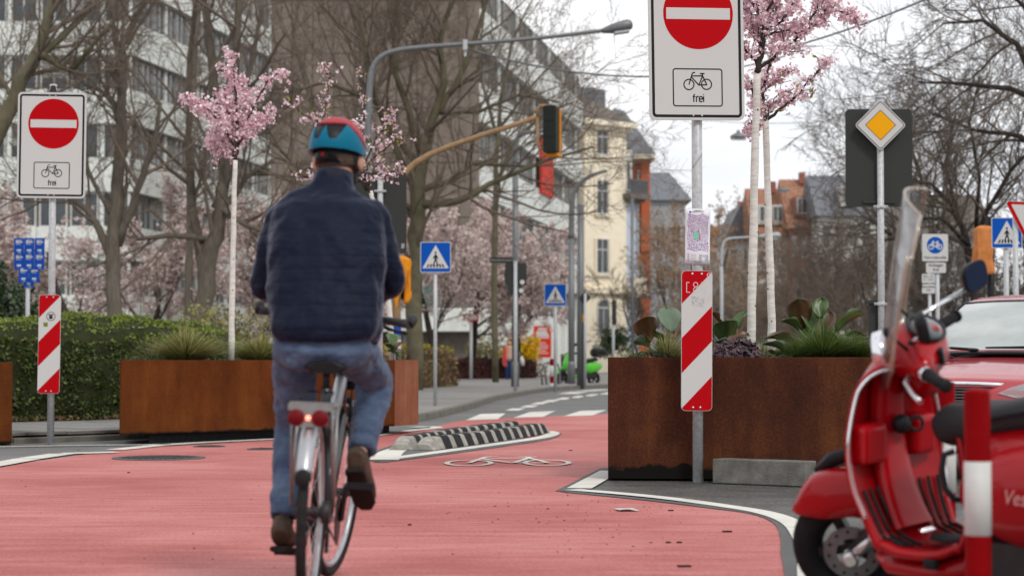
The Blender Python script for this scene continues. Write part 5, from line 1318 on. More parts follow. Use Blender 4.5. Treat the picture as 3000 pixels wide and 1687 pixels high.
# --- street lamps
def lamp(label, px, Y, path, r, head=None, mat='galv_dark', name='street_lamp', r_arm=None, hl=.9):
    q = at(px, 1050, Y); root = thing(name, label, 'street lamp', (q.x, q.y, 0), 0, 'street lamps'); s = S(Y)
    pts = [((x - px) / s, 0, z_of(y, Y)) for x, y in path]
    pole = [(0, 0, 0), (pts[0][0] * .5, 0, pts[0][2] * .5), pts[0]]
    b = MB(); b.tube(pole, [r * 1.1, r * 1.05, r], 14); b.lathe([(r * 1.32, 0), (r * 1.30, .7), (r * 1.12, .8)], 14); b.build('pole', M_[mat], root)
    sm = []
    for i in range(len(pts) - 1):
        p0, p1, p2, p3 = (Vector(pts[max(i - 1, 0)]), Vector(pts[i]), Vector(pts[i + 1]), Vector(pts[min(i + 2, len(pts) - 1)]))
        for j in range(5):
            t = j / 5; sm.append(.5 * ((2 * p1) + (p2 - p0) * t + (2 * p0 - 5 * p1 + 4 * p2 - p3) * t * t + (3 * p1 - p0 - 3 * p2 + p3) * t ** 3))
    sm.append(Vector(pts[-1])); ra = r_arm or r * .55; n = len(sm)
    b = MB(); b.tube(sm, [r + (ra - r) * min(1, i / (n * .9)) for i in range(n)], 12); b.build('arm', M_[mat], root)
    if head:
        hx_, hy_, ang = head
        b = MB(); secs = []
        for t, wv, hv in ((0, .05, .045), (.12, .08, .07), (.3, .14, .095), (.6, .17, .115), (.85, .16, .12), (.96, .13, .09), (1, .06, .04)): secs.append((Vector((t * hl, 0, .06 * t)), wv, hv))
        b.loft(secs, 16, True, 0, (0, 1, 0), 2.6); o = b.build('lamp_head', M_[mat], root, T((hx_ - px) / s, 0, z_of(hy_, Y)) @ RY(rad(-ang)))
        b = MB(); b.box((hl * .62, 0, -.085), (hl * .5, .24, .05)); b.build('lamp_glass', M_['sign_white'], o, bevel=.02)
    return root
lm = lamp('tall grey street lamp with long arm reaching right above the cyclist', 1075, 42, [(1077, 420), (1079, 300), (1082, 240), (1092, 195), (1118, 165), (1165, 148), (1250, 138), (1400, 127), (1600, 110), (1768, 90)], .075, (1765, 92, 8), hl=.66)
b = MB(); b.box((0, 0, 0), (.09, .14, .22)); b.box((0, 0, -.17), (.05, .05, .14)); b.build('cable_clamp', M_['galv'], lm, T((1362 - 1075) / S(42), 0, z_of(133, 42)))
lamp('dark lamp post with short bent arm in front of the plum blossom', 1509, 56, [(1510, 480), (1512, 420), (1524, 396), (1552, 388), (1600, 384)], .085, (1598, 384, 2), hl=.7)
lamp('grey lamp post with bent arm before the yellow house', 1674, 62, [(1674, 700), (1676, 600), (1684, 560), (1706, 532), (1740, 512), (1780, 500)], .095, None, r_arm=.05)
lamp('slim far lamp post between the map notice and the pale trunks', 2115, 70, [(2115, 780), (2117, 730), (2128, 704), (2160, 697), (2230, 694)], .06, (2222, 694, 0), 'galv', hl=.8)
q = at(1700, 1050, 58); gp_ = thing('utility_pole', 'thick pale grey pole with a small dark diamond sign back near the green scooter', 'pole', (q.x, q.y, 0)); s_ = S(58)
b = MB(); b.tube([(0, 0, 0), (.02, 0, z_of(600, 58))], [.11, .10], 14); b.build('pole', M_['galv_dark'], gp_)
b = MB(); b.tube([(.13, -.2, 0), (.14, -.2, z_of(860, 58))], .04, 10); b.build('sign_tube', M_['galv'], gp_)
b = MB(); fprism(b, rrect(.26, .26, .02), 0, .012); b.build('diamond_back', M_['sign_back'], gp_, T(.13, -.14, z_of(873, 58)) @ RY(pi / 4))
b = MB(); b.box((0, 0, 0), (.09, .03, .22)); b.build('orange_sticker', M_['sign_yellow'], gp_, T(.10, -.14, z_of(932, 58)))
# hanging lamp far away on a wire
for px, py, Y, lab in ((2163, 400, 75, 'dark flat pendant lamp hanging on a wire against the sky left of the pale trunks'), (2295, 557, 110, 'farther small pendant lamp hanging above the tile roofs')):
    q = at(px, py, Y); pl = thing('pendant_lamp', lab, 'street lamp', tuple(q)); s = S(Y); w_ = (48 if Y == 75 else 38) / s
    b = MB(); b.loft([(Vector((0, 0, -.07)), w_ / 2, .22), (Vector((0, 0, .02)), w_ / 2 * .96, .21), (Vector((0, 0, .10)), w_ / 2 * .55, .14), (Vector((0, 0, .14)), .08, .07), (Vector((0, 0, .24)), .05, .05)], 14, True, 0, (1, 0, 0), 3); b.build('lamp_head', M_['galv_dark'], pl)
    b = MB(); b.box((0, 0, -.10), (w_ * .8, .34, .05)); b.build('lamp_glass', M_['sign_white'], pl)
# overhead wires
def wire(label, a, b_, sag, r=.016):
    p, q = Vector(a), Vector(b_); pts = [p.lerp(q, i / 16) - Vector((0, 0, sag * 4 * (i / 16) * (1 - i / 16))) for i in range(17)]
    mb = MB(); o0 = p.copy(); mb.tube([v - o0 for v in pts], r, 6); o = mb.build('overhead_wire', M_['galv_dark'], None, T(*o0)); tag(o, label, 'wire')
wire('thin overhead wire from the long lamp arm to the big sign', at(1364, 142, 42), at(2300, 165, 48), .55, .022)
wire('overhead wire slanting up to the top right behind the blossom', at(2150, 178, 40), at(2760, -22, 34), .12, .018)
wire('faint far wire carrying the pendant lamps', at(1880, 330, 76), at(2560, 340, 76), .35, .012)
# street name sign and stacked sign backs
q = at(1510, 1050, 48); nb = thing('sign_back_post', 'pale pole with two stacked grey sign backs and white stickers near the far pedestrian', 'sign post', (q.x, q.y, 0)); s_ = S(48)
post(nb, z_of(765, 48), .045)
b = MB(); fprism(b, rrect(64 / s_, 66 / s_, .03), 0, .012); b.build('sign_back', M_['sign_back'], nb, T((1511 - 1510) / s_, .05, z_of(803, 48)))
b = MB(); fprism(b, rrect(42 / s_, 24 / s_, .02), 0, .012); b.build('sign_back', M_['sign_back'], nb, T((1508 - 1510) / s_, .05, z_of(848, 48)))
for px, py in ((1530, 826), (1527, 851)):
    b = MB(); fpoly(b, circ(7 / s_, 0, 0, 12), .002); b.build('sticker', M_['sign_white'], nb, T((px - 1510) / s_, .035, z_of(py, 48)))
q = at(1470, 762, 55.6); ns = thing('street_name_sign', 'small dark street name plate on the tall dark lamp post', 'street sign', tuple(q)); 
b = MB(); b.box((0, 0, 0), (.68, .03, .16)); b.build('plate', M_['sign_back'], ns, RZ(.15)); b = MB(); b.box((.36, 0, 0), (.1, .05, .12)); b.build('bracket', M_['galv_dark'], ns)
lettering('Eschersheimer Landstr.', .065, 'sign_edge', ns, RZ(.15) @ T(0, -.017, 0))
# red and white no entry bar sign far behind
q = at(1380, 1050, 75); ne = thing('barrier_sign', 'small red bordered white bar sign on a pole before the plum trunk', 'road sign', (q.x, q.y, 0)); s_ = S(75)
post(ne, z_of(940, 75), .06); b = MB(); fprism(b, rrect(45 / s_, 20 / s_, .02), 0, .02); o = b.build('sign_panel', M_['banner_red'], ne, T(0, -.08, z_of(930, 75))); b = MB(); fpoly(b, rrect(37 / s_, 12 / s_, .01), .022); b.build('white_face', M_['sign_white'], o)
# tall plate sign poles in front of the yellow house
q = at(1797, 1050, 66); ps = thing('plate_post', 'thin pole with a dark tall narrow sign back before the yellow house', 'road sign', (q.x, q.y, 0)); s_ = S(66)
post(ps, z_of(880, 66), .045); b = MB(); fprism(b, rrect(13 / s_, 72 / s_, .02), 0, .02); b.build('sign_back', M_['sign_back'], ps, T(2 / s_, -.07, z_of(915, 66)))
q = at(1853, 1050, 74); ps = thing('flag_pole', 'tall thin grey pole in front of the pale blue house', 'pole', (q.x, q.y, 0)); post(ps, z_of(580, 74), .06, 'galv_dark')
# red information board
q = at(1589, 1050, 88); rb_ = thing('info_board', 'red information board with white print in front of the white wall', 'sign board', (q.x, q.y, 0)); s_ = S(88)
b = MB(); fprism(b, rrect(58 / s_, 150 / s_, .02), 0, .12); fpoly(b, rrect(58 / s_, 150 / s_, .02), .121); o = b.build('board', M_['frame_white'], rb_, T(0, 0, z_of(1022, 88)))
b = MB(); fpoly(b, rrect(51 / s_, 92 / s_, .02), .126); b.build('red_face', M_['banner_red'], o, T(0, 0, 21 / s_))
b = MB()
for x, z, ww, hh in ((0, 58, 26, 7), (-2, 48, 32, 9), (0, 40, 38, 7), (0, 33, 38, 4), (-2, 18, 24, 3), (0, 10, 34, 3), (0, 3, 34, 3), (-3, -5, 28, 3), (0, -12, 34, 3)): b.box((x / s_, -.128, z / s_), (ww / s_, .002, hh / s_))
b.build('print', M_['sign_white'], o)

# --- bollards
M_['bollard_red'] = pm('bollard red', (.22, .001, .003), .5, spec=.06, var=.10, vscale=12)
M_['bollard_white'] = pm('bollard white', (.56, .56, .54), .5, var=.06, vscale=20)
def bollard(label, loc, r, h, bands, group):
    t = thing('bollard', label, 'bollard', loc, 0, group)
    b = MB(); b.tube([(0, 0, -.02), (0, 0, h - r * .25)], r, 24, False); b.lathe([(r, h - r * .25), (r * .96, h - r * .1), (r * .8, h), (r * .3, h + .004), (.001, h + .005)], 24, cap=False); b.build('tube', M_['bollard_red'], t)
    for z0, z1 in bands:
        b = MB(); b.lathe([(r - .002, z0), (r + .0012, z0 + .001), (r + .0012, z1 - .001), (r - .002, z1)], 24, cap=False); b.build('white_band', M_['bollard_white'], t)
    return t
gb = 'red and white bollards along the parking bay'
Y = 5.83; bb = bollard('nearest red and white bollard cutting in front of the red scooter seat', (1360 / S(Y), Y, 0), .038, z_of(1140, Y), [(z_of(1567, Y), z_of(1350, Y))], gb)
dup(bb, (1267 / S(7.67), 7.67, 0), None, 'red and white bollard between the scooter leg shield and its seat')
dup(bb, (1212 / S(9.5), 9.5, 0), None, 'farthest bollard of the near row, just a white sliver behind the scooter')
gf = 'thin red and white posts by the far pavement'
fb = bollard('far red and white post inside the bike stand', (gx(1617, 59), 59, 0), .065, .88, [(.36, .68), (.0, .16)], gf)
dup(fb, (gx(1708, 59), 59, 0), None, 'far red and white post in front of the green scooter')
t = thing('bollard', 'slim grey far bollard with red and white top before the dark red hedge', 'bollard', (gx(1407, 80), 80, 0), 0, gf)
b = MB(); b.tube([(0, 0, 0), (0, 0, .6)], .06, 12); b.build('tube', M_['galv'], t); b = MB(); b.tube([(0, 0, .6), (0, 0, .72)], .064, 12); b.build('red_band', M_['bollard_red'], t)
b = MB(); b.tube([(0, 0, .72), (0, 0, .82)], .063, 12); b.build('white_band', M_['bollard_white'], t); b = MB(); b.tube([(0, 0, .82), (0, 0, .86)], .06, 12); b.build('cap', M_['bollard_red'], t)
# bike stand hoops
for i, (px, lab) in enumerate(((1607, 'left steel hoop bike stand beside the far striped post'), (1619, 'right steel hoop bike stand around the far striped post'))):
    t = thing('bike_stand', lab, 'bike stand', (gx(px, 60 + i * .8), 60 + i * .8, 0), rad(35), 'steel hoop bike stands')
    b = MB(); w_ = .28; b.tube([(-w_ + .06, 0, 0), (-w_, 0, .5), (-w_ * .7, 0, .72), (0, 0, .78), (w_ * .7, 0, .72), (w_, 0, .5), (w_ - .06, 0, 0)], .03, 8); b.build('hoop', M_['galv_dark'], t)
b = MB()
t = thing('litter_bin_post', 'short black post with pale cap left of the green scooter', 'bollard', (gx(1651, 70), 70, 0)); b.tube([(0, 0, 0), (0, 0, .9)], .10, 12); b.build('tube', M_['black_plastic'], t); b = MB(); b.tube([(0, 0, .9), (0, 0, 1.05)], .105, 12); b.build('cap', M_['kerb'], t)

# --- rubber separators on the island
def separator(label, a, b_, n, group, bend, h=.125, wd=.23):
    a, b_ = Vector((a.x, a.y, 0)), Vector((b_.x, b_.y, 0))
    t = thing('lane_separator', label, 'lane separator', tuple(a), 0, group); d = (b_ - a); Ln_ = d.length; d.normalize(); nn_ = Vector((-d.y, d.x, 0))
    def P_(u): return d * (u * Ln_) + nn_ * bend * sin(pi * u)
    prof = [(-wd / 2, 0.0), (-wd / 2 + .012, .03), (-wd * .30, h * .86), (-wd * .22, h), (wd * .22, h), (wd * .30, h * .86), (wd / 2 - .012, .03), (wd / 2, 0.0)]
    for i in range(n):
        for k, (u0, u1) in enumerate(((i / n, (i + .62) / n), ((i + .62) / n, (i + 1) / n))):
            rs = []; m = 3
            for j in range(m + 1):
                u = u0 + (u1 - u0) * j / m; p = P_(u); e = min(u, 1 - u) * Ln_
                sc_ = min(1, .50 + e / .16 * .50); q = (P_(min(1, u + .01)) - P_(max(0, u - .01))).normalized(); nq = Vector((-q.y, q.x, 0))
                step = 1 - .07 * (i % 4 == 0) * (k == 0)
                rs.append([p + nq * x + Vector((0, 0, z * sc_ * (step if k == 0 else .975) + .011)) for x, z in prof])
            b = MB(); b.rings(rs, True, 0, False)
            end = (i == 0 and k == 0)
            b.build('rubber_block' if k == 0 and not end else 'white_inlay', M_['black_rubber'] if k == 0 and not end else M_['white_rubber'], t, bevel=.006)
gs = 'black and white rubber lane separators on the island'
separator('front row of black and white rubber separator blocks on the pointed island', G(1238, 1322), G(1586, 1270), 13, gs, -.05)
separator('rear row of black and white rubber separator blocks on the pointed island', G(1172, 1321), G(1512, 1264), 14, gs, .10)

# ================================================================== PLANTERS AND PLANTS
def planter(label, poly, z0, z1, mats, feet, stain=False):
    """steel trough of bent plates: each side a plate, folded rim, soil inside, dark feet"""
    o0 = Vector((poly[0][0], poly[0][1], 0)); P_ = [Vector((p[0], p[1], 0)) - o0 for p in poly]
    t = thing('planter', label, 'planter', tuple(o0), 0, 'rusty steel planters')
    n = len(P_); c = sum(P_, Vector()) / n
    ins = [p + (c - p).normalized() * .012 for p in P_]; rim = [p + (c - p).normalized() * .09 for p in P_]
    for i in range(n):
        a, b_ = P_[i], P_[(i + 1) % n]; d = (b_ - a); Ln_ = d.length; d.normalize()
        b = MB(); b.box((Ln_ / 2, .006, (z1 - z0) / 2), (Ln_ - .002, .010, z1 - z0))
        b.build('steel_plate', M_[mats[min(i, len(mats) - 1)]], t, T(a.x, a.y, z0) @ RZ(math.atan2(d.y, d.x)), bevel=.003)
        r0, r1 = rim[i], rim[(i + 1) % n]
        b = MB(); b.add([Vector((q.x, q.y, z)) for z in (z1 - .006, z1 + .002) for q in (a + (c - a).normalized() * .012, b_ + (c - b_).normalized() * .012, r1, r0)], [(0, 1, 2, 3), (4, 5, 6, 7), (0, 1, 5, 4), (1, 2, 6, 5), (2, 3, 7, 6), (3, 0, 4, 7)]); b.build('rim', M_[mats[0]], t)
    b = MB(); zs = z1 - .045; b.add([Vector((q.x, q.y, zs)) for q in ins], [list(range(n))]); b.build('soil', M_['soil'], t)
    if feet:
        b = MB(); k = [p + (c - p).normalized() * .42 for p in P_]; b.prism([(q.x, q.y) for q in k], 0.002, z0 + .02); b.build('base', M_['black_rubber'], t)
    b = MB(); b.add([Vector((q.x, q.y, z0 + .01)) for q in ins], [list(range(n))]); b.build('bottom', M_['rust_side'], t)
    return t
RP = [(.694, 14.45), (2.58, 14.29), (2.66, 14.75), (2.45, 16.3), (.83, 16.42)]
planter('dark rusty steel planter on the right behind the striped panel', RP, .018, .893, ['rust_right'], False)
LP = [(-4.01, 20.4), (-1.357, 23.1), (-1.112, 23.75), (-1.6, 24.6), (-4.22, 21.75)]
planter('long orange rusty steel planter behind the cyclist', LP, .105, .868, ['rust_left', 'rust_side', 'rust_left'], True)
fl = [(gx(-330, 20.2), 20.2), (gx(38, 20.35), 20.35), (gx(38, 21.6), 21.6), (gx(-300, 21.6), 21.6)]
planter('rusty steel planter cut off by the left edge', fl, .03, .845, ['rust_left'], False)
RT = .85; LT = .825
# concrete block against the right planter
b0, b1 = G(2087, 1417), G(2361, 1428)
cb = MB(); d = (b1 - b0); Lb = d.length; cb.box((Lb / 2, .085, .088), (Lb, .17, .172)); 
o = cb.build('concrete_block', M_['concrete'], None, T(b0.x, b0.y, .004) @ RZ(math.atan2(d.y, d.x)), bevel=.008)
tag(o, 'grey concrete kerb block lying against the foot of the right planter', 'concrete block')

M_['berg_green'] = pm('bergenia leaf green', (.030, .070, .016), .38, col2=(.085, .135, .03), vscale=9, bump=.3, bscale=25, spec=.5)
M_['berg_grey'] = pm('bergenia leaf bluish', (.085, .135, .085), .42, col2=(.14, .19, .12), vscale=8, bump=.3, bscale=25, spec=.5)
M_['berg_red'] = pm('bergenia leaf reddened', (.12, .042, .025), .4, col2=(.075, .065, .022), vscale=7, bump=.3, bscale=25, spec=.5)
M_['heuchera'] = pisl('purple heuchera', [(.022, .010, .016), (.05, .018, .03), (.10, .045, .055), (.14, .08, .09)], .45, .1, .5)
M_['blade'] = pisl('grass blades', [(.028, .062, .010), (.055, .11, .018), (.09, .155, .028), (.15, .21, .05), (.26, .26, .10)], .5, .25, .4)
M_['blade_dry'] = pisl('dry grass blades', [(.05, .10, .02), (.12, .17, .035), (.28, .29, .09), (.50, .44, .20), (.40, .31, .13)], .55, .25, .4)
M_['cover'] = pisl('small ground cover', [(.02, .04, .014), (.05, .08, .03), (.10, .12, .06), (.09, .05, .04)], .55, .15)
def leaf_mesh(L_, W_, cup, curl, wav=.02, seed=0):
    b = MB()
    def fn(u, v):
        t = u; w_ = W_ * (sin(pi * min(1, t * .93 + .07)) ** .65) * (.55 + .45 * t) ; x = (v - .5) * 2
        y = t * L_; z = curl * t * t * L_ + cup * (abs(x) ** 1.5) * w_ + wav * sin(t * 9 + x * 3 + seed) * abs(x)
        return (x * w_ / 2, y, z - .012 * (1 - abs(x)) * (1 if abs(x) < .25 else 0))
    b.grid(fn, 8, 6); return b
def bergenia(label, px, py_base, Y, ztop, leaves, seed, group='broad leaved bergenia clumps'):
    """leaves: (px, py of the leaf tip region, size px, material, lean, roll)"""
    s = S(Y); root = thing('bergenia', label, 'plant', (gx(px, Y), Y, ztop), 0, group); rng = Rng(seed); base = at(px, py_base, Y)
    for i, (lx, ly, sz, mat, yaw, pitch, roll) in enumerate(leaves):
        tip = Vector(((lx - px) / s, rng.uniform(-.06, .06), z_of(ly, Y) - ztop)); L_ = sz / s * 1.12
        b = leaf_mesh(L_, L_ * .95, .25, -.28, .012, i)
        M = T(*tip) @ RZ(rad(yaw)) @ RX(rad(pitch)) @ RY(rad(roll)) @ T(0, -L_ * .5, 0)
        lf = b.build('leaf', M_[mat], root, M, solid=.002)
        p0 = M @ Vector((0, 0, 0)); q = Vector((rng.uniform(-.05, .05), rng.uniform(-.05, .05), -.02))
        b = MB(); b.tube([q, (q + p0) / 2 + Vector((0, 0, .02)), p0], [.007, .006, .004], 6); b.build('stalk', M_['berg_red'], root)
    return root
def tuft(label, x, y, z, r, h, n, mat, seed, lean=(0, 0), group='ornamental grass tufts', wmul=1.0):
    rng = Rng(seed); root = thing('grass_tuft', label, 'grass', (x, y, z), 0, group); b = MB()
    for _ in range(n):
        a = rng.uniform(0, 2 * pi); k = rng.random() ** .6; hh = h * rng.uniform(.45, 1.05) * (1 - .25 * k); out = r * k * rng.uniform(.7, 1.3)
        base = Vector((cos(a) * r * .22 * k, sin(a) * r * .22 * k, 0)); dr = Vector((cos(a) + lean[0], sin(a) + lean[1], 0)); bend = rng.uniform(.25, 1.0) * k
        w_ = .0035 * rng.uniform(.7, 1.4) * wmul; side = Vector((-sin(a + rng.uniform(-1, 1)), cos(a), 0)).normalized()
        vs = []
        for i in range(5):
            t = i / 4; p = base + dr * out * (t ** 1.5) + Vector((0, 0, hh * (t - bend * .55 * t ** 2.6)))
            ww = w_ * (1 - t * .85); vs += [p - side * ww, p + side * ww]
        b.add(vs, [(2 * i, 2 * i + 1, 2 * i + 3, 2 * i + 2) for i in range(4)])
    b.build('blades', M_[mat], root); return root
def low_cover(name, label, x, y, z, rx, ry, h, n, size, mat, seed, cat='plant', aspect=1.2):
    rng = Rng(seed); root = thing(name, label, cat, (x, y, z)); b = MB()
    for _ in range(n):
        a = rng.uniform(0, 2 * pi); k = rng.random() ** .5; e = h * (1 - k ** 2) * rng.uniform(.3, 1.05) + .01
        p = Vector((cos(a) * k * rx, sin(a) * k * ry, e)); sz = size * rng.uniform(.5, 1.2)
        # lobed leaf: fan of five
        up = (Vector((cos(a) * k * .8, sin(a) * k * .8 - .3, 1)) + rng.unit() * .6).normalized(); t1 = up.orthogonal().normalized(); t2 = up.cross(t1)
        ring = [p + (t1 * cos(2 * pi * i / 10) + t2 * sin(2 * pi * i / 10)) * sz * (.5 if i % 2 else .36) + up * sz * .12 * (1 if i % 2 else -.6) for i in range(10)]
        b.add([p] + ring, [(0, i + 1, (i + 1) % 10 + 1) for i in range(10)])
    b.build('leaves', M_[mat], root); return root
# right planter, from left to right
bergenia('bergenia with a red brown and a bluish leaf left of the striped panel', 1915, 1035, 14.95, RT,
         [(1893, 960, 88, 'berg_red', 160, 62, 30), (1962, 930, 84, 'berg_grey', 20, 66, -18), (1935, 985, 70, 'berg_green', 60, 50, 20), (1880, 1000, 55, 'berg_grey', 120, 30, 40), (1990, 965, 60, 'berg_red', -40, 55, 10), (1945, 1010, 60, 'berg_green', 200, 25, 0)], 51)
tuft('bright grass tuft left of the striped panel in the right planter', gx(1955, 14.75), 14.75, RT, .26, .28, 700, 'blade_dry', 52)
low_cover('ground_cover', 'low dark green ground cover at the left corner of the right planter', gx(1905, 14.65), 14.65, RT, .22, .15, .09, 260, .04, 'cover', 53)
tuft('thin wispy grass hanging over the left corner of the right planter', gx(1850, 14.7), 14.7, RT, .24, .14, 120, 'blade_dry', 54, (-.3, -.3))
bergenia('dark bergenia between the striped panel and the pale trunk', 2130, 1030, 15.0, RT,
         [(2125, 965, 92, 'berg_green', 170, 55, 15), (2170, 932, 52, 'berg_green', -50, 70, 0), (2158, 985, 70, 'berg_red', -70, 35, 20), (2180, 1005, 80, 'berg_grey', -60, 20, 10), (2110, 1000, 60, 'berg_grey', 150, 30, 0), (2100, 925, 40, 'berg_red', 100, 60, 0)], 55)
low_cover('heuchera', 'dark purple crinkled heuchera beside the pale trunk', gx(2155, 14.68), 14.68, RT, .25, .19, .17, 520, .055, 'heuchera', 56)
tuft('small pale grass tuft between the two pale trunks', gx(2235, 15.3), 15.3, RT, .16, .22, 260, 'blade_dry', 57)
bergenia('tall dark bergenia standing behind the big grass tuft', 2375, 1035, 15.3, RT,
         [(2345, 915, 90, 'berg_red', 150, 72, 25), (2380, 925, 96, 'berg_green', 30, 75, -15), (2403, 900, 60, 'berg_green', -20, 78, 0), (2420, 945, 84, 'berg_red', -40, 68, 10), (2482, 935, 92, 'berg_green', -65, 45, -30), (2320, 945, 60, 'berg_green', 110, 40, 10), (2290, 985, 80, 'berg_red', 100, 25, 0), (2500, 975, 60, 'berg_green', -80, 20, 0), (2360, 960, 70, 'berg_green', 10, 60, 0)], 58)
tuft('big dense green grass tuft on the right half of the right planter', gx(2410, 14.85), 14.85, RT, .44, .33, 2800, 'blade', 59)
tuft('green grass tuft next to the scooter windshield in the right planter', gx(2510, 14.9), 14.9, RT, .34, .25, 1300, 'blade', 60)
bergenia('low grey green bergenia leaf between the big tuft and the second trunk', 2290, 1035, 14.9, RT, [(2283, 1010, 74, 'berg_grey', 70, 35, 0), (2310, 1025, 60, 'berg_green', 140, 20, 0), (2270, 1030, 50, 'berg_red', 20, 20, 0)], 61)
low_cover('ground_cover', 'brown green ground cover along the front rim of the right planter', gx(2270, 14.6), 14.6, RT, .38, .10, .06, 240, .035, 'cover', 62)
tuft('fresh green grass tuft between the heuchera and the big tuft', gx(2335, 14.7), 14.7, RT, .24, .20, 900, 'blade', 75)
low_cover('ground_cover', 'dark green ground cover behind the big grass tuft', gx(2450, 15.0), 15.0, RT, .40, .25, .16, 420, .06, 'cover', 76)
bergenia('glossy green bergenia half hidden at the right end of the right planter', 2470, 1035, 15.0, RT, [(2455, 990, 80, 'berg_green', 40, 50, 10), (2500, 1000, 76, 'berg_green', -60, 40, -10), (2430, 1000, 70, 'berg_green', 80, 45, 10), (2520, 1015, 60, 'berg_red', -80, 25, 0)], 77)
# left planter
tuft('yellow green grass tuft left of the white cherry trunk', gx(545, 21.6), 21.6, LT, .52, .46, 2300, 'blade_dry', 63, wmul=1.6)
tuft('yellow green grass tuft right of the white cherry trunk', gx(760, 22.5), 22.5, LT, .44, .40, 1800, 'blade_dry', 64, wmul=1.6)
tuft('thin straggly grass on the left corner of the long planter', gx(450, 21.35), 21.35, LT, .42, .20, 180, 'blade_dry', 65, wmul=1.5)
low_cover('ground_cover', 'grey ground cover on the left corner of the long planter', gx(430, 21.3), 21.3, LT, .22, .15, .10, 160, .05, 'cover', 66)
bergenia('reddened bergenia at the right end of the long planter beside the cyclist', 1160, 1045, 23.75, LT, [(1150, 990, 46, 'berg_green', 20, 60, 0), (1166, 1010, 40, 'berg_red', -40, 50, 0), (1158, 1030, 40, 'berg_green', 60, 40, 0), (1145, 1015, 36, 'berg_green', 130, 50, 0)], 67)

# --- cherry trees
def cherry(label, trunk, limbs, Y, zbase, seed, nb, size, mats=('lime_trunk', 'bark_dark'), spurs=9, dens=1.0, buds=60, blen=.5):
    rng = Rng(seed); s = S(Y); bx_ = trunk[0][0]
    root = thing('cherry_tree', label, 'tree', (gx(bx_, Y), Y, zbase), 0, 'young cherry trees in the planters')
    loc = lambda px, py, dy=0.0: Vector(((px - bx_) * (Y + dy) / FPX, dy, at(1500, py, Y + dy).z - zbase))
    b = MB(); pts, rr = [], []
    for i in range(len(trunk) - 1):
        for j in range(5):
            t = j / 5; p = loc(*trunk[i][:2]).lerp(loc(*trunk[i + 1][:2]), t); r = (trunk[i][2] * (1 - t) + trunk[i + 1][2] * t) / s / 2
            pts.append(p + Vector((rng.uniform(-1, 1), rng.uniform(-1, 1), 0)) * r * .10); rr.append(r * rng.uniform(.95, 1.06))
    pts.append(loc(*trunk[-1][:2])); rr.append(trunk[-1][2] / s / 2); pts[0].z = -.03
    b.tube(pts, rr, 14); tk = b.build('trunk', M_[mats[0]], root)
    kn = MB()
    for _ in range(4):
        i = rng.randrange(2, len(pts) - 1); a = rng.uniform(pi, 2 * pi); q = pts[i] + Vector((cos(a), sin(a), 0)) * rr[i]; kn.ball(q, .007, .007, .006, 8, 5)
    kn.build('knots', M_['bark_dark'], tk)
    br, tips = MB(), []
    for lb in limbs:
        dyd = rng.uniform(-.35, .35) if len(lb[0]) < 4 else lb[0][3]
        P_ = [loc(q[0], q[1], dyd * (i / max(1, len(lb) - 1))) for i, q in enumerate(lb)]; R_ = [q[2] / s / 2 for q in lb]
        pp, rr2 = [], []
        for i in range(len(P_) - 1):
            for j in range(4):
                t = j / 4; pp.append(P_[i].lerp(P_[i + 1], t) + rng.unit() * .008); rr2.append(R_[i] * (1 - t) + R_[i + 1] * t)
        pp.append(P_[-1]); rr2.append(R_[-1]); br.tube(pp, rr2, 7)
        for j in range(spurs):
            t = .12 + .88 * (j + rng.random()) / spurs; f = t * (len(pp) - 1); i = min(int(f), len(pp) - 2); q = pp[i].lerp(pp[i + 1], f - i)
            dd = ((pp[i + 1] - pp[i]).normalized() + rng.unit() * .9 + Vector((0, 0, .25))).normalized(); ln = blen * rng.uniform(.35, 1.0) * (1.1 - .5 * t)
            e = [q + dd * ln * k / 4 + rng.unit() * .012 * k for k in range(5)]; br.tube(e, [.006, .005, .004, .003, .002], 4, False)
            for k in range(0, 5): tips.append(e[k])
            if rng.random() < .7:
                d2 = (dd + rng.unit() * .8).normalized(); e2 = [e[2] + d2 * ln * .5 * k / 3 for k in range(4)]; br.tube(e2, [.004, .003, .003, .002], 3, False); tips += e2
        tips += pp[len(pp) // 4:]
    br.build('branches', M_[mats[1]], root)
    bl, bd = MB(), MB()
    for _ in range(nb):
        q = rng.choice(tips); c = q + rng.unit() * size * 1.5 * rng.random()
        for _k in range(3): petals(bl, c + rng.unit() * size * .6, size * .8, rng, 0, 2)
    for _ in range(buds): q = rng.choice(tips); leaf_quad(bd, q + rng.unit() * .03, .03, rng, 0, 2)
    bl.build('blossom', M_['pink'], root); tag(bd.build('buds', M_['bud'], root), kind='stuff')
    return root
cherry('young cherry with white painted trunk and dense pink crown left of the cyclist', [(678, 1050, 18), (681, 800, 17), (684, 600, 15), (687, 470, 14)],
       [[(687, 480, 12), (682, 440, 9), (665, 400, 7), (640, 350, 5), (600, 300, 4)], [(687, 470, 12), (695, 420, 9), (715, 360, 7), (740, 300, 5), (775, 240, 4), (800, 215, 3)], [(690, 440, 10), (690, 360, 8), (688, 280, 6), (680, 210, 4), (676, 165, 3)],
        [(686, 430, 8), (655, 370, 6), (612, 320, 4), (560, 285, 3)], [(695, 420, 8), (730, 380, 6), (770, 340, 4)], [(690, 380, 7), (710, 300, 6), (700, 230, 4)], [(688, 420, 8), (660, 330, 6), (650, 260, 4)], [(684, 460, 7), (650, 440, 5), (620, 425, 3)]], 22.1, LT, 71, 1050, .056, spurs=8, blen=.27)
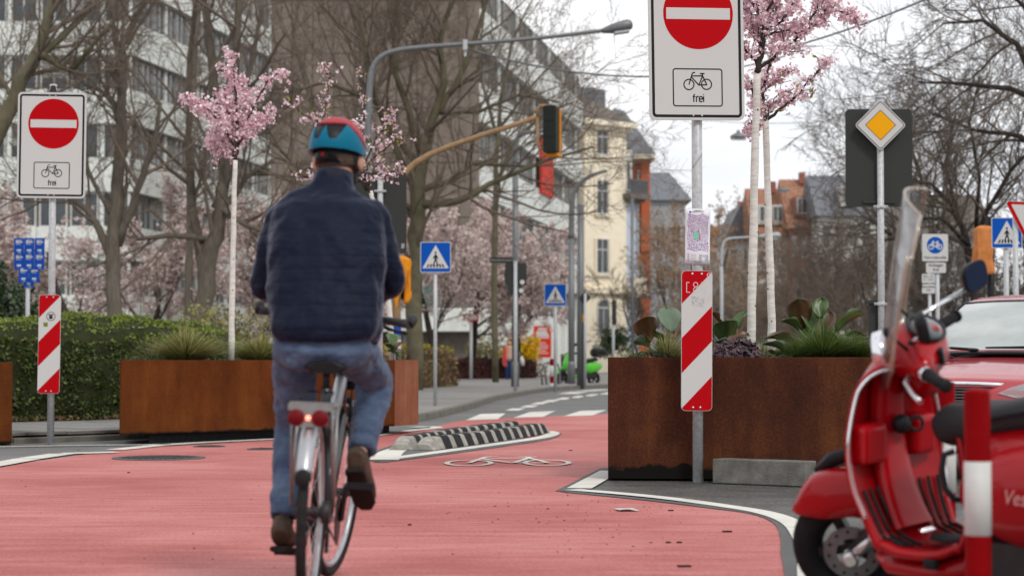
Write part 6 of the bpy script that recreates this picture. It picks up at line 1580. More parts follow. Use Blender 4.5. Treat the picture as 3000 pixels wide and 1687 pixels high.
cherry('young cherry with sparse blossom half hidden behind the cyclist', [(1152, 1045, 17), (1130, 800, 16), (1105, 640, 14), (1085, 560, 13)],
       [[(1085, 565, 11), (1060, 520, 8), (1085, 470, 7), (1120, 440, 5), (1170, 400, 4)], [(1075, 560, 9), (1030, 480, 7), (1000, 420, 5), (960, 380, 4), (880, 330, 3), (840, 290, 2)], [(1075, 545, 8), (1090, 520, 7), (1130, 505, 5), (1165, 505, 3)],
        [(1070, 530, 8), (1060, 430, 6), (1065, 330, 4), (1072, 180, 2)], [(1060, 530, 8), (960, 540, 5), (900, 520, 4), (845, 505, 2)], [(1066, 480, 6), (1110, 390, 4), (1150, 345, 2)], [(1020, 460, 5), (950, 340, 3), (970, 210, 2)]], 23.9, LT, 72, 200, .058, spurs=6, buds=260, blen=.45)
cherry('front pale trunked cherry with pink blossom beside the big sign', [(2200, 1040, 27), (2205, 800, 25), (2213, 500, 23), (2222, 205, 21)],
       [[(2222, 215, 20), (2232, 150, 17), (2240, 80, 14), (2222, 20, 11), (2195, -60, 8)], [(2226, 200, 12), (2270, 170, 10), (2330, 120, 7), (2380, 60, 5), (2400, 20, 4)], [(2232, 150, 12), (2262, 60, 9), (2270, -20, 7), (2260, -120, 5)],
        [(2330, 120, 5), (2390, 70, 4), (2420, 32, 3), (2460, 30, 2.5), (2505, 58, 2)], [(2224, 190, 10), (2190, 150, 8), (2165, 110, 6), (2150, 60, 4)], [(2240, 90, 9), (2300, 60, 7), (2330, 0, 5), (2340, -60, 4)], [(2232, 140, 8), (2205, 80, 6), (2200, 20, 4)], [(2260, 100, 7), (2320, 90, 5), (2370, 95, 3)], [(2225, 40, 8), (2180, -40, 5), (2160, -120, 4)], [(2250, 30, 8), (2310, -60, 6), (2350, -140, 4)]], 15.2, RT, 73, 1150, .044, spurs=9, blen=.25)
cherry('rear pale trunked cherry with a pink side branch to the right', [(2262, 1035, 24), (2258, 800, 22), (2250, 550, 20), (2246, 352, 18)],
       [[(2246, 360, 14), (2236, 310, 11), (2235, 260, 9), (2250, 200, 7), (2260, 140, 5)], [(2248, 350, 11), (2290, 320, 8), (2330, 285, 6), (2370, 230, 5), (2400, 195, 4), (2425, 185, 2.5)], [(2252, 345, 8), (2262, 310, 6), (2300, 290, 4), (2340, 262, 3)], [(2240, 330, 8), (2215, 290, 6), (2200, 240, 4)], [(2236, 280, 7), (2270, 230, 5), (2300, 205, 3)], [(2246, 356, 6), (2225, 370, 4), (2210, 380, 3)]], 16.1, RT, 74, 400, .042, spurs=7, blen=.20)

# ================================================================== RED SCOOTER
M_['scooter_red'] = pm('scooter red paint', (.34, .002, .006), .30, coat=.35)
M_['screen'] = pclear('clear windshield', (.90, .89, .89), .04, .06, (.55, .53, .54))
M_['screen_edge'] = pclear('windshield moulding', (.75, .66, .55), .10, .40, (.62, .50, .38))
M_['tyre'] = pm('tyre rubber', (.014, .014, .015), .8, var=.2, vscale=30, bump=.3, bscale=60)
M_['seat_black'] = pm('black seat cover', (.028, .028, .031), .55, bump=.3, bscale=150)
M_['dark_metal'] = pm('dark engine metal', (.03, .03, .032), .5, .5, var=.3, vscale=15)
M_['mirror'] = pm('mirror glass', (.02, .035, .09), .05, .6)
M_['smoke_lens'] = pclear('headlight lens', (.9, .9, .9), .12, .12)
SH = rad(128)
sc_ = thing('scooter', 'parked red retro scooter with clear windshield and chrome trim', 'scooter', (1.165, 7.18, 0))
sc_.rotation_euler = (rad(-6), 0, SH)
ax = Vector((-.33, 0, .71)).normalized(); pv_ = Vector((-.03, 0, .22))
ST = T(*pv_) @ Matrix.Rotation(rad(38), 4, ax) @ T(*-pv_)
STW = ST @ T(-.085, 0, 0)
STH = ST @ T(-.105, 0, -.045)
def torus_y(mb, R_, r, c, n=36, k=12, mi=0, a0=0, a1=2 * pi): return mb.torus(R_, r, T(*c) @ RX(pi / 2), n, k, mi, a0, a1)
def path_at(P_, t):
    n = len(P_) - 1; f = min(max(t, 0), 1) * n; i = min(int(f), n - 1); u = f - i
    p0, p1, p2, p3 = P_[max(i - 1, 0)], P_[i], P_[i + 1], P_[min(i + 2, n)]
    return [.5 * ((2 * b) + (c - a) * u + (2 * a - 5 * b + 4 * c - d) * u * u + (3 * b - a - 3 * c + d) * u ** 3) for a, b, c, d in zip(p0, p1, p2, p3)]
def scooter_wheel(root, x, M=None, disc=True, r=.215):
    wh = MB(); torus_y(wh, r - .048, .050, (x, 0, r), 40, 12); o = wh.build('tyre', M_['tyre'], root, M)
    b = MB()
    torus_y(b, r - .088, .018, (x, 0, r), 32, 8)
    for i in range(5):
        a = 2 * pi * i / 5; b.box((x + cos(a) * .07, 0, r + sin(a) * .07), (.12, .05, .035), 0, RY(-a))
    b.lathe([(.035, -.05), (.035, .05)], 14, T(x, 0, r) @ RX(pi / 2)); b.build('rim', M_['dark_metal'], o)
    if disc:
        b = MB(); b.lathe([(.055, .062), (.10, .062), (.10, .066), (.055, .066), (.055, .062)], 28, T(x, 0, r) @ RX(-pi / 2), cap=False, smooth=False)
        for i in range(12):
            a = 2 * pi * i / 12; b.lathe([(.006, .060), (.006, .0685)], 6, T(x + .082 * cos(a), 0, r + .082 * sin(a)) @ RX(-pi / 2), 1)
        b.build('brake_disc', [M_['galv_dark'], M_['black_plastic']], o)
    return o
scooter_wheel(sc_, 0, STW)
b = MB(); b.tube([(.0, .085, .215), (-.09, .09, .30), (-.13, .075, .43), (-.16, .03, .52)], [.026, .028, .035, .03], 10); b.tube([(-.10, .055, .27), (-.13, .05, .44)], .03, 10); b.build('fork_arm', M_['dark_metal'], sc_, STW)
b = MB(); b.tube([(.005, .098, .21), (-.10, .10, .29)], .022, 10); b.lathe([(.030, 0), (.032, .03), (.02, .045)], 14, T(0, .09, .215) @ RX(-pi / 2)); b.lathe([(.026, 0), (.026, .03), (.018, .04)], 14, T(-.10, .09, .29) @ RX(-pi / 2)); b.build('suspension_link', M_['alu'], sc_, STW)
def fend(u, v):
    a = rad(54) + u * rad(74); q = (v - .5) * 2; r = .290
    xc, zc = cos(a) * r + .02, .215 + sin(a) * r - .075 * max(0, 1 - u * 3.2) ** 1.6; zb = min(zc, .372 - .01 * u); wq = .094 * min(1, .06 + (u * 2.4) ** .6)
    return (xc * (1 - .04 * q * q), sin(q * pi / 2) * wq, zc - (zc - zb) * abs(q) ** 2.4)
b = MB(); b.grid(fend, 26, 14); b.build('front_fender', M_['scooter_red'], sc_, STW, solid=.006)
b = MB(); b.tube([(.09, -.07, .485), (.02, -.06, .525), (-.08, -.05, .55)], [.015, .03, .02], 8); b.build('fender_guard', M_['black_plastic'], sc_, STW)
# inner shell: leg shield, floorboard and front of the seat box in one sweep
PATH = [(-.330, .915, .125), (-.300, .86, .168), (-.280, .76, .205), (-.275, .62, .238), (-.29, .49, .238), (-.325, .39, .220), (-.375, .305, .208), (-.45, .262, .205), (-.52, .25, .20), (-.64, .255, .19), (-.71, .30, .16), (-.73, .42, .13), (-.71, .56, .12), (-.69, .66, .11)]
def shell(u, v):
    x, z, w_ = path_at(PATH, u); q = (v - .5) * 2
    sh = max(0, 1 - u / .48)
    up = max(0, .13 - u) / .13
    return (x - .085 * sh ** .5 * q * q - .0, q * w_ * (1 - .35 * up * up), z + .02 * abs(q) ** 3 * (1 if .5 < u < .75 else 0) - .05 * up * q * q)
b = MB(); b.grid(shell, 60, 22); b.build('leg_shield', M_['scooter_red'], sc_, solid=.014, offset=1)
def edge(q, u0, u1, n=40, out=0.0): return [Vector(shell(u0 + (u1 - u0) * i / n, .5 + q * .5)) + Vector((0, q * out, 0)) for i in range(n + 1)]
tr_ = MB(); tp_ = edge(-1, .40, 0) + [Vector(shell(0, v / 12)) for v in range(1, 12)] + edge(1, 0, .40); tr_.tube(tp_, .0075, 8); tr_.build('chrome_trim', M_['chrome'], sc_)
for q in (-1, 1):
    b = MB(); e = edge(q, .38, .80, 30); b.tube([p + Vector((0, -q * .012, -.012)) for p in e], [.012 + .008 * sin(pi * i / 30) for i in range(31)], 10); b.build('floor_edge', M_['scooter_red'], sc_)
b = MB(); b.loft([(Vector((-.34, 0, .235)), .15, .03), (Vector((-.40, 0, .20)), .17, .04), (Vector((-.60, 0, .19)), .17, .045), (Vector((-.74, 0, .22)), .13, .06)], 16, True, 0, (0, 1, 0), 3); b.build('underfloor', M_['scooter_red'], sc_)
# central spine, glove pocket, details
def spine(u, v):
    x, z, w_ = path_at(PATH, .03 + u * .42); a = (v - .5) * pi; ww = .060 + .035 * u; hh = .060 * (1 - .55 * u)
    return (x - .02 - hh * cos(a) ** .6 * (1 if cos(a) > 0 else 0), ww * math.copysign(abs(sin(a)) ** .6, sin(a)), z + .01 * cos(a))
b = MB(); b.grid(spine, 26, 14); b.build('spine', M_['scooter_red'], sc_)
b = MB(); b.box((-.335, .135, .615), (.07, .13, .14), 0, RY(rad(-6))); b.build('glove_pocket', M_['scooter_red'], sc_, bevel=.022, seg=3)
b = MB(); b.box((-.335, -.135, .615), (.06, .11, .14), 0, RY(rad(-6))); b.build('glove_pocket', M_['scooter_red'], sc_, bevel=.022, seg=3)
b = MB(); b.ball((-.365, -.005, .665), .03, .036, .034, 14, 10); b.build('bag_hook', M_['black_plastic'], sc_); b = MB(); b.torus(.024, .006, T(-.395, -.045, .662) @ RZ(rad(60)) @ RX(pi / 2), 18, 8); b.build('hook_ring', M_['black_plastic'], sc_)
b = MB(); b.lathe([(.022, 0), (.022, .012), (.012, .016)], 14, T(-.365, -.055, .79) @ RY(rad(-80))); b.build('ignition_lock', M_['chrome'], sc_)
k = 0
for q in (.42, .62, .82, -.50, -.66, -.82):
    for u0, u1 in ((.33, .455), (.475, .575)):
        b = MB(); pts = [Vector(shell(u0 + (u1 - u0) * i / 8, .5 + q * .5)) for i in range(9)]
        dirn = Vector((-1, 0, .25)) if u0 < .4 else Vector((-.4, 0, 1))
        pts = [p + dirn.normalized() * .017 for p in pts]; b.tube(pts, .0065, 6); b.build('rubber_strip', M_['black_rubber'], sc_)
b = MB(); b.loft([(Vector((-.46, -.02, .288)), .02, .006), (Vector((-.49, -.02, .283)), .06, .007), (Vector((-.55, -.02, .278)), .07, .007), (Vector((-.60, -.02, .278)), .03, .005)], 16, True, 0, (0, 1, 0)); b.build('floor_mat', M_['black_rubber'], sc_)
b = MB(); b.box((-.445, 0, .305), (.02, .07, .004), 0, RY(rad(-25))); b.build('badge', M_['chrome'], sc_)
b = MB(); b.box((-.62, .195, .235), (.05, .03, .035)); b.build('foot_peg', M_['black_plastic'], sc_, bevel=.008)
# rear body, cowls, seat
b = MB(); b.loft([(Vector((-.70, 0, .48)), .10, .17), (Vector((-.78, 0, .50)), .155, .19), (Vector((-.95, 0, .50)), .20, .20), (Vector((-1.2, 0, .50)), .22, .20), (Vector((-1.45, 0, .50)), .18, .18), (Vector((-1.62, 0, .48)), .10, .11), (Vector((-1.66, 0, .48)), .03, .04)], 24, True, 0, (0, 1, 0), 2.6); b.build('rear_body', M_['scooter_red'], sc_)
for q, lab in ((1, 1), (-1, 0)):
    b = MB(); b.ball((-1.14, q * .165, .47), .40, .095, .175, 30, 18); cw_ = b.build('side_cowl', M_['scooter_red'], sc_)
    if q == 1:
        me = text_mesh('Vespa', .068, extr=.002, shear=.35, align='LEFT'); me.materials.clear(); me.materials.append(M_['chrome'])
        inst('lettering', me, cw_, T(-.985, .264, .485) @ RZ(rad(180 - 7)) @ FRONT)
b = MB(); b.loft([(Vector((-.560, 0, .655)), .04, .03), (Vector((-.575, 0, .66)), .085, .055), (Vector((-.62, 0, .672)), .115, .072), (Vector((-.72, 0, .685)), .13, .066), (Vector((-.85, 0, .70)), .145, .055), (Vector((-1.0, 0, .725)), .15, .06), (Vector((-1.3, 0, .745)), .135, .055), (Vector((-1.42, 0, .74)), .06, .03)], 22, True, 0, (0, 1, 0), 2.6); se = b.build('seat', M_['seat_black'], sc_)
b = MB(); b.lathe([(.018, 0), (.018, .008), (.008, .012)], 12, T(-.80, .150, .690) @ RX(-pi / 2)); b.build('strap_button', M_['chrome'], se)
b = MB(); b.tube([(-.80, .153, .70), (-.95, .160, .73), (-1.15, .155, .76)], .007, 6); b.build('grab_strap', M_['black_plastic'], se)
b = MB(); b.tube([(-.695, .125, .60), (-.67, .15, .59), (-.665, .16, .54), (-.675, .16, .48), (-.70, .15, .445), (-.72, .12, .44)], .011, 8); b.build('helmet_hook', M_['black_plastic'], sc_)
b = MB(); b.box((-1.0, .05, .24), (.45, .26, .16)); b.tube([(-.95, .14, .20), (-1.3, .16, .24), (-1.5, .15, .27)], .04, 10); b.tube([(-.80, .10, .20), (-.78, .22, .02), (-.83, .25, .01)], .013, 8); b.tube([(-.80, -.10, .20), (-.78, -.2, .06)], .013, 8); b.build('engine', M_['dark_metal'], sc_)
b = MB(); b.tube([(-.90, .17, .19), (-.93, .22, .20), (-1.02, .235, .215), (-1.08, .24, .20)], [.008, .01, .012, .016], 8); b.build('kick_lever', M_['alu'], sc_)
scooter_wheel(sc_, -1.30, None, False)
# handlebar head in the steered frame
b = MB(); b.loft([(Vector((-.366, -.222, .945)), .028, .028), (Vector((-.355, -.18, .95)), .045, .042), (Vector((-.34, -.12, .955)), .075, .065), (Vector((-.33, -.05, .955)), .105, .088), (Vector((-.325, 0, .955)), .115, .094), (Vector((-.33, .05, .955)), .105, .088), (Vector((-.34, .12, .955)), .075, .065), (Vector((-.355, .18, .95)), .045, .042), (Vector((-.366, .222, .945)), .028, .028)], 22, True, 0, (1, 0, 0), 2.4); b.build('handlebar_head', M_['scooter_red'], sc_, STH)
b = MB(); b.loft([(Vector((-.33, 0, .80)), .06, .06), (Vector((-.325, 0, .90)), .07, .075)], 16, True); b.build('head_neck', M_['scooter_red'], sc_, STH)
b = MB(); b.ball((0, 0, 0), .062, .105, .02, 24, 10, M=RY(rad(-28))); b.build('instrument', M_['black_gloss'], sc_, STH @ T(-.375, 0, 1.022))
b = MB(); b.torus(1, .10, Matrix.Diagonal((.066, .110, .07, 1)), 28, 6); b.xf(RY(rad(-28))); b.build('instrument_ring', M_['black_plastic'], sc_, STH @ T(-.375, 0, 1.028))
b = MB(); b.box((-.42, .105, .955), (.02, .035, .055)); b.build('switch', M_['black_plastic'], sc_, STH, bevel=.006)
for q in (1, -1):
    b = MB(); b.tube([(-.362, q * .215, .945), (-.380, q * .240, .943)], .026, 14); b.build('chrome_collar', M_['chrome'], sc_, STH)
    b = MB(); b.tube([(-.380, q * .24, .943), (-.440, q * .345, .938)], [.021, .019], 14); b.lathe([(.023, 0), (.023, .012), (.01, .016)], 14, T(-.440, q * .345, .938) @ RZ(-q * rad(-30)) @ RX(-q * pi / 2)); b.build('grip', M_['black_rubber'], sc_, STH)
    b = MB(); b.tube([(-.32, q * .17, .935), (-.30, q * .23, .920), (-.33, q * .31, .905), (-.355, q * .355, .895)], [.008, .009, .008, .011], 8); b.build('brake_lever', M_['alu'], sc_, STH)
b = MB(); b.lathe([(.075, 0), (.082, .02), (.078, .045), (.065, .05)], 24, T(-.235, 0, .955) @ RY(pi / 2)); b.ball((-.205, 0, .955), .03, .068, .068, 16, 10); b.build('headlight', M_['chrome'], sc_, STH)
for q, mz, my, mx in ((-1, 1.085, -.30, -.545), (1, 1.09, .20, -.40)):
    b = MB(); b.tube([(-.335, q * .115, 1.0), (-.34, q * .125, 1.03), (mx + .03, my, mz - .03)], .0075, 8); b.build('mirror_stem', M_['chrome'], sc_, STH)
    b = MB(); b.lathe([(.016, 0), (.018, .03), (.012, .045)], 10, T(-.335, q * .115, .985)); b.build('stem_boot', M_['black_plastic'], sc_, STH)
    Mq = STH @ T(mx, my - q * .0, mz + .005) @ RZ(rad(12 if q == 1 else -35))
    b = MB(); b.loft([(Vector((.035, 0, 0)), .02, .018), (Vector((.03, 0, 0)), .05, .045), (Vector((.005, 0, 0)), .064, .053), (Vector((0, 0, 0)), .062, .051)], 22, True, 0, (0, 1, 0), 3.2); mo = b.build('mirror', M_['black_plastic'], sc_, Mq)
    b = MB(); b.loft([(Vector((.001, 0, 0)), .058, .047), (Vector((-.002, 0, 0)), .058, .047)], 22, True, 0, (0, 1, 0), 3.2); b.build('mirror_glass', M_['mirror'], mo)
def wsh(u, v):
    q = (u - .5) * 2; z = .80 + v * .71; w_ = .29 * (min(1, .35 + v * 2.2) if v < .3 else 1) * (1 - .22 * max(0, v - .6) / .4 - .45 * max(0, v - .86) ** 2 / .0196 * .5)
    return (-.165 - .185 * v - .04 * v * v - .055 * q * q, q * w_, z - .045 * q * q * (1 if v > .8 else 0) + .07 * q * q * max(0, .25 - v) / .25)
b = MB(); b.grid(wsh, 20, 26); b.build('windshield', M_['screen'], sc_, STH, solid=.004)
ed = MB(); ed.tube([wsh(1, i / 24) for i in range(25)], .0065, 6); ed.tube([wsh(0, i / 24) for i in range(25)], .0065, 6); ed.tube([wsh(i / 16, 1) for i in range(17)], .0055, 6); ed.build('windshield_edge', M_['screen_edge'], sc_, STH)
for q in (.22, .78):
    b = MB(); p = Vector(wsh(q, .40)); b.ball(p, .012, .018, .018, 12, 8); b.tube([p, (-.33, (q - .5) * .5, .99)], .006, 6); b.build('screen_bracket', M_['black_plastic'], sc_, STH)

# ================================================================== RED CAR
M_['car_red'] = pm('car red paint', (.40, .045, .055), .25, coat=.8)
M_['car_glass'] = pm('car window', (.34, .37, .355), .06, var=.35, vscale=1.2, spec=.9, coat=.5)  # pale base colour stands in for the sky reflected in the glass
M_['car_lamp'] = pm('car lamp inside', (.30, .29, .27), .2, .5, var=.4, vscale=18)
CR = thing('car', 'red saloon car parked nose out behind the scooter', 'car', (3.25, 14.6, 0), math.atan2(-.86, -.52))
SECT = [(.02, .50, .58, .56, .34), (-.02, .66, .66, .64, .24), (-.10, .745, .735, .70, .20), (-.28, .81, .785, .745, .18), (-.65, .855, .855, .815, .18), (-1.15, .872, .925, .885, .18), (-1.7, .875, .945, .92, .18), (-3.1, .875, .955, .93, .18), (-3.9, .86, .97, .93, .20), (-4.3, .80, .955, .91, .26), (-4.45, .70, .86, .82, .34), (-4.5, .5, .74, .72, .4)]
def sect(x):
    for i in range(len(SECT) - 1):
        a, b_ = SECT[i], SECT[i + 1]
        if a[0] >= x >= b_[0]:
            t = (a[0] - x) / (a[0] - b_[0]); t = t * t * (3 - 2 * t) if i == 0 else t
            return [p + (q - p) * t for p, q in zip(a, b_)]
    return SECT[0] if x > 0 else SECT[-1]
def body(x, t):
    """t: 0 left sill -> .5 bonnet centre -> 1 right sill"""
    _, w_, zt, ze, zl = sect(x); s = 1 if t < .5 else -1; u = t if t < .5 else 1 - t
    K = [(0, .90, zl), (.08, .985, zl + (ze - zl) * .30), (.17, 1.0, zl + (ze - zl) * .62), (.24, .975, zl + (ze - zl) * .88), (.28, .93, ze), (.36, .70, ze + (zt - ze) * .62), (.5, 0, zt)]
    for i in range(6):
        if K[i][0] <= u <= K[i + 1][0]:
            f = (u - K[i][0]) / (K[i + 1][0] - K[i][0])
            P3 = [K[max(i - 1, 0)], K[i], K[i + 1], K[min(i + 2, 6)]]
            yy, zz = [.5 * ((2 * P3[1][c]) + (P3[2][c] - P3[0][c]) * f + (2 * P3[0][c] - 5 * P3[1][c] + 4 * P3[2][c] - P3[3][c]) * f * f + (3 * P3[1][c] - P3[0][c] - 3 * P3[2][c] + P3[3][c]) * f ** 3) for c in (1, 2)]
            return Vector((x, s * yy * w_, zz))
b = MB(); xs = [q[0] for q in SECT]; xs2 = []
for i in range(len(xs) - 1): xs2 += [xs[i] + (xs[i + 1] - xs[i]) * j / 4 for j in range(4)]
xs2.append(xs[-1]); rs = []
for x in xs2: rs.append([body(x, j / 40) for j in range(41)])
b.rings(rs, True, 0, True); b.build('body', M_['car_red'], CR)
CAN = [(-.98, .925, .64), (-1.25, 1.075, .625), (-1.6, 1.235, .60), (-1.92, 1.355, .58), (-2.2, 1.405, .57), (-2.7, 1.425, .57), (-3.2, 1.39, .56), (-3.7, 1.21, .54), (-4.05, 1.0, .52)]
def can(x, u, off=0.0):
    for i in range(len(CAN) - 1):
        a, b_ = CAN[i], CAN[i + 1]
        if a[0] >= x >= b_[0]:
            t = (a[0] - x) / (a[0] - b_[0]); P3 = [CAN[max(i - 1, 0)], a, b_, CAN[min(i + 2, len(CAN) - 1)]]
            zt, wt = [.5 * ((2 * P3[1][c]) + (P3[2][c] - P3[0][c]) * t + (2 * P3[0][c] - 5 * P3[1][c] + 4 * P3[2][c] - P3[3][c]) * t * t + (3 * P3[1][c] - P3[0][c] - 3 * P3[2][c] + P3[3][c]) * t ** 3) for c in (1, 2)]
            break
    zb = .90; s = math.copysign(1, u); q = abs(u)
    # q 0..0.6 roof, 0.6..1 side
    if q < .6: y = wt * q / .6; z = zt - .02 * (q / .6) ** 3
    else:
        f = (q - .6) / .4; y = wt + (.80 - wt) * f; z = zt - .02 + (zb - zt + .02) * f
        y += .02 * sin(pi * f)
    n_ = Vector((.35 if x > -2 else -.2 if x < -3.2 else 0, .8 * s * max(0, q - .5), 1 - q * .6)).normalized()
    return Vector((x, s * y, z)) + n_ * off
b = MB(); n = 30; b.grid(lambda a, c: can(-.98 - 3.07 * a, (c - .5) * 2), 40, 36); b.build('roof', M_['car_red'], CR, solid=.01)
b = MB(); b.grid(lambda a, c: can(-1.03 - .87 * a, (c - .5) * 1.13, .006), 16, 20); b.build('windscreen', M_['car_glass'], CR)
b = MB()
for q in (-1, 1): b.tube([can(-1.03 - .87 * i / 12, q * .575, .006) for i in range(13)], .010, 6)
b.tube([can(-1.905, (i / 12 - .5) * 1.13, .006) for i in range(13)], .010, 6); b.build('windscreen_seal', M_['black_rubber'], CR)
for q in (-1, 1):
    for a0, a1 in ((-1.45, -2.35), (-2.42, -3.25)):
        b = MB(); b.grid(lambda a, c: can(a0 + (a1 - a0) * a, q * (.66 + .30 * c), .008), 10, 6); b.build('side_window', M_['car_glass'], CR)
b = MB(); b.grid(lambda a, c: can(-3.45 - .5 * a, (c - .5) * 1.05, .008), 8, 14); b.build('rear_window', M_['car_glass'], CR)
b = MB(); b.grid(lambda a, c: Vector((-1.00 + .08 * a - .05 * abs(c - .5), (c - .5) * 1.36, .925 + .01 * (1 - a) - .02 * (2 * abs(c - .5)) ** 2)), 3, 14); b.build('cowl', M_['black_plastic'], CR, solid=.02)
for y0 in (.50, -.18):
    b = MB(); b.tube([(-.97, y0, .955), (-1.0, y0 - .25, .972), (-1.02, y0 - .60, .970)], [.014, .012, .008], 6); b.ball((-.965, y0, .952), .03, .045, .016, 10, 6); b.build('wiper', M_['black_plastic'], CR)
for y0 in (.30, -.30):
    b = MB(); b.ball((-.80, y0, .893), .022, .018, .010, 10, 6); b.build('washer_nozzle', M_['black_plastic'], CR)
def patch(mb, pts, off, mi=0):
    """outline in (x, t) on the body skin, lifted by off"""
    c = [sum(p[i] for p in pts) / len(pts) for i in (0, 1)]; m = 6; n = len(pts); base = len(mb.v)
    def P_(x, t):
        p = body(x, t); d1 = body(x - .01, t) - body(x + .01, t); d2 = body(x, min(1, t + .01)) - body(x, max(0, t - .01)); nn_ = d2.cross(d1).normalized()
        if nn_.dot(p - Vector((-1.2, 0, .5))) < 0: nn_ = -nn_
        return p + nn_ * off
    rs = []
    for k in range(m, 0, -1): rs.append([P_(c[0] + (p[0] - c[0]) * k / m, c[1] + (p[1] - c[1]) * k / m) for p in pts])
    mb.rings(rs, False, mi, True); mb.add([P_(*c)] + rs[-1], [(0, i + 1, (i + 1) % n + 1) for i in range(n)], mi, True)
for q in (0, 1):
    f = (lambda t: t) if q == 0 else (lambda t: 1 - t)
    out = [(-.005, .400), (-.04, .385), (-.10, .345), (-.22, .298), (-.36, .262), (-.44, .245), (-.42, .215), (-.30, .195), (-.16, .20), (-.05, .25), (.004, .33)]
    b = MB(); patch(b, [(x, f(t)) for x, t in out], .004); hl = b.build('headlight', M_['car_lamp'], CR)
    b = MB(); patch(b, [(x, f(t)) for x, t in out], .012); b.build('lens', M_['smoke_lens'], hl)
    b = MB(); p = body(-.14, f(.24)); b.ball(p - Vector((.01, 0, 0)), .02, .055, .055, 16, 10); b.build('reflector', M_['chrome'], hl)
    b = MB(); p = body(-.34, f(.225)); b.ball(p - Vector((.0, .01 if q == 0 else -.01, 0)), .03, .012, .025, 10, 8); b.build('indicator', M_['sign_yellow'], hl)
b = MB(); b.grid(lambda a, c: Vector((.030 - .11 * (2 * abs(c - .5)) ** 2.2 + .0 * a, (c - .5) * .66, .685 + .035 * a - .012 * (2 * abs(c - .5)) ** 2)), 2, 20); b.build('grille_trim', M_['chrome'], CR, solid=.02)
b = MB(); b.grid(lambda a, c: Vector((.024 - .10 * (2 * abs(c - .5)) ** 2.2, (c - .5) * .60, .565 + .115 * a)), 2, 16); gr = b.build('grille', M_['black_plastic'], CR, solid=.01)
for i in range(5):
    b = MB(); b.tube([(.034 - .10 * (2 * abs(c / 12 - .5)) ** 2.2, (c / 12 - .5) * .58, .578 + i * .022) for c in range(13)], .004, 5); b.build('slat', M_['galv_dark'], gr)
b = MB(); b.loft([(Vector((-.12, -.80, .42)), .10, .13), (Vector((.03, -.60, .42)), .08, .14), (Vector((.06, 0, .42)), .07, .14), (Vector((.03, .60, .42)), .08, .14), (Vector((-.12, .80, .42)), .10, .13)], 16, True, 0, (1, 0, 0), 3); b.build('bumper', M_['car_red'], CR)
b = MB(); b.box((.135, 0, .42), (.01, .52, .11)); b.build('number_plate', M_['sign_white'], CR, bevel=.004)
for x in (-.85, -3.55):
    for q in (-1, 1):
        b = MB(); b.torus(.235, .09, T(x, q * .78, .315) @ RX(pi / 2), 30, 10); wo_ = b.build('wheel', M_['tyre'], CR); b = MB(); b.lathe([(.20, 0), (.19, .03), (.05, .05), (.04, .06)], 20, T(x, q * .82, .315) @ RX(-q * pi / 2)); b.build('rim', M_['alu'], wo_)
for q in (-1, 1):
    b = MB(); b.loft([(Vector((-1.35, q * .83, 1.0)), .05, .04), (Vector((-1.38, q * .92, 1.02)), .07, .065), (Vector((-1.40, q * 1.02, 1.02)), .05, .05)], 14, True, 0, (1, 0, 0), 3); b.build('door_mirror', M_['car_red'], CR)
b = MB()
for i in range(2): b.loft([(Vector((-2.05, .36 - .72 * i, .85)), .09, .23), (Vector((-2.1, .36 - .72 * i, 1.08)), .07, .2), (Vector((-2.13, .36 - .72 * i, 1.22)), .05, .11)], 12, True)
b.build('seats', M_['seat_black'], CR)

# ================================================================== FAR VEHICLES AND PERSON
M_['scooter_green'] = pm('bright green paint', (.10, .50, .045), .35, coat=.4, var=.06)
gs_ = thing('scooter', 'bright green rental scooter with black top case parked far away', 'scooter', (gx(1648, 64), 64, 0)); gs_.rotation_euler = (0, 0, rad(213))
scooter_wheel(gs_, 0, None, False, .24); scooter_wheel(gs_, -1.22, None, False, .24)
b = MB(); b.grid(lambda u, v: ((.27 + .03) * cos(rad(15) + u * rad(140)) , (v - .5) * .2, .24 + .30 * sin(rad(15) + u * rad(140)) + .05), 14, 6); b.build('front_fender', M_['scooter_green'], gs_, solid=.02)
b = MB(); b.loft([(Vector((-.06, 0, .52)), .10, .05), (Vector((-.16, 0, .72)), .17, .10), (Vector((-.27, 0, .95)), .19, .11), (Vector((-.32, 0, 1.04)), .12, .08)], 16, True, 0, (0, 1, 0), 3); b.build('front_shield', M_['scooter_green'], gs_)
b = MB(); b.tube([(-.28, 0, .95), (-.32, 0, .70), (-.36, 0, .45), (-.45, 0, .33), (-.85, 0, .32), (-.95, 0, .40)], .07, 10); b.build('floorboard', M_['scooter_green'], gs_)
b = MB(); b.loft([(Vector((-.80, 0, .55)), .12, .14), (Vector((-1.0, 0, .58)), .19, .19), (Vector((-1.3, 0, .62)), .18, .16), (Vector((-1.5, 0, .66)), .08, .08)], 16, True, 0, (0, 1, 0), 3); b.build('rear_body', M_['scooter_green'], gs_)
b = MB(); b.loft([(Vector((-.70, 0, .78)), .10, .05), (Vector((-1.0, 0, .82)), .15, .07), (Vector((-1.3, 0, .86)), .13, .06)], 14, True, 0, (0, 1, 0), 3); b.build('seat', M_['seat_black'], gs_)
b = MB(); b.loft([(Vector((-1.15, 0, 1.08)), .10, .08), (Vector((-1.25, 0, 1.08)), .21, .15), (Vector((-1.55, 0, 1.08)), .21, .15), (Vector((-1.68, 0, 1.06)), .10, .09)], 16, True, 0, (0, 1, 0), 3); b.build('top_case', M_['black_plastic'], gs_)
b = MB(); b.tube([(-.36, -.30, 1.05), (-.32, 0, 1.08), (-.36, .30, 1.05)], .03, 8); b.tube([(-.30, .1, 1.05), (-.32, .25, 1.30)], .012, 6); b.ball((-.33, .26, 1.34), .02, .07, .05, 10, 8); b.build('handlebar', M_['black_plastic'], gs_)
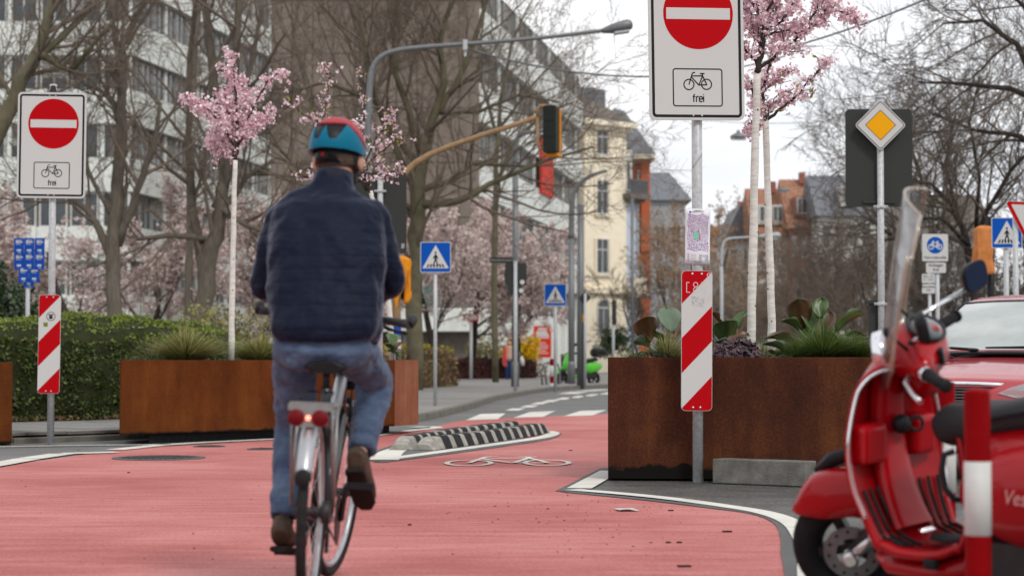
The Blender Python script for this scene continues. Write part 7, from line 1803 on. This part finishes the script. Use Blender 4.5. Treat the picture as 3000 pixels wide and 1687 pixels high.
b = MB(); b.box((-.55, 0, .48), (.5, .12, .22)); b.box((-1.05, 0, .33), (.5, .2, .16)); b.build('frame', M_['dark_metal'], gs_, bevel=.03)

def flesh(name, caps, vox, mat, parent, sm=4, extra=None, M=None, n=14):
    b = MB()
    for c in caps: b.capsule(*c, n=n)
    if extra: extra(b)
    return b.build(name, M_[mat] if isinstance(mat, str) else mat, parent, M, remesh=vox, smooth=sm)
M_['skin'] = pm('skin', (.50, .27, .19), .5, var=.08, vscale=30, spec=.35)
M_['hair_dark'] = pm('dark hair', (.03, .02, .015), .6, var=.4, vscale=60, bump=.5, bscale=120)
M_['hair_grey'] = pm('short grey brown hair', (.09, .065, .05), .7, var=.4, vscale=90, bump=.5, bscale=150)
M_['coat_red'] = pm('coral red coat', (.62, .07, .06), .8, var=.08)
M_['jeans_dark'] = pm('dark blue jeans', (.02, .045, .12), .8, var=.2)
M_['beige_top'] = pm('beige pink top', (.50, .32, .24), .8, var=.08)
wm = thing('person', 'pedestrian in a coral red coat and jeans on the far pavement, partly behind a pole', 'person', (gx(1492, 74), 74, .0)); K = 1.58 / 1.68
wm.scale = (K, K, K)
flesh('body', [((0, 0, 1.55), (0, .0, 1.57), .095, .09), ((0, 0, 1.40), (0, 0, 1.50), .05, .05), ((0, 0, .95), (0, 0, 1.30), .14, .13), ((.08, 0, .90), (.075, -.02, .10), .075, .045), ((-.08, 0, .90), (-.09, .10, .10), .075, .045), ((.17, 0, 1.30), (.24, -.03, .78), .05, .035), ((-.17, 0, 1.30), (-.23, .02, .78), .05, .035), ((.24, -.03, .78), (.24, -.05, .66), .035, .015), ((-.23, .02, .78), (-.23, 0, .66), .035, .015), ((0, -.09, 1.54), (0, -.11, 1.53), .02, .015)], .014, 'skin', wm)
flesh('jeans', [((.08, 0, .92), (.075, -.02, .16), .10, .062), ((-.08, 0, .92), (-.09, .10, .16), .10, .062), ((-.05, 0, .94), (.05, 0, .94), .12, .12)], .016, 'jeans_dark', wm)
flesh('top', [((0, -.03, .98), (0, -.02, 1.34), .145, .13)], .016, 'beige_top', wm)
def coat(b):
    for q in (-1, 1): b.loft([(Vector((q * .14, .03, .62)), .075, .12), (Vector((q * .135, .02, 1.0)), .07, .13), (Vector((q * .13, .02, 1.36)), .07, .10), (Vector((q * .08, .02, 1.44)), .04, .06)], 12, True)
    b.loft([(Vector((0, .09, .62)), .19, .06), (Vector((0, .08, 1.0)), .18, .07), (Vector((0, .05, 1.40)), .15, .06)], 14, True)
flesh('coat', [((.17, 0, 1.33), (.245, -.03, .82), .075, .055), ((-.17, 0, 1.33), (-.235, .02, .82), .075, .055)], .018, 'coat_red', wm, extra=coat)
flesh('hair', [((0, .04, 1.60), (0, .04, 1.56), .105, .10), ((0, .07, 1.55), (0, .08, 1.36), .08, .05)], .014, 'hair_dark', wm)
flesh('shoes', [((.075, -.03, .05), (.08, -.15, .045), .05, .04), ((-.09, .09, .05), (-.095, -.03, .045), .05, .04)], .012, 'sign_white', wm)
wb = thing('handbag', 'small white bag carried beside the far pedestrian', 'bag', (gx(1532, 74), 74.1, .62)); b = MB(); b.loft([(Vector((0, 0, 0)), .06, .05), (Vector((-.03, 0, .2)), .09, .06), (Vector((-.06, 0, .36)), .03, .03)], 12, True); b.build('bag_body', M_['sign_white'], wb); b = MB(); b.tube([(-.06, 0, .34), (-.12, -.02, .5), (-.18, -.02, .34)], .01, 6); b.build('handle', M_['sign_white'], wb)
# white car and cone in the distance on the right
vn = thing('van', 'distant white low flatbed van seen between grass tuft and sign post', 'van', (gx(2425, 112), 112, 0))
b = MB(); b.loft([(Vector((0, 0, .75)), .9, .45), (Vector((.25, 0, .85)), .95, .55), (Vector((1.6, 0, .85)), .95, .55), (Vector((3.6, 0, .85)), .95, .55), (Vector((3.8, 0, .8)), .9, .5)], 16, True, 0, (0, 1, 0), 5); b.build('body', M_['frame_white'], vn)
b = MB(); b.box((1.7, -.96, 1.12), (2.6, .02, .16)); b.build('window', M_['glass_dark'], vn)
for x in (.7, 3.0):
    b = MB(); b.torus(.24, .09, T(x, -.85, .33) @ RX(pi / 2), 20, 8); b.build('wheel', M_['tyre'], vn)
cn_ = thing('traffic_cone', 'small orange and white cone on the distant white van', 'traffic cone', (gx(2484, 112), 112, 1.40))
b = MB(); b.lathe([(.20, 0), (.09, .5), (.06, .66), (.001, .67)], 14); b.build('cone', pm('cone orange', (.85, .12, .02), .5), cn_); b = MB(); b.lathe([(.085, .50), (.06, .66)], 14, cap=False); b.build('white_ring', M_['sign_white'], cn_); b = MB(); b.box((0, 0, .01), (.42, .42, .03)); b.build('base', M_['black_rubber'], cn_)

# ================================================================== CYCLIST AND BICYCLE
M_['bike_dark'] = pm('dark bicycle paint', (.022, .024, .030), .35, coat=.4)
M_['bike_silver'] = pm('silver bicycle paint', (.42, .43, .45), .35, .7, var=.08, vscale=20)
M_['bike_tyre'] = pm('bicycle tyre', (.020, .020, .020), .8, var=.25, vscale=40, bump=.3, bscale=90)
M_['rack_grey'] = pm('rack grey metal', (.26, .26, .25), .4, .6, var=.15, vscale=40)
M_['reflector'] = pm('red reflector', (.13, .004, .007), .35, var=.15, vscale=120)
M_['lamp_on'] = pemit('lit red tail lamp', (1.0, .16, .10), 5.0)
M_['grip_grey'] = pm('dark grey grip', (.05, .05, .055), .6, var=.1)
BX, BY, WB, WR = -.722, 7.06, 1.07, .345
bk = thing('bicycle', 'dark city bicycle with silver rack, mudguards and lit red tail light', 'bicycle', (BX, BY, 0)); bk.rotation_euler = (0, rad(2.6), rad(-.5))
def bike_wheel(root, y, M=None, name='wheel'):
    b = MB(); b.torus(WR - .019, .019, T(0, y, WR) @ RY(pi / 2), 48, 10); o = b.build(name, M_['bike_tyre'], root, M)
    b = MB(); b.torus(WR - .045, .011, T(0, y, WR) @ RY(pi / 2), 48, 8); b.build('rim', M_['bike_silver'], o)
    b = MB()
    for i in range(24):
        a = 2 * pi * i / 24; s = 1 if i % 2 else -1; a2 = a + s * .35
        b.tube([(s * .028, y + .02 * cos(a2), WR + .02 * sin(a2)), (0, y + (WR - .05) * cos(a), WR + (WR - .05) * sin(a))], .0011, 4, False)
    b.build('spokes', M_['alu'], o); b = MB(); b.lathe([(.012, -.06), (.026, -.035), (.016, -.02), (.016, .02), (.026, .035), (.012, .06)], 14, T(0, y, WR) @ RY(pi / 2)); b.build('hub', M_['dark_metal'], o)
    return o
STB = T(0, WB - .06, .9) @ Matrix.Rotation(rad(-9), 4, Vector((0, -.32, 1)).normalized()) @ T(0, -(WB - .06), -.9)
bike_wheel(bk, 0); bike_wheel(bk, WB, STB)
bb_ = (0, .45, .285); head0, head1 = (0, .90, .66), (0, .85, .86); seatj = (0, .31, .70)
b = MB(); b.tube([head0, (0, .66, .44), bb_], [.026, .028, .03], 12); b.tube([bb_, seatj, (0, .285, .78)], .019, 12); b.tube([head1, head0], .022, 12)
for s in (-1, 1): b.tube([(s * .03, .43, .285), (s * .058, .0, .345)], .011, 8); b.tube([(s * .02, .305, .72), (s * .058, 0, .345)], .009, 8)
b.build('frame', M_['bike_dark'], bk)
b = MB(); b.tube([(0, .85, .80), (0, .60, .66), (0, .315, .66)], [.024, .022, .018], 12); b.build('top_tube', M_['bike_silver'], bk)
b = MB(); b.tube([(0, .285, .76), (0, .270, .845)], .0135, 12); b.build('seat_post', M_['black_plastic'], bk)
b = MB(); b.loft([(Vector((0, .225, .852)), .055, .022), (Vector((0, .245, .856)), .080, .026), (Vector((0, .32, .860)), .083, .028), (Vector((0, .40, .866)), .045, .026), (Vector((0, .45, .855)), .022, .02), (Vector((0, .47, .853)), .012, .012)], 18, True, 0, (1, 0, 0)); b.build('saddle', M_['black_plastic'], bk)
for s in (-1, 1):
    b = MB(); b.tube([(s * .05, WB - .09, .72), (s * .052, WB - .06, .60), (s * .052, WB, WR)], .012, 8); b.build('fork_leg', M_['bike_dark'], bk, STB)
b = MB(); b.tube([(-.05, WB - .09, .72), (.05, WB - .09, .72)], .016, 8); b.tube([(0, WB - .10, .72), (0, .85, .88), (0, .835, .96), (0, .87, 1.03)], .015, 10); b.build('stem', M_['black_plastic'], bk, STB)
b = MB(); b.tube([(-.30, .76, 1.045), (-.17, .82, 1.055), (-.05, .875, 1.035), (.05, .875, 1.035), (.17, .82, 1.055), (.30, .76, 1.045)], .0115, 10); hb = b.build('handlebar', M_['black_plastic'], bk, STB)
for s in (-1, 1):
    b = MB(); b.loft([(Vector((s * .185, .815, 1.053)), .019, .017), (Vector((s * .23, .79, 1.050)), .026, .017), (Vector((s * .28, .765, 1.046)), .030, .018), (Vector((s * .305, .755, 1.047)), .026, .020)], 14, True, 0, (0, 1, 0)); b.tube([(s * .302, .76, 1.045), (s * .312, .775, 1.065), (s * .310, .80, 1.078)], [.021, .020, .014], 10); b.build('grip', M_['grip_grey'], bk, STB)
    b = MB(); b.tube([(s * .16, .85, 1.04), (s * .20, .855, 1.02), (s * .28, .83, 1.008)], [.009, .008, .006], 8); b.build('brake_lever', M_['black_plastic'], bk, STB)
def guard(mb, y, a0, a1, M=None, r=.376, w_=.028):
    def fn(u, v):
        a = a0 + (a1 - a0) * u; q = (v - .5) * 2; rr = r - .016 * q * q
        return (q * w_, y + cos(a) * rr, WR + sin(a) * rr)
    mb.grid(fn, 28, 8)
b = MB(); guard(b, 0, rad(50), rad(156)); b.build('mudguard', M_['bike_silver'], bk, solid=.0025)
b = MB(); b.ball((0, cos(rad(158)) * .374, WR + sin(rad(158)) * .374), .030, .008, .030, 14, 8); b.build('mud_flap', M_['black_plastic'], bk)
b = MB(); guard(b, WB, rad(10), rad(150)); b.build('mudguard', M_['bike_silver'], bk, STB, solid=.0025)
b = MB(); RZ_ = .722
for x in (-.068, .068): b.tube([(x, -.21, RZ_), (x, .18, RZ_), (x * .5, .27, RZ_ - .01)], .006, 8)
for y in (-.20, -.08, .05, .17): b.tube([(-.068, y, RZ_), (.068, y, RZ_)], .005, 8)
b.box((0, -.17, RZ_ + .008), (.150, .06, .012)); b.box((0, -.212, RZ_ - .004), (.155, .012, .022))
for s in (-1, 1): b.tube([(s * .068, -.17, RZ_), (s * .075, .0, WR + .02)], .006, 8); b.tube([(s * .068, .03, RZ_), (s * .075, .0, WR + .02)], .006, 8)
rk_ = b.build('rack', M_['rack_grey'], bk)
b = MB(); b.tube([(-.05, -.08, RZ_ + .02), (-.045, .1, RZ_ + .045), (.045, .1, RZ_ + .045), (.05, -.08, RZ_ + .02)], .004, 6); b.build('spring_clip', M_['black_plastic'], rk_)
b = MB(); b.prism(rrect(.135, .062, .028), 0, .016, 0, FRONT); lt = b.build('tail_light', M_['rack_grey'], bk, T(-.005, -.218, RZ_ - .040))
for s in (-1, 1):
    b = MB(); b.lathe([(.0295, 0), (.029, .008), (.022, .013), (.001, .015)], 22, FRONT); b.build('reflector', M_['reflector'], lt, T(s * .041, -.014, .001))
b = MB(); b.lathe([(.0085, 0), (.008, .006), (.001, .009)], 14, FRONT); b.build('lamp', M_['lamp_on'], lt, T(0, -.016, .001))
b = MB(); b.lathe([(.095, -.003), (.098, 0), (.095, .003)], 36, T(.05, .45, .285) @ RY(pi / 2)); b.build('chainring', M_['dark_metal'], bk)
b = MB(); b.tube([(.05, .45, .38), (.05, .02, .385)], .004, 5); b.tube([(.05, .45, .19), (.05, .02, .305)], .004, 5); b.lathe([(.04, -.015), (.04, .015)], 18, T(.05, 0, .345) @ RY(pi / 2)); b.build('chain', M_['dark_metal'], bk)
b = MB(); b.tube([(.05, .0, .345), (.055, .02, .27), (.05, .06, .22)], .008, 6); b.lathe([(.02, -.006), (.02, .006)], 12, T(.05, .07, .215) @ RY(pi / 2)); b.lathe([(.018, -.006), (.018, .006)], 12, T(.05, .02, .27) @ RY(pi / 2)); b.build('derailleur', M_['dark_metal'], bk)
cz, cy = .137, -.095            # right crank tip relative to the bottom bracket
for s, dy, dz in ((1, cy, cz), (-1, -cy, -cz)):
    b = MB(); b.tube([(s * .06, .45, .285), (s * .085, .45 + dy, .285 + dz)], [.013, .010], 8); b.build('crank', M_['dark_metal'], bk)
    b = MB(); b.box((s * .14, .45 + dy, .285 + dz), (.095, .075, .016)); b.box((s * .14, .45 + dy - .032, .285 + dz), (.10, .014, .024)); b.build('pedal', M_['black_plastic'], bk)
b = MB(); b.tube([(.035, .84, .95), (.06, .80, .90), (.05, .66, .62), (.03, .5, .40)], .003, 5); b.tube([(-.035, .84, .95), (-.06, .80, .88), (-.04, .66, .60)], .003, 5); b.build('cables', M_['black_rubber'], bk)
b = MB(); b.lathe([(.035, 0), (.04, .05), (.03, .06)], 16, T(.045, .92, .80) @ RX(-pi / 2)); b.build('front_lamp', M_['black_plastic'], bk, STB)

# --- person: body, then clothing
def pquilt(name, col):
    m, t, p = _nodes(name); Nn, Ln = t.nodes.new, t.links.new
    co = Nn('ShaderNodeTexCoord'); sp = Nn('ShaderNodeSeparateXYZ'); Ln(co.outputs['Object'], sp.inputs[0])
    nz = Nn('ShaderNodeTexNoise'); nz.inputs['Scale'].default_value = 5; nz.inputs['Detail'].default_value = 4; Ln(co.outputs['Object'], nz.inputs['Vector'])
    md = Nn('ShaderNodeMath'); md.operation = 'MULTIPLY_ADD'; md.inputs[1].default_value = .045; Ln(nz.outputs['Fac'], md.inputs[0]); Ln(sp.outputs['Z'], md.inputs[2])
    ms = Nn('ShaderNodeMath'); ms.operation = 'MULTIPLY'; ms.inputs[1].default_value = pi / .046; Ln(md.outputs[0], ms.inputs[0])
    sn = Nn('ShaderNodeMath'); sn.operation = 'SINE'; Ln(ms.outputs[0], sn.inputs[0]); ab = Nn('ShaderNodeMath'); ab.operation = 'ABSOLUTE'; Ln(sn.outputs[0], ab.inputs[0])
    pw = Nn('ShaderNodeMath'); pw.operation = 'POWER'; pw.inputs[1].default_value = .4; Ln(ab.outputs[0], pw.inputs[0])
    gt = Nn('ShaderNodeMapRange'); gt.inputs['From Min'].default_value = 1.36; gt.inputs['From Max'].default_value = 1.41; gt.inputs['To Min'].default_value = 1; gt.inputs['To Max'].default_value = .08; Ln(sp.outputs['Z'], gt.inputs['Value'])
    ml = Nn('ShaderNodeMath'); ml.operation = 'MULTIPLY'; Ln(pw.outputs[0], ml.inputs[0]); Ln(gt.outputs['Result'], ml.inputs[1])
    wr = Nn('ShaderNodeTexNoise'); wr.inputs['Scale'].default_value = 7; wr.inputs['Detail'].default_value = 5; wr.inputs['Distortion'].default_value = 1.0
    mpp = Nn('ShaderNodeMapping'); mpp.inputs['Scale'].default_value = (1, 1, 2.2); mpp.inputs['Rotation'].default_value = (0, .5, 0); Ln(co.outputs['Object'], mpp.inputs['Vector']); Ln(mpp.outputs['Vector'], wr.inputs['Vector'])
    ad = Nn('ShaderNodeMath'); ad.operation = 'MULTIPLY_ADD'; ad.inputs[1].default_value = 2.2; Ln(wr.outputs['Fac'], ad.inputs[0]); Ln(ml.outputs[0], ad.inputs[2])
    bn = Nn('ShaderNodeBump'); bn.inputs['Strength'].default_value = .30; bn.inputs['Distance'].default_value = .010; Ln(ad.outputs[0], bn.inputs['Height']); Ln(bn.outputs['Normal'], p.inputs['Normal'])
    p.inputs['Base Color'].default_value = (*col, 1); p.inputs['Roughness'].default_value = .55; p.inputs['Sheen Weight'].default_value = .30; p.inputs['Sheen Roughness'].default_value = .35; p.inputs['Sheen Tint'].default_value = (.65, .75, 1, 1); p.inputs['Specular IOR Level'].default_value = .10
    return m
M_['jacket'] = pquilt('quilted navy jacket', (.0055, .0085, .0225))
M_['sleeve_knit'] = pm('navy knit sleeve', (.012, .013, .026), .8, var=.2, vscale=40, bump=.4, bscale=90, sheen=.1)
M_['jeans'] = pm('blue denim', (.040, .066, .125), .8, col2=(.095, .140, .215), vscale=7, bump=.9, bscale=16, stretch=(1.2, 1.2, 2.2), sheen=.1)
M_['shoe'] = pm('brown leather shoe', (.045, .030, .022), .65, col2=(.10, .065, .045), vscale=14, bump=.4, bscale=50)
M_['sole'] = pm('dark shoe sole', (.02, .016, .014), .8, var=.3, vscale=40)
M_['sock'] = pm('black sock', (.01, .01, .011), .9)
M_['helm_red'] = pm('helmet matte red', (.34, .045, .055), .45, var=.06)
M_['helm_blue'] = pm('helmet teal blue', (.0, .13, .22), .40, var=.05)
cy_ = thing('person', 'cyclist from behind in navy quilted jacket, blue jeans and red blue helmet', 'person', (-.70, 7.45, 0)); O = Vector((-.70, 7.45, 0))
def C(*p): return Vector(p) - O
HC = C(-.678, 7.745, 1.680)     # head centre
shR, elR, wrR, hdR = C(-.542, 7.60, 1.415), C(-.465, 7.64, 1.185), C(-.585, 7.86, 1.105), C(-.612, 7.91, 1.085)
shL, elL, wrL, hdL = C(-.868, 7.60, 1.415), C(-.945, 7.62, 1.165), C(-.815, 7.86, 1.105), C(-.790, 7.91, 1.085)
hpR, knR, anR = C(-.606, 7.44, .93), C(-.530, 7.80, .80), C(-.582, 7.60, .50)
hpL, knL, anL = C(-.808, 7.44, .93), C(-.845, 7.72, .62), C(-.868, 7.55, .245)
toR, heR = C(-.572, 7.665, .385), C(-.588, 7.535, .475)
toL, heL = C(-.872, 7.715, .175), C(-.868, 7.50, .20)
def bodyx(b):
    b.ball(HC + Vector((0, .005, .02)), .076, .094, .100, 22, 14); b.ball(HC + Vector((0, .035, -.055)), .058, .070, .065, 18, 12)
    b.loft([(HC + Vector((0, .10, .01)), .012, .012), (HC + Vector((0, .118, -.02)), .016, .016), (HC + Vector((0, .098, -.035)), .014, .01)], 10)   # nose
    for s in (-1, 1):
        b.ball(HC + Vector((s * .087, .006, -.032)), .014, .024, .036, 12, 8, M=RZ(rad(-s * 28)))                       # ears
        b.ball(HC + Vector((s * .032, .092, .015)), .014, .010, .010, 10, 6)                                               # eyes
    b.ball(HC + Vector((0, .090, -.07)), .024, .010, .008, 10, 6)                                                           # mouth
    for w_, h_, s in ((wrR, hdR, 1), (wrL, hdL, -1)):                                                                        # hands closed on the bar
        d = (h_ - w_).normalized(); b.ball(h_ - d * .01, .042, .045, .024, 14, 10)
        for i, (L_, dx) in enumerate(((.062, -.030), (.070, -.010), (.066, .010), (.052, .029))):
            k = h_ + Vector((dx, .035, .006)); m_ = k + Vector((0, L_ * .45, -.022)); e = m_ + Vector((0, -.012, -.036))
            b.capsule(k, m_, .0095, .009, 8); b.capsule(m_, e, .009, .0075, 8)
        b.capsule(h_ + Vector((-s * .036, .0, 0)), h_ + Vector((-s * .050, .035, -.018)), .011, .010, 8); b.capsule(h_ + Vector((-s * .050, .035, -.018)), h_ + Vector((-s * .040, .060, -.030)), .010, .008, 8)
flesh('body', [(C(-.69, 7.655, 1.50), HC + Vector((0, -.02, -.08)), .062, .060), (C(-.70, 7.45, .98), C(-.70, 7.58, 1.35), .115, .13), (C(-.78, 7.59, 1.41), C(-.62, 7.59, 1.41), .07, .07),
    (shR, elR, .050, .040), (elR, wrR, .040, .028), (wrR, hdR, .027, .028), (shL, elL, .050, .040), (elL, wrL, .040, .028), (wrL, hdL, .027, .028),
    (hpR, knR, .082, .055), (knR, anR, .052, .036), (anR, toR, .032, .025), (hpL, knL, .082, .055), (knL, anL, .052, .036), (anL, toL, .032, .025)], .0075, 'skin', cy_, 2, bodyx)
def jack(b):
    b.loft([(C(-.692, 7.40, .946), .180, .138), (C(-.692, 7.40, .958), .196, .152), (C(-.693, 7.415, .985), .210, .157), (C(-.696, 7.445, 1.06), .214, .150), (C(-.70, 7.475, 1.15), .217, .145), (C(-.703, 7.51, 1.25), .222, .142), (C(-.703, 7.55, 1.35), .224, .136),
            (C(-.703, 7.585, 1.42), .218, .120), (C(-.70, 7.61, 1.465), .192, .098), (C(-.695, 7.63, 1.50), .135, .086), (C(-.69, 7.645, 1.535), .090, .080), (C(-.686, 7.66, 1.585), .070, .074), (C(-.685, 7.662, 1.592), .066, .070)], 30, True, 0, (1, 0, 0), 2.5)
jk = flesh('jacket', [(shR, elR, .078, .062), (elR, wrR, .062, .040), (shL, elL, .078, .062), (elL, wrL, .062, .040), (shR + Vector((-.06, 0, .0)), shR, .085, .075), (shL + Vector((.06, 0, .0)), shL, .085, .075)], .0085, 'jacket', cy_, 11, jack, n=20)
# collar rim
b = MB(); b.loft([(C(-.688, 7.650, 1.555), .0785, .080), (C(-.685, 7.660, 1.60), .0735, .077), (C(-.685, 7.661, 1.604), .069, .072), (C(-.686, 7.658, 1.585), .062, .066)], 26, False, 0, (1, 0, 0)); b.build('collar', M_['sleeve_knit'], cy_)
def jean(b):
    b.loft([(C(-.693, 7.43, 1.01), .165, .10), (C(-.70, 7.415, .95), .182, .124), (C(-.703, 7.41, .915), .184, .134), (C(-.705, 7.42, .892), .168, .115), (C(-.705, 7.43, .878), .12, .08)], 26, True, 0, (1, 0, 0), 2.4)
    for a, c_, e in ((hpR, knR, anR), (hpL, knL, anL)):
        d = (e - c_).normalized(); hem = e - d * .045
        b.loft([(a + Vector((0, -.01, .0)), .084, .082), (a.lerp(c_, .35), .083, .080), (a.lerp(c_, .7), .077, .075), (c_ + (a - c_).normalized() * .03, .070, .070)], 20, True, 0, (1, 0, 0))
        b.ball(c_, .070, .070, .070, 18, 12)
        b.loft([(c_ + d * .01, .070, .070), (c_.lerp(hem, .28), .068, .071), (c_.lerp(hem, .6), .060, .061), (c_.lerp(hem, .9), .054, .055), (hem, .056, .056)], 20, True, 0, (1, 0, 0))
jn = flesh('jeans', [], .0085, 'jeans', cy_, 5, jean)
def creases(o, size, st):
    tx = bpy.data.textures.new('creases', 'CLOUDS'); tx.noise_scale = size; tx.noise_depth = 3
    q = o.modifiers.new('creases', 'DISPLACE'); q.texture = tx; q.strength = st; q.mid_level = .5; q.texture_coords = 'LOCAL'
creases(jn, .07, .030); creases(jk, .11, .034)
for nm, a, t_, h_ in (('R', anR, toR, heR), ('L', anL, toL, heL)):
    f = (t_ - h_); Lf = f.length; f.normalize(); up = (a - h_); up = (up - f * up.dot(f)).normalized(); side = f.cross(up)
    def sh_(b):
        secs = [(-.03, .028, .030, .030), (-.015, .038, .048, .045), (.05, .041, .056, .050), (.11, .043, .042, .036), (.17, .047, .033, .026), (.225, .042, .026, .018), (.255, .024, .018, .012)]
        b.loft([(h_ + f * (q[0] + .0) + up * (q[3] - .012), q[1], q[2]) for q in secs], 18, True, 0, tuple(side), 2.4)
        b.loft([(h_ + f * .035 + up * .06, .036, .042), (a + up * .012, .038, .044), (a + (a - h_).normalized() * .02 + up * .02, .037, .042)], 14, True, 0, tuple(side))
    so = flesh('shoe', [], .006, 'shoe', cy_, 3, sh_)
    b = MB(); b.loft([(h_ + f * x - up * .028, w_, .012) for x, w_ in ((-.035, .026), (-.02, .038), (.06, .038), (.14, .046), (.21, .044), (.25, .024))], 16, True, 0, tuple(side), 4); b.build('sole', M_['sole'], so)
    flesh('sock', [(a + (a - h_) * .15, a.lerp(knR if nm == 'R' else knL, .22), .040, .042)], .008, 'sock', cy_, 2)
# helmet
hel = bpy.data.objects.new('helmet', None); _link(hel, cy_, T(*(HC + Vector((-.004, .004, .022)))) @ RX(rad(-9)) @ RY(rad(4)) @ RZ(rad(-19)))
HA, HB, HH = .095, .126, .110
def hp_(az, el, k=1.0):
    """azimuth 0 = straight back, elevation from the rim"""
    c = cos(el) ** .85; return Vector((sin(az) * HA * c * k, -cos(az) * HB * c * k, sin(el) * HH * k))
def shell_part(name, mat, test, k, th, nu=220, nv=80, e0=-.28):
    vs, fs, idx = [], [], {}
    mb = MB()
    for i in range(nu):
        for j in range(nv):
            az = 2 * pi * (i + .5) / nu - pi; el = e0 + (pi / 2 - .02 - e0) * (j + .5) / nv
            if not test(az, el): continue
            q = []
            for a, c in ((i, j), (i + 1, j), (i + 1, j + 1), (i, j + 1)):
                key = (a % nu, c)
                if key not in idx:
                    idx[key] = len(vs); vs.append(hp_(2 * pi * a / nu - pi, e0 + (pi / 2 - .02 - e0) * c / nv, k))
                q.append(idx[key])
            fs.append(q)
    mb.add(vs, fs, 0, True); return mb.build(name, M_[mat], hel, solid=th, offset=1, smooth=5)
def rim_el(az): return -.20 - .06 * cos(az) if abs(az) < pi / 2 else -.20 - .02 * (abs(az) - pi / 2)
def zig(az):      # upper edge of the blue rear band: three points
    a = abs(az)
    return max(.60 - a * 2.7, .06, min(.70, .06 + (a - .46) * 1.6)) if a < 1.1 else max(.18, .70 - (a - 1.1) * .62)
def red_lo(az):
    a = abs(az); return .70 - .04 * cos(a * 3) if a < .9 else max(.14, .735 - (a - .9) * .72)
def slot(az, el):  # long vents in the red top
    a = az
    return any(abs(a - c) < .085 and .62 + .05 < el < 1.12 for c in (1.75, -1.75, 2.4, -2.4)) or (abs(abs(a) - 1.25) < .10 and .95 < el < 1.2)
shell_part('liner', 'black_plastic', lambda az, el: el > rim_el(az) - .02, .93, .01)
shell_part('blue_shell', 'helm_blue', lambda az, el: rim_el(az) < el < zig(az) and not el > red_lo(az) - .03, .995, .010)
shell_part('red_shell', 'helm_red', lambda az, el: el > red_lo(az) and not slot(az, el), .995, .012)
b = MB()
for i in range(5):
    az = (i - 2) * .20; b.tube([hp_(az, .25 + .02 * k, .955) if k < 28 else hp_(az, .25 + .02 * k, .96) for k in range(0, 32)], .004, 5)
b.build('vent_ribs', M_['black_plastic'], hel)
b = MB(); b.loft([(Vector((0, .012, -.075)), .080, .100), (Vector((0, .012, -.040)), .084, .104), (Vector((0, .012, -.012)), .086, .108)], 26, False, 0, (1, 0, 0)); b.build('retention_band', M_['black_plastic'], hel, solid=.004)
b = MB(); b.box((-.012, -.094, -.05), (.040, .012, .030)); b.build('dial', M_['black_plastic'], hel, bevel=.004); b = MB(); b.box((-.012, -.101, -.048), (.013, .004, .013)); b.build('red_mark', pm('dial red', (.40, .012, .012), .5), hel)
b = MB()
for s in (-1, 1): b.tube([(s * .082, -.03, -.03), (s * .080, .01, -.085), (s * .060, .055, -.135), (s * .02, .075, -.155)], .0045, 6); b.tube([(s * .086, .05, -.03), (s * .080, .03, -.085)], .0045, 6)
b.build('straps', M_['black_plastic'], hel)
lettering('alpina', .016, 'sign_white', hel, T(.072, -.082, .012) @ RZ(rad(48)) @ RX(rad(0)), extr=.0005, shear=.2) if False else None
b = MB(); b.loft([(HC + Vector((0, -.002, -.058)), .066, .080), (HC + Vector((0, -.001, -.045)), .074, .089), (HC + Vector((0, -.0, -.01)), .077, .094)], 22, False, 0, (1, 0, 0)); b.build('hair', M_['hair_grey'], cy_)
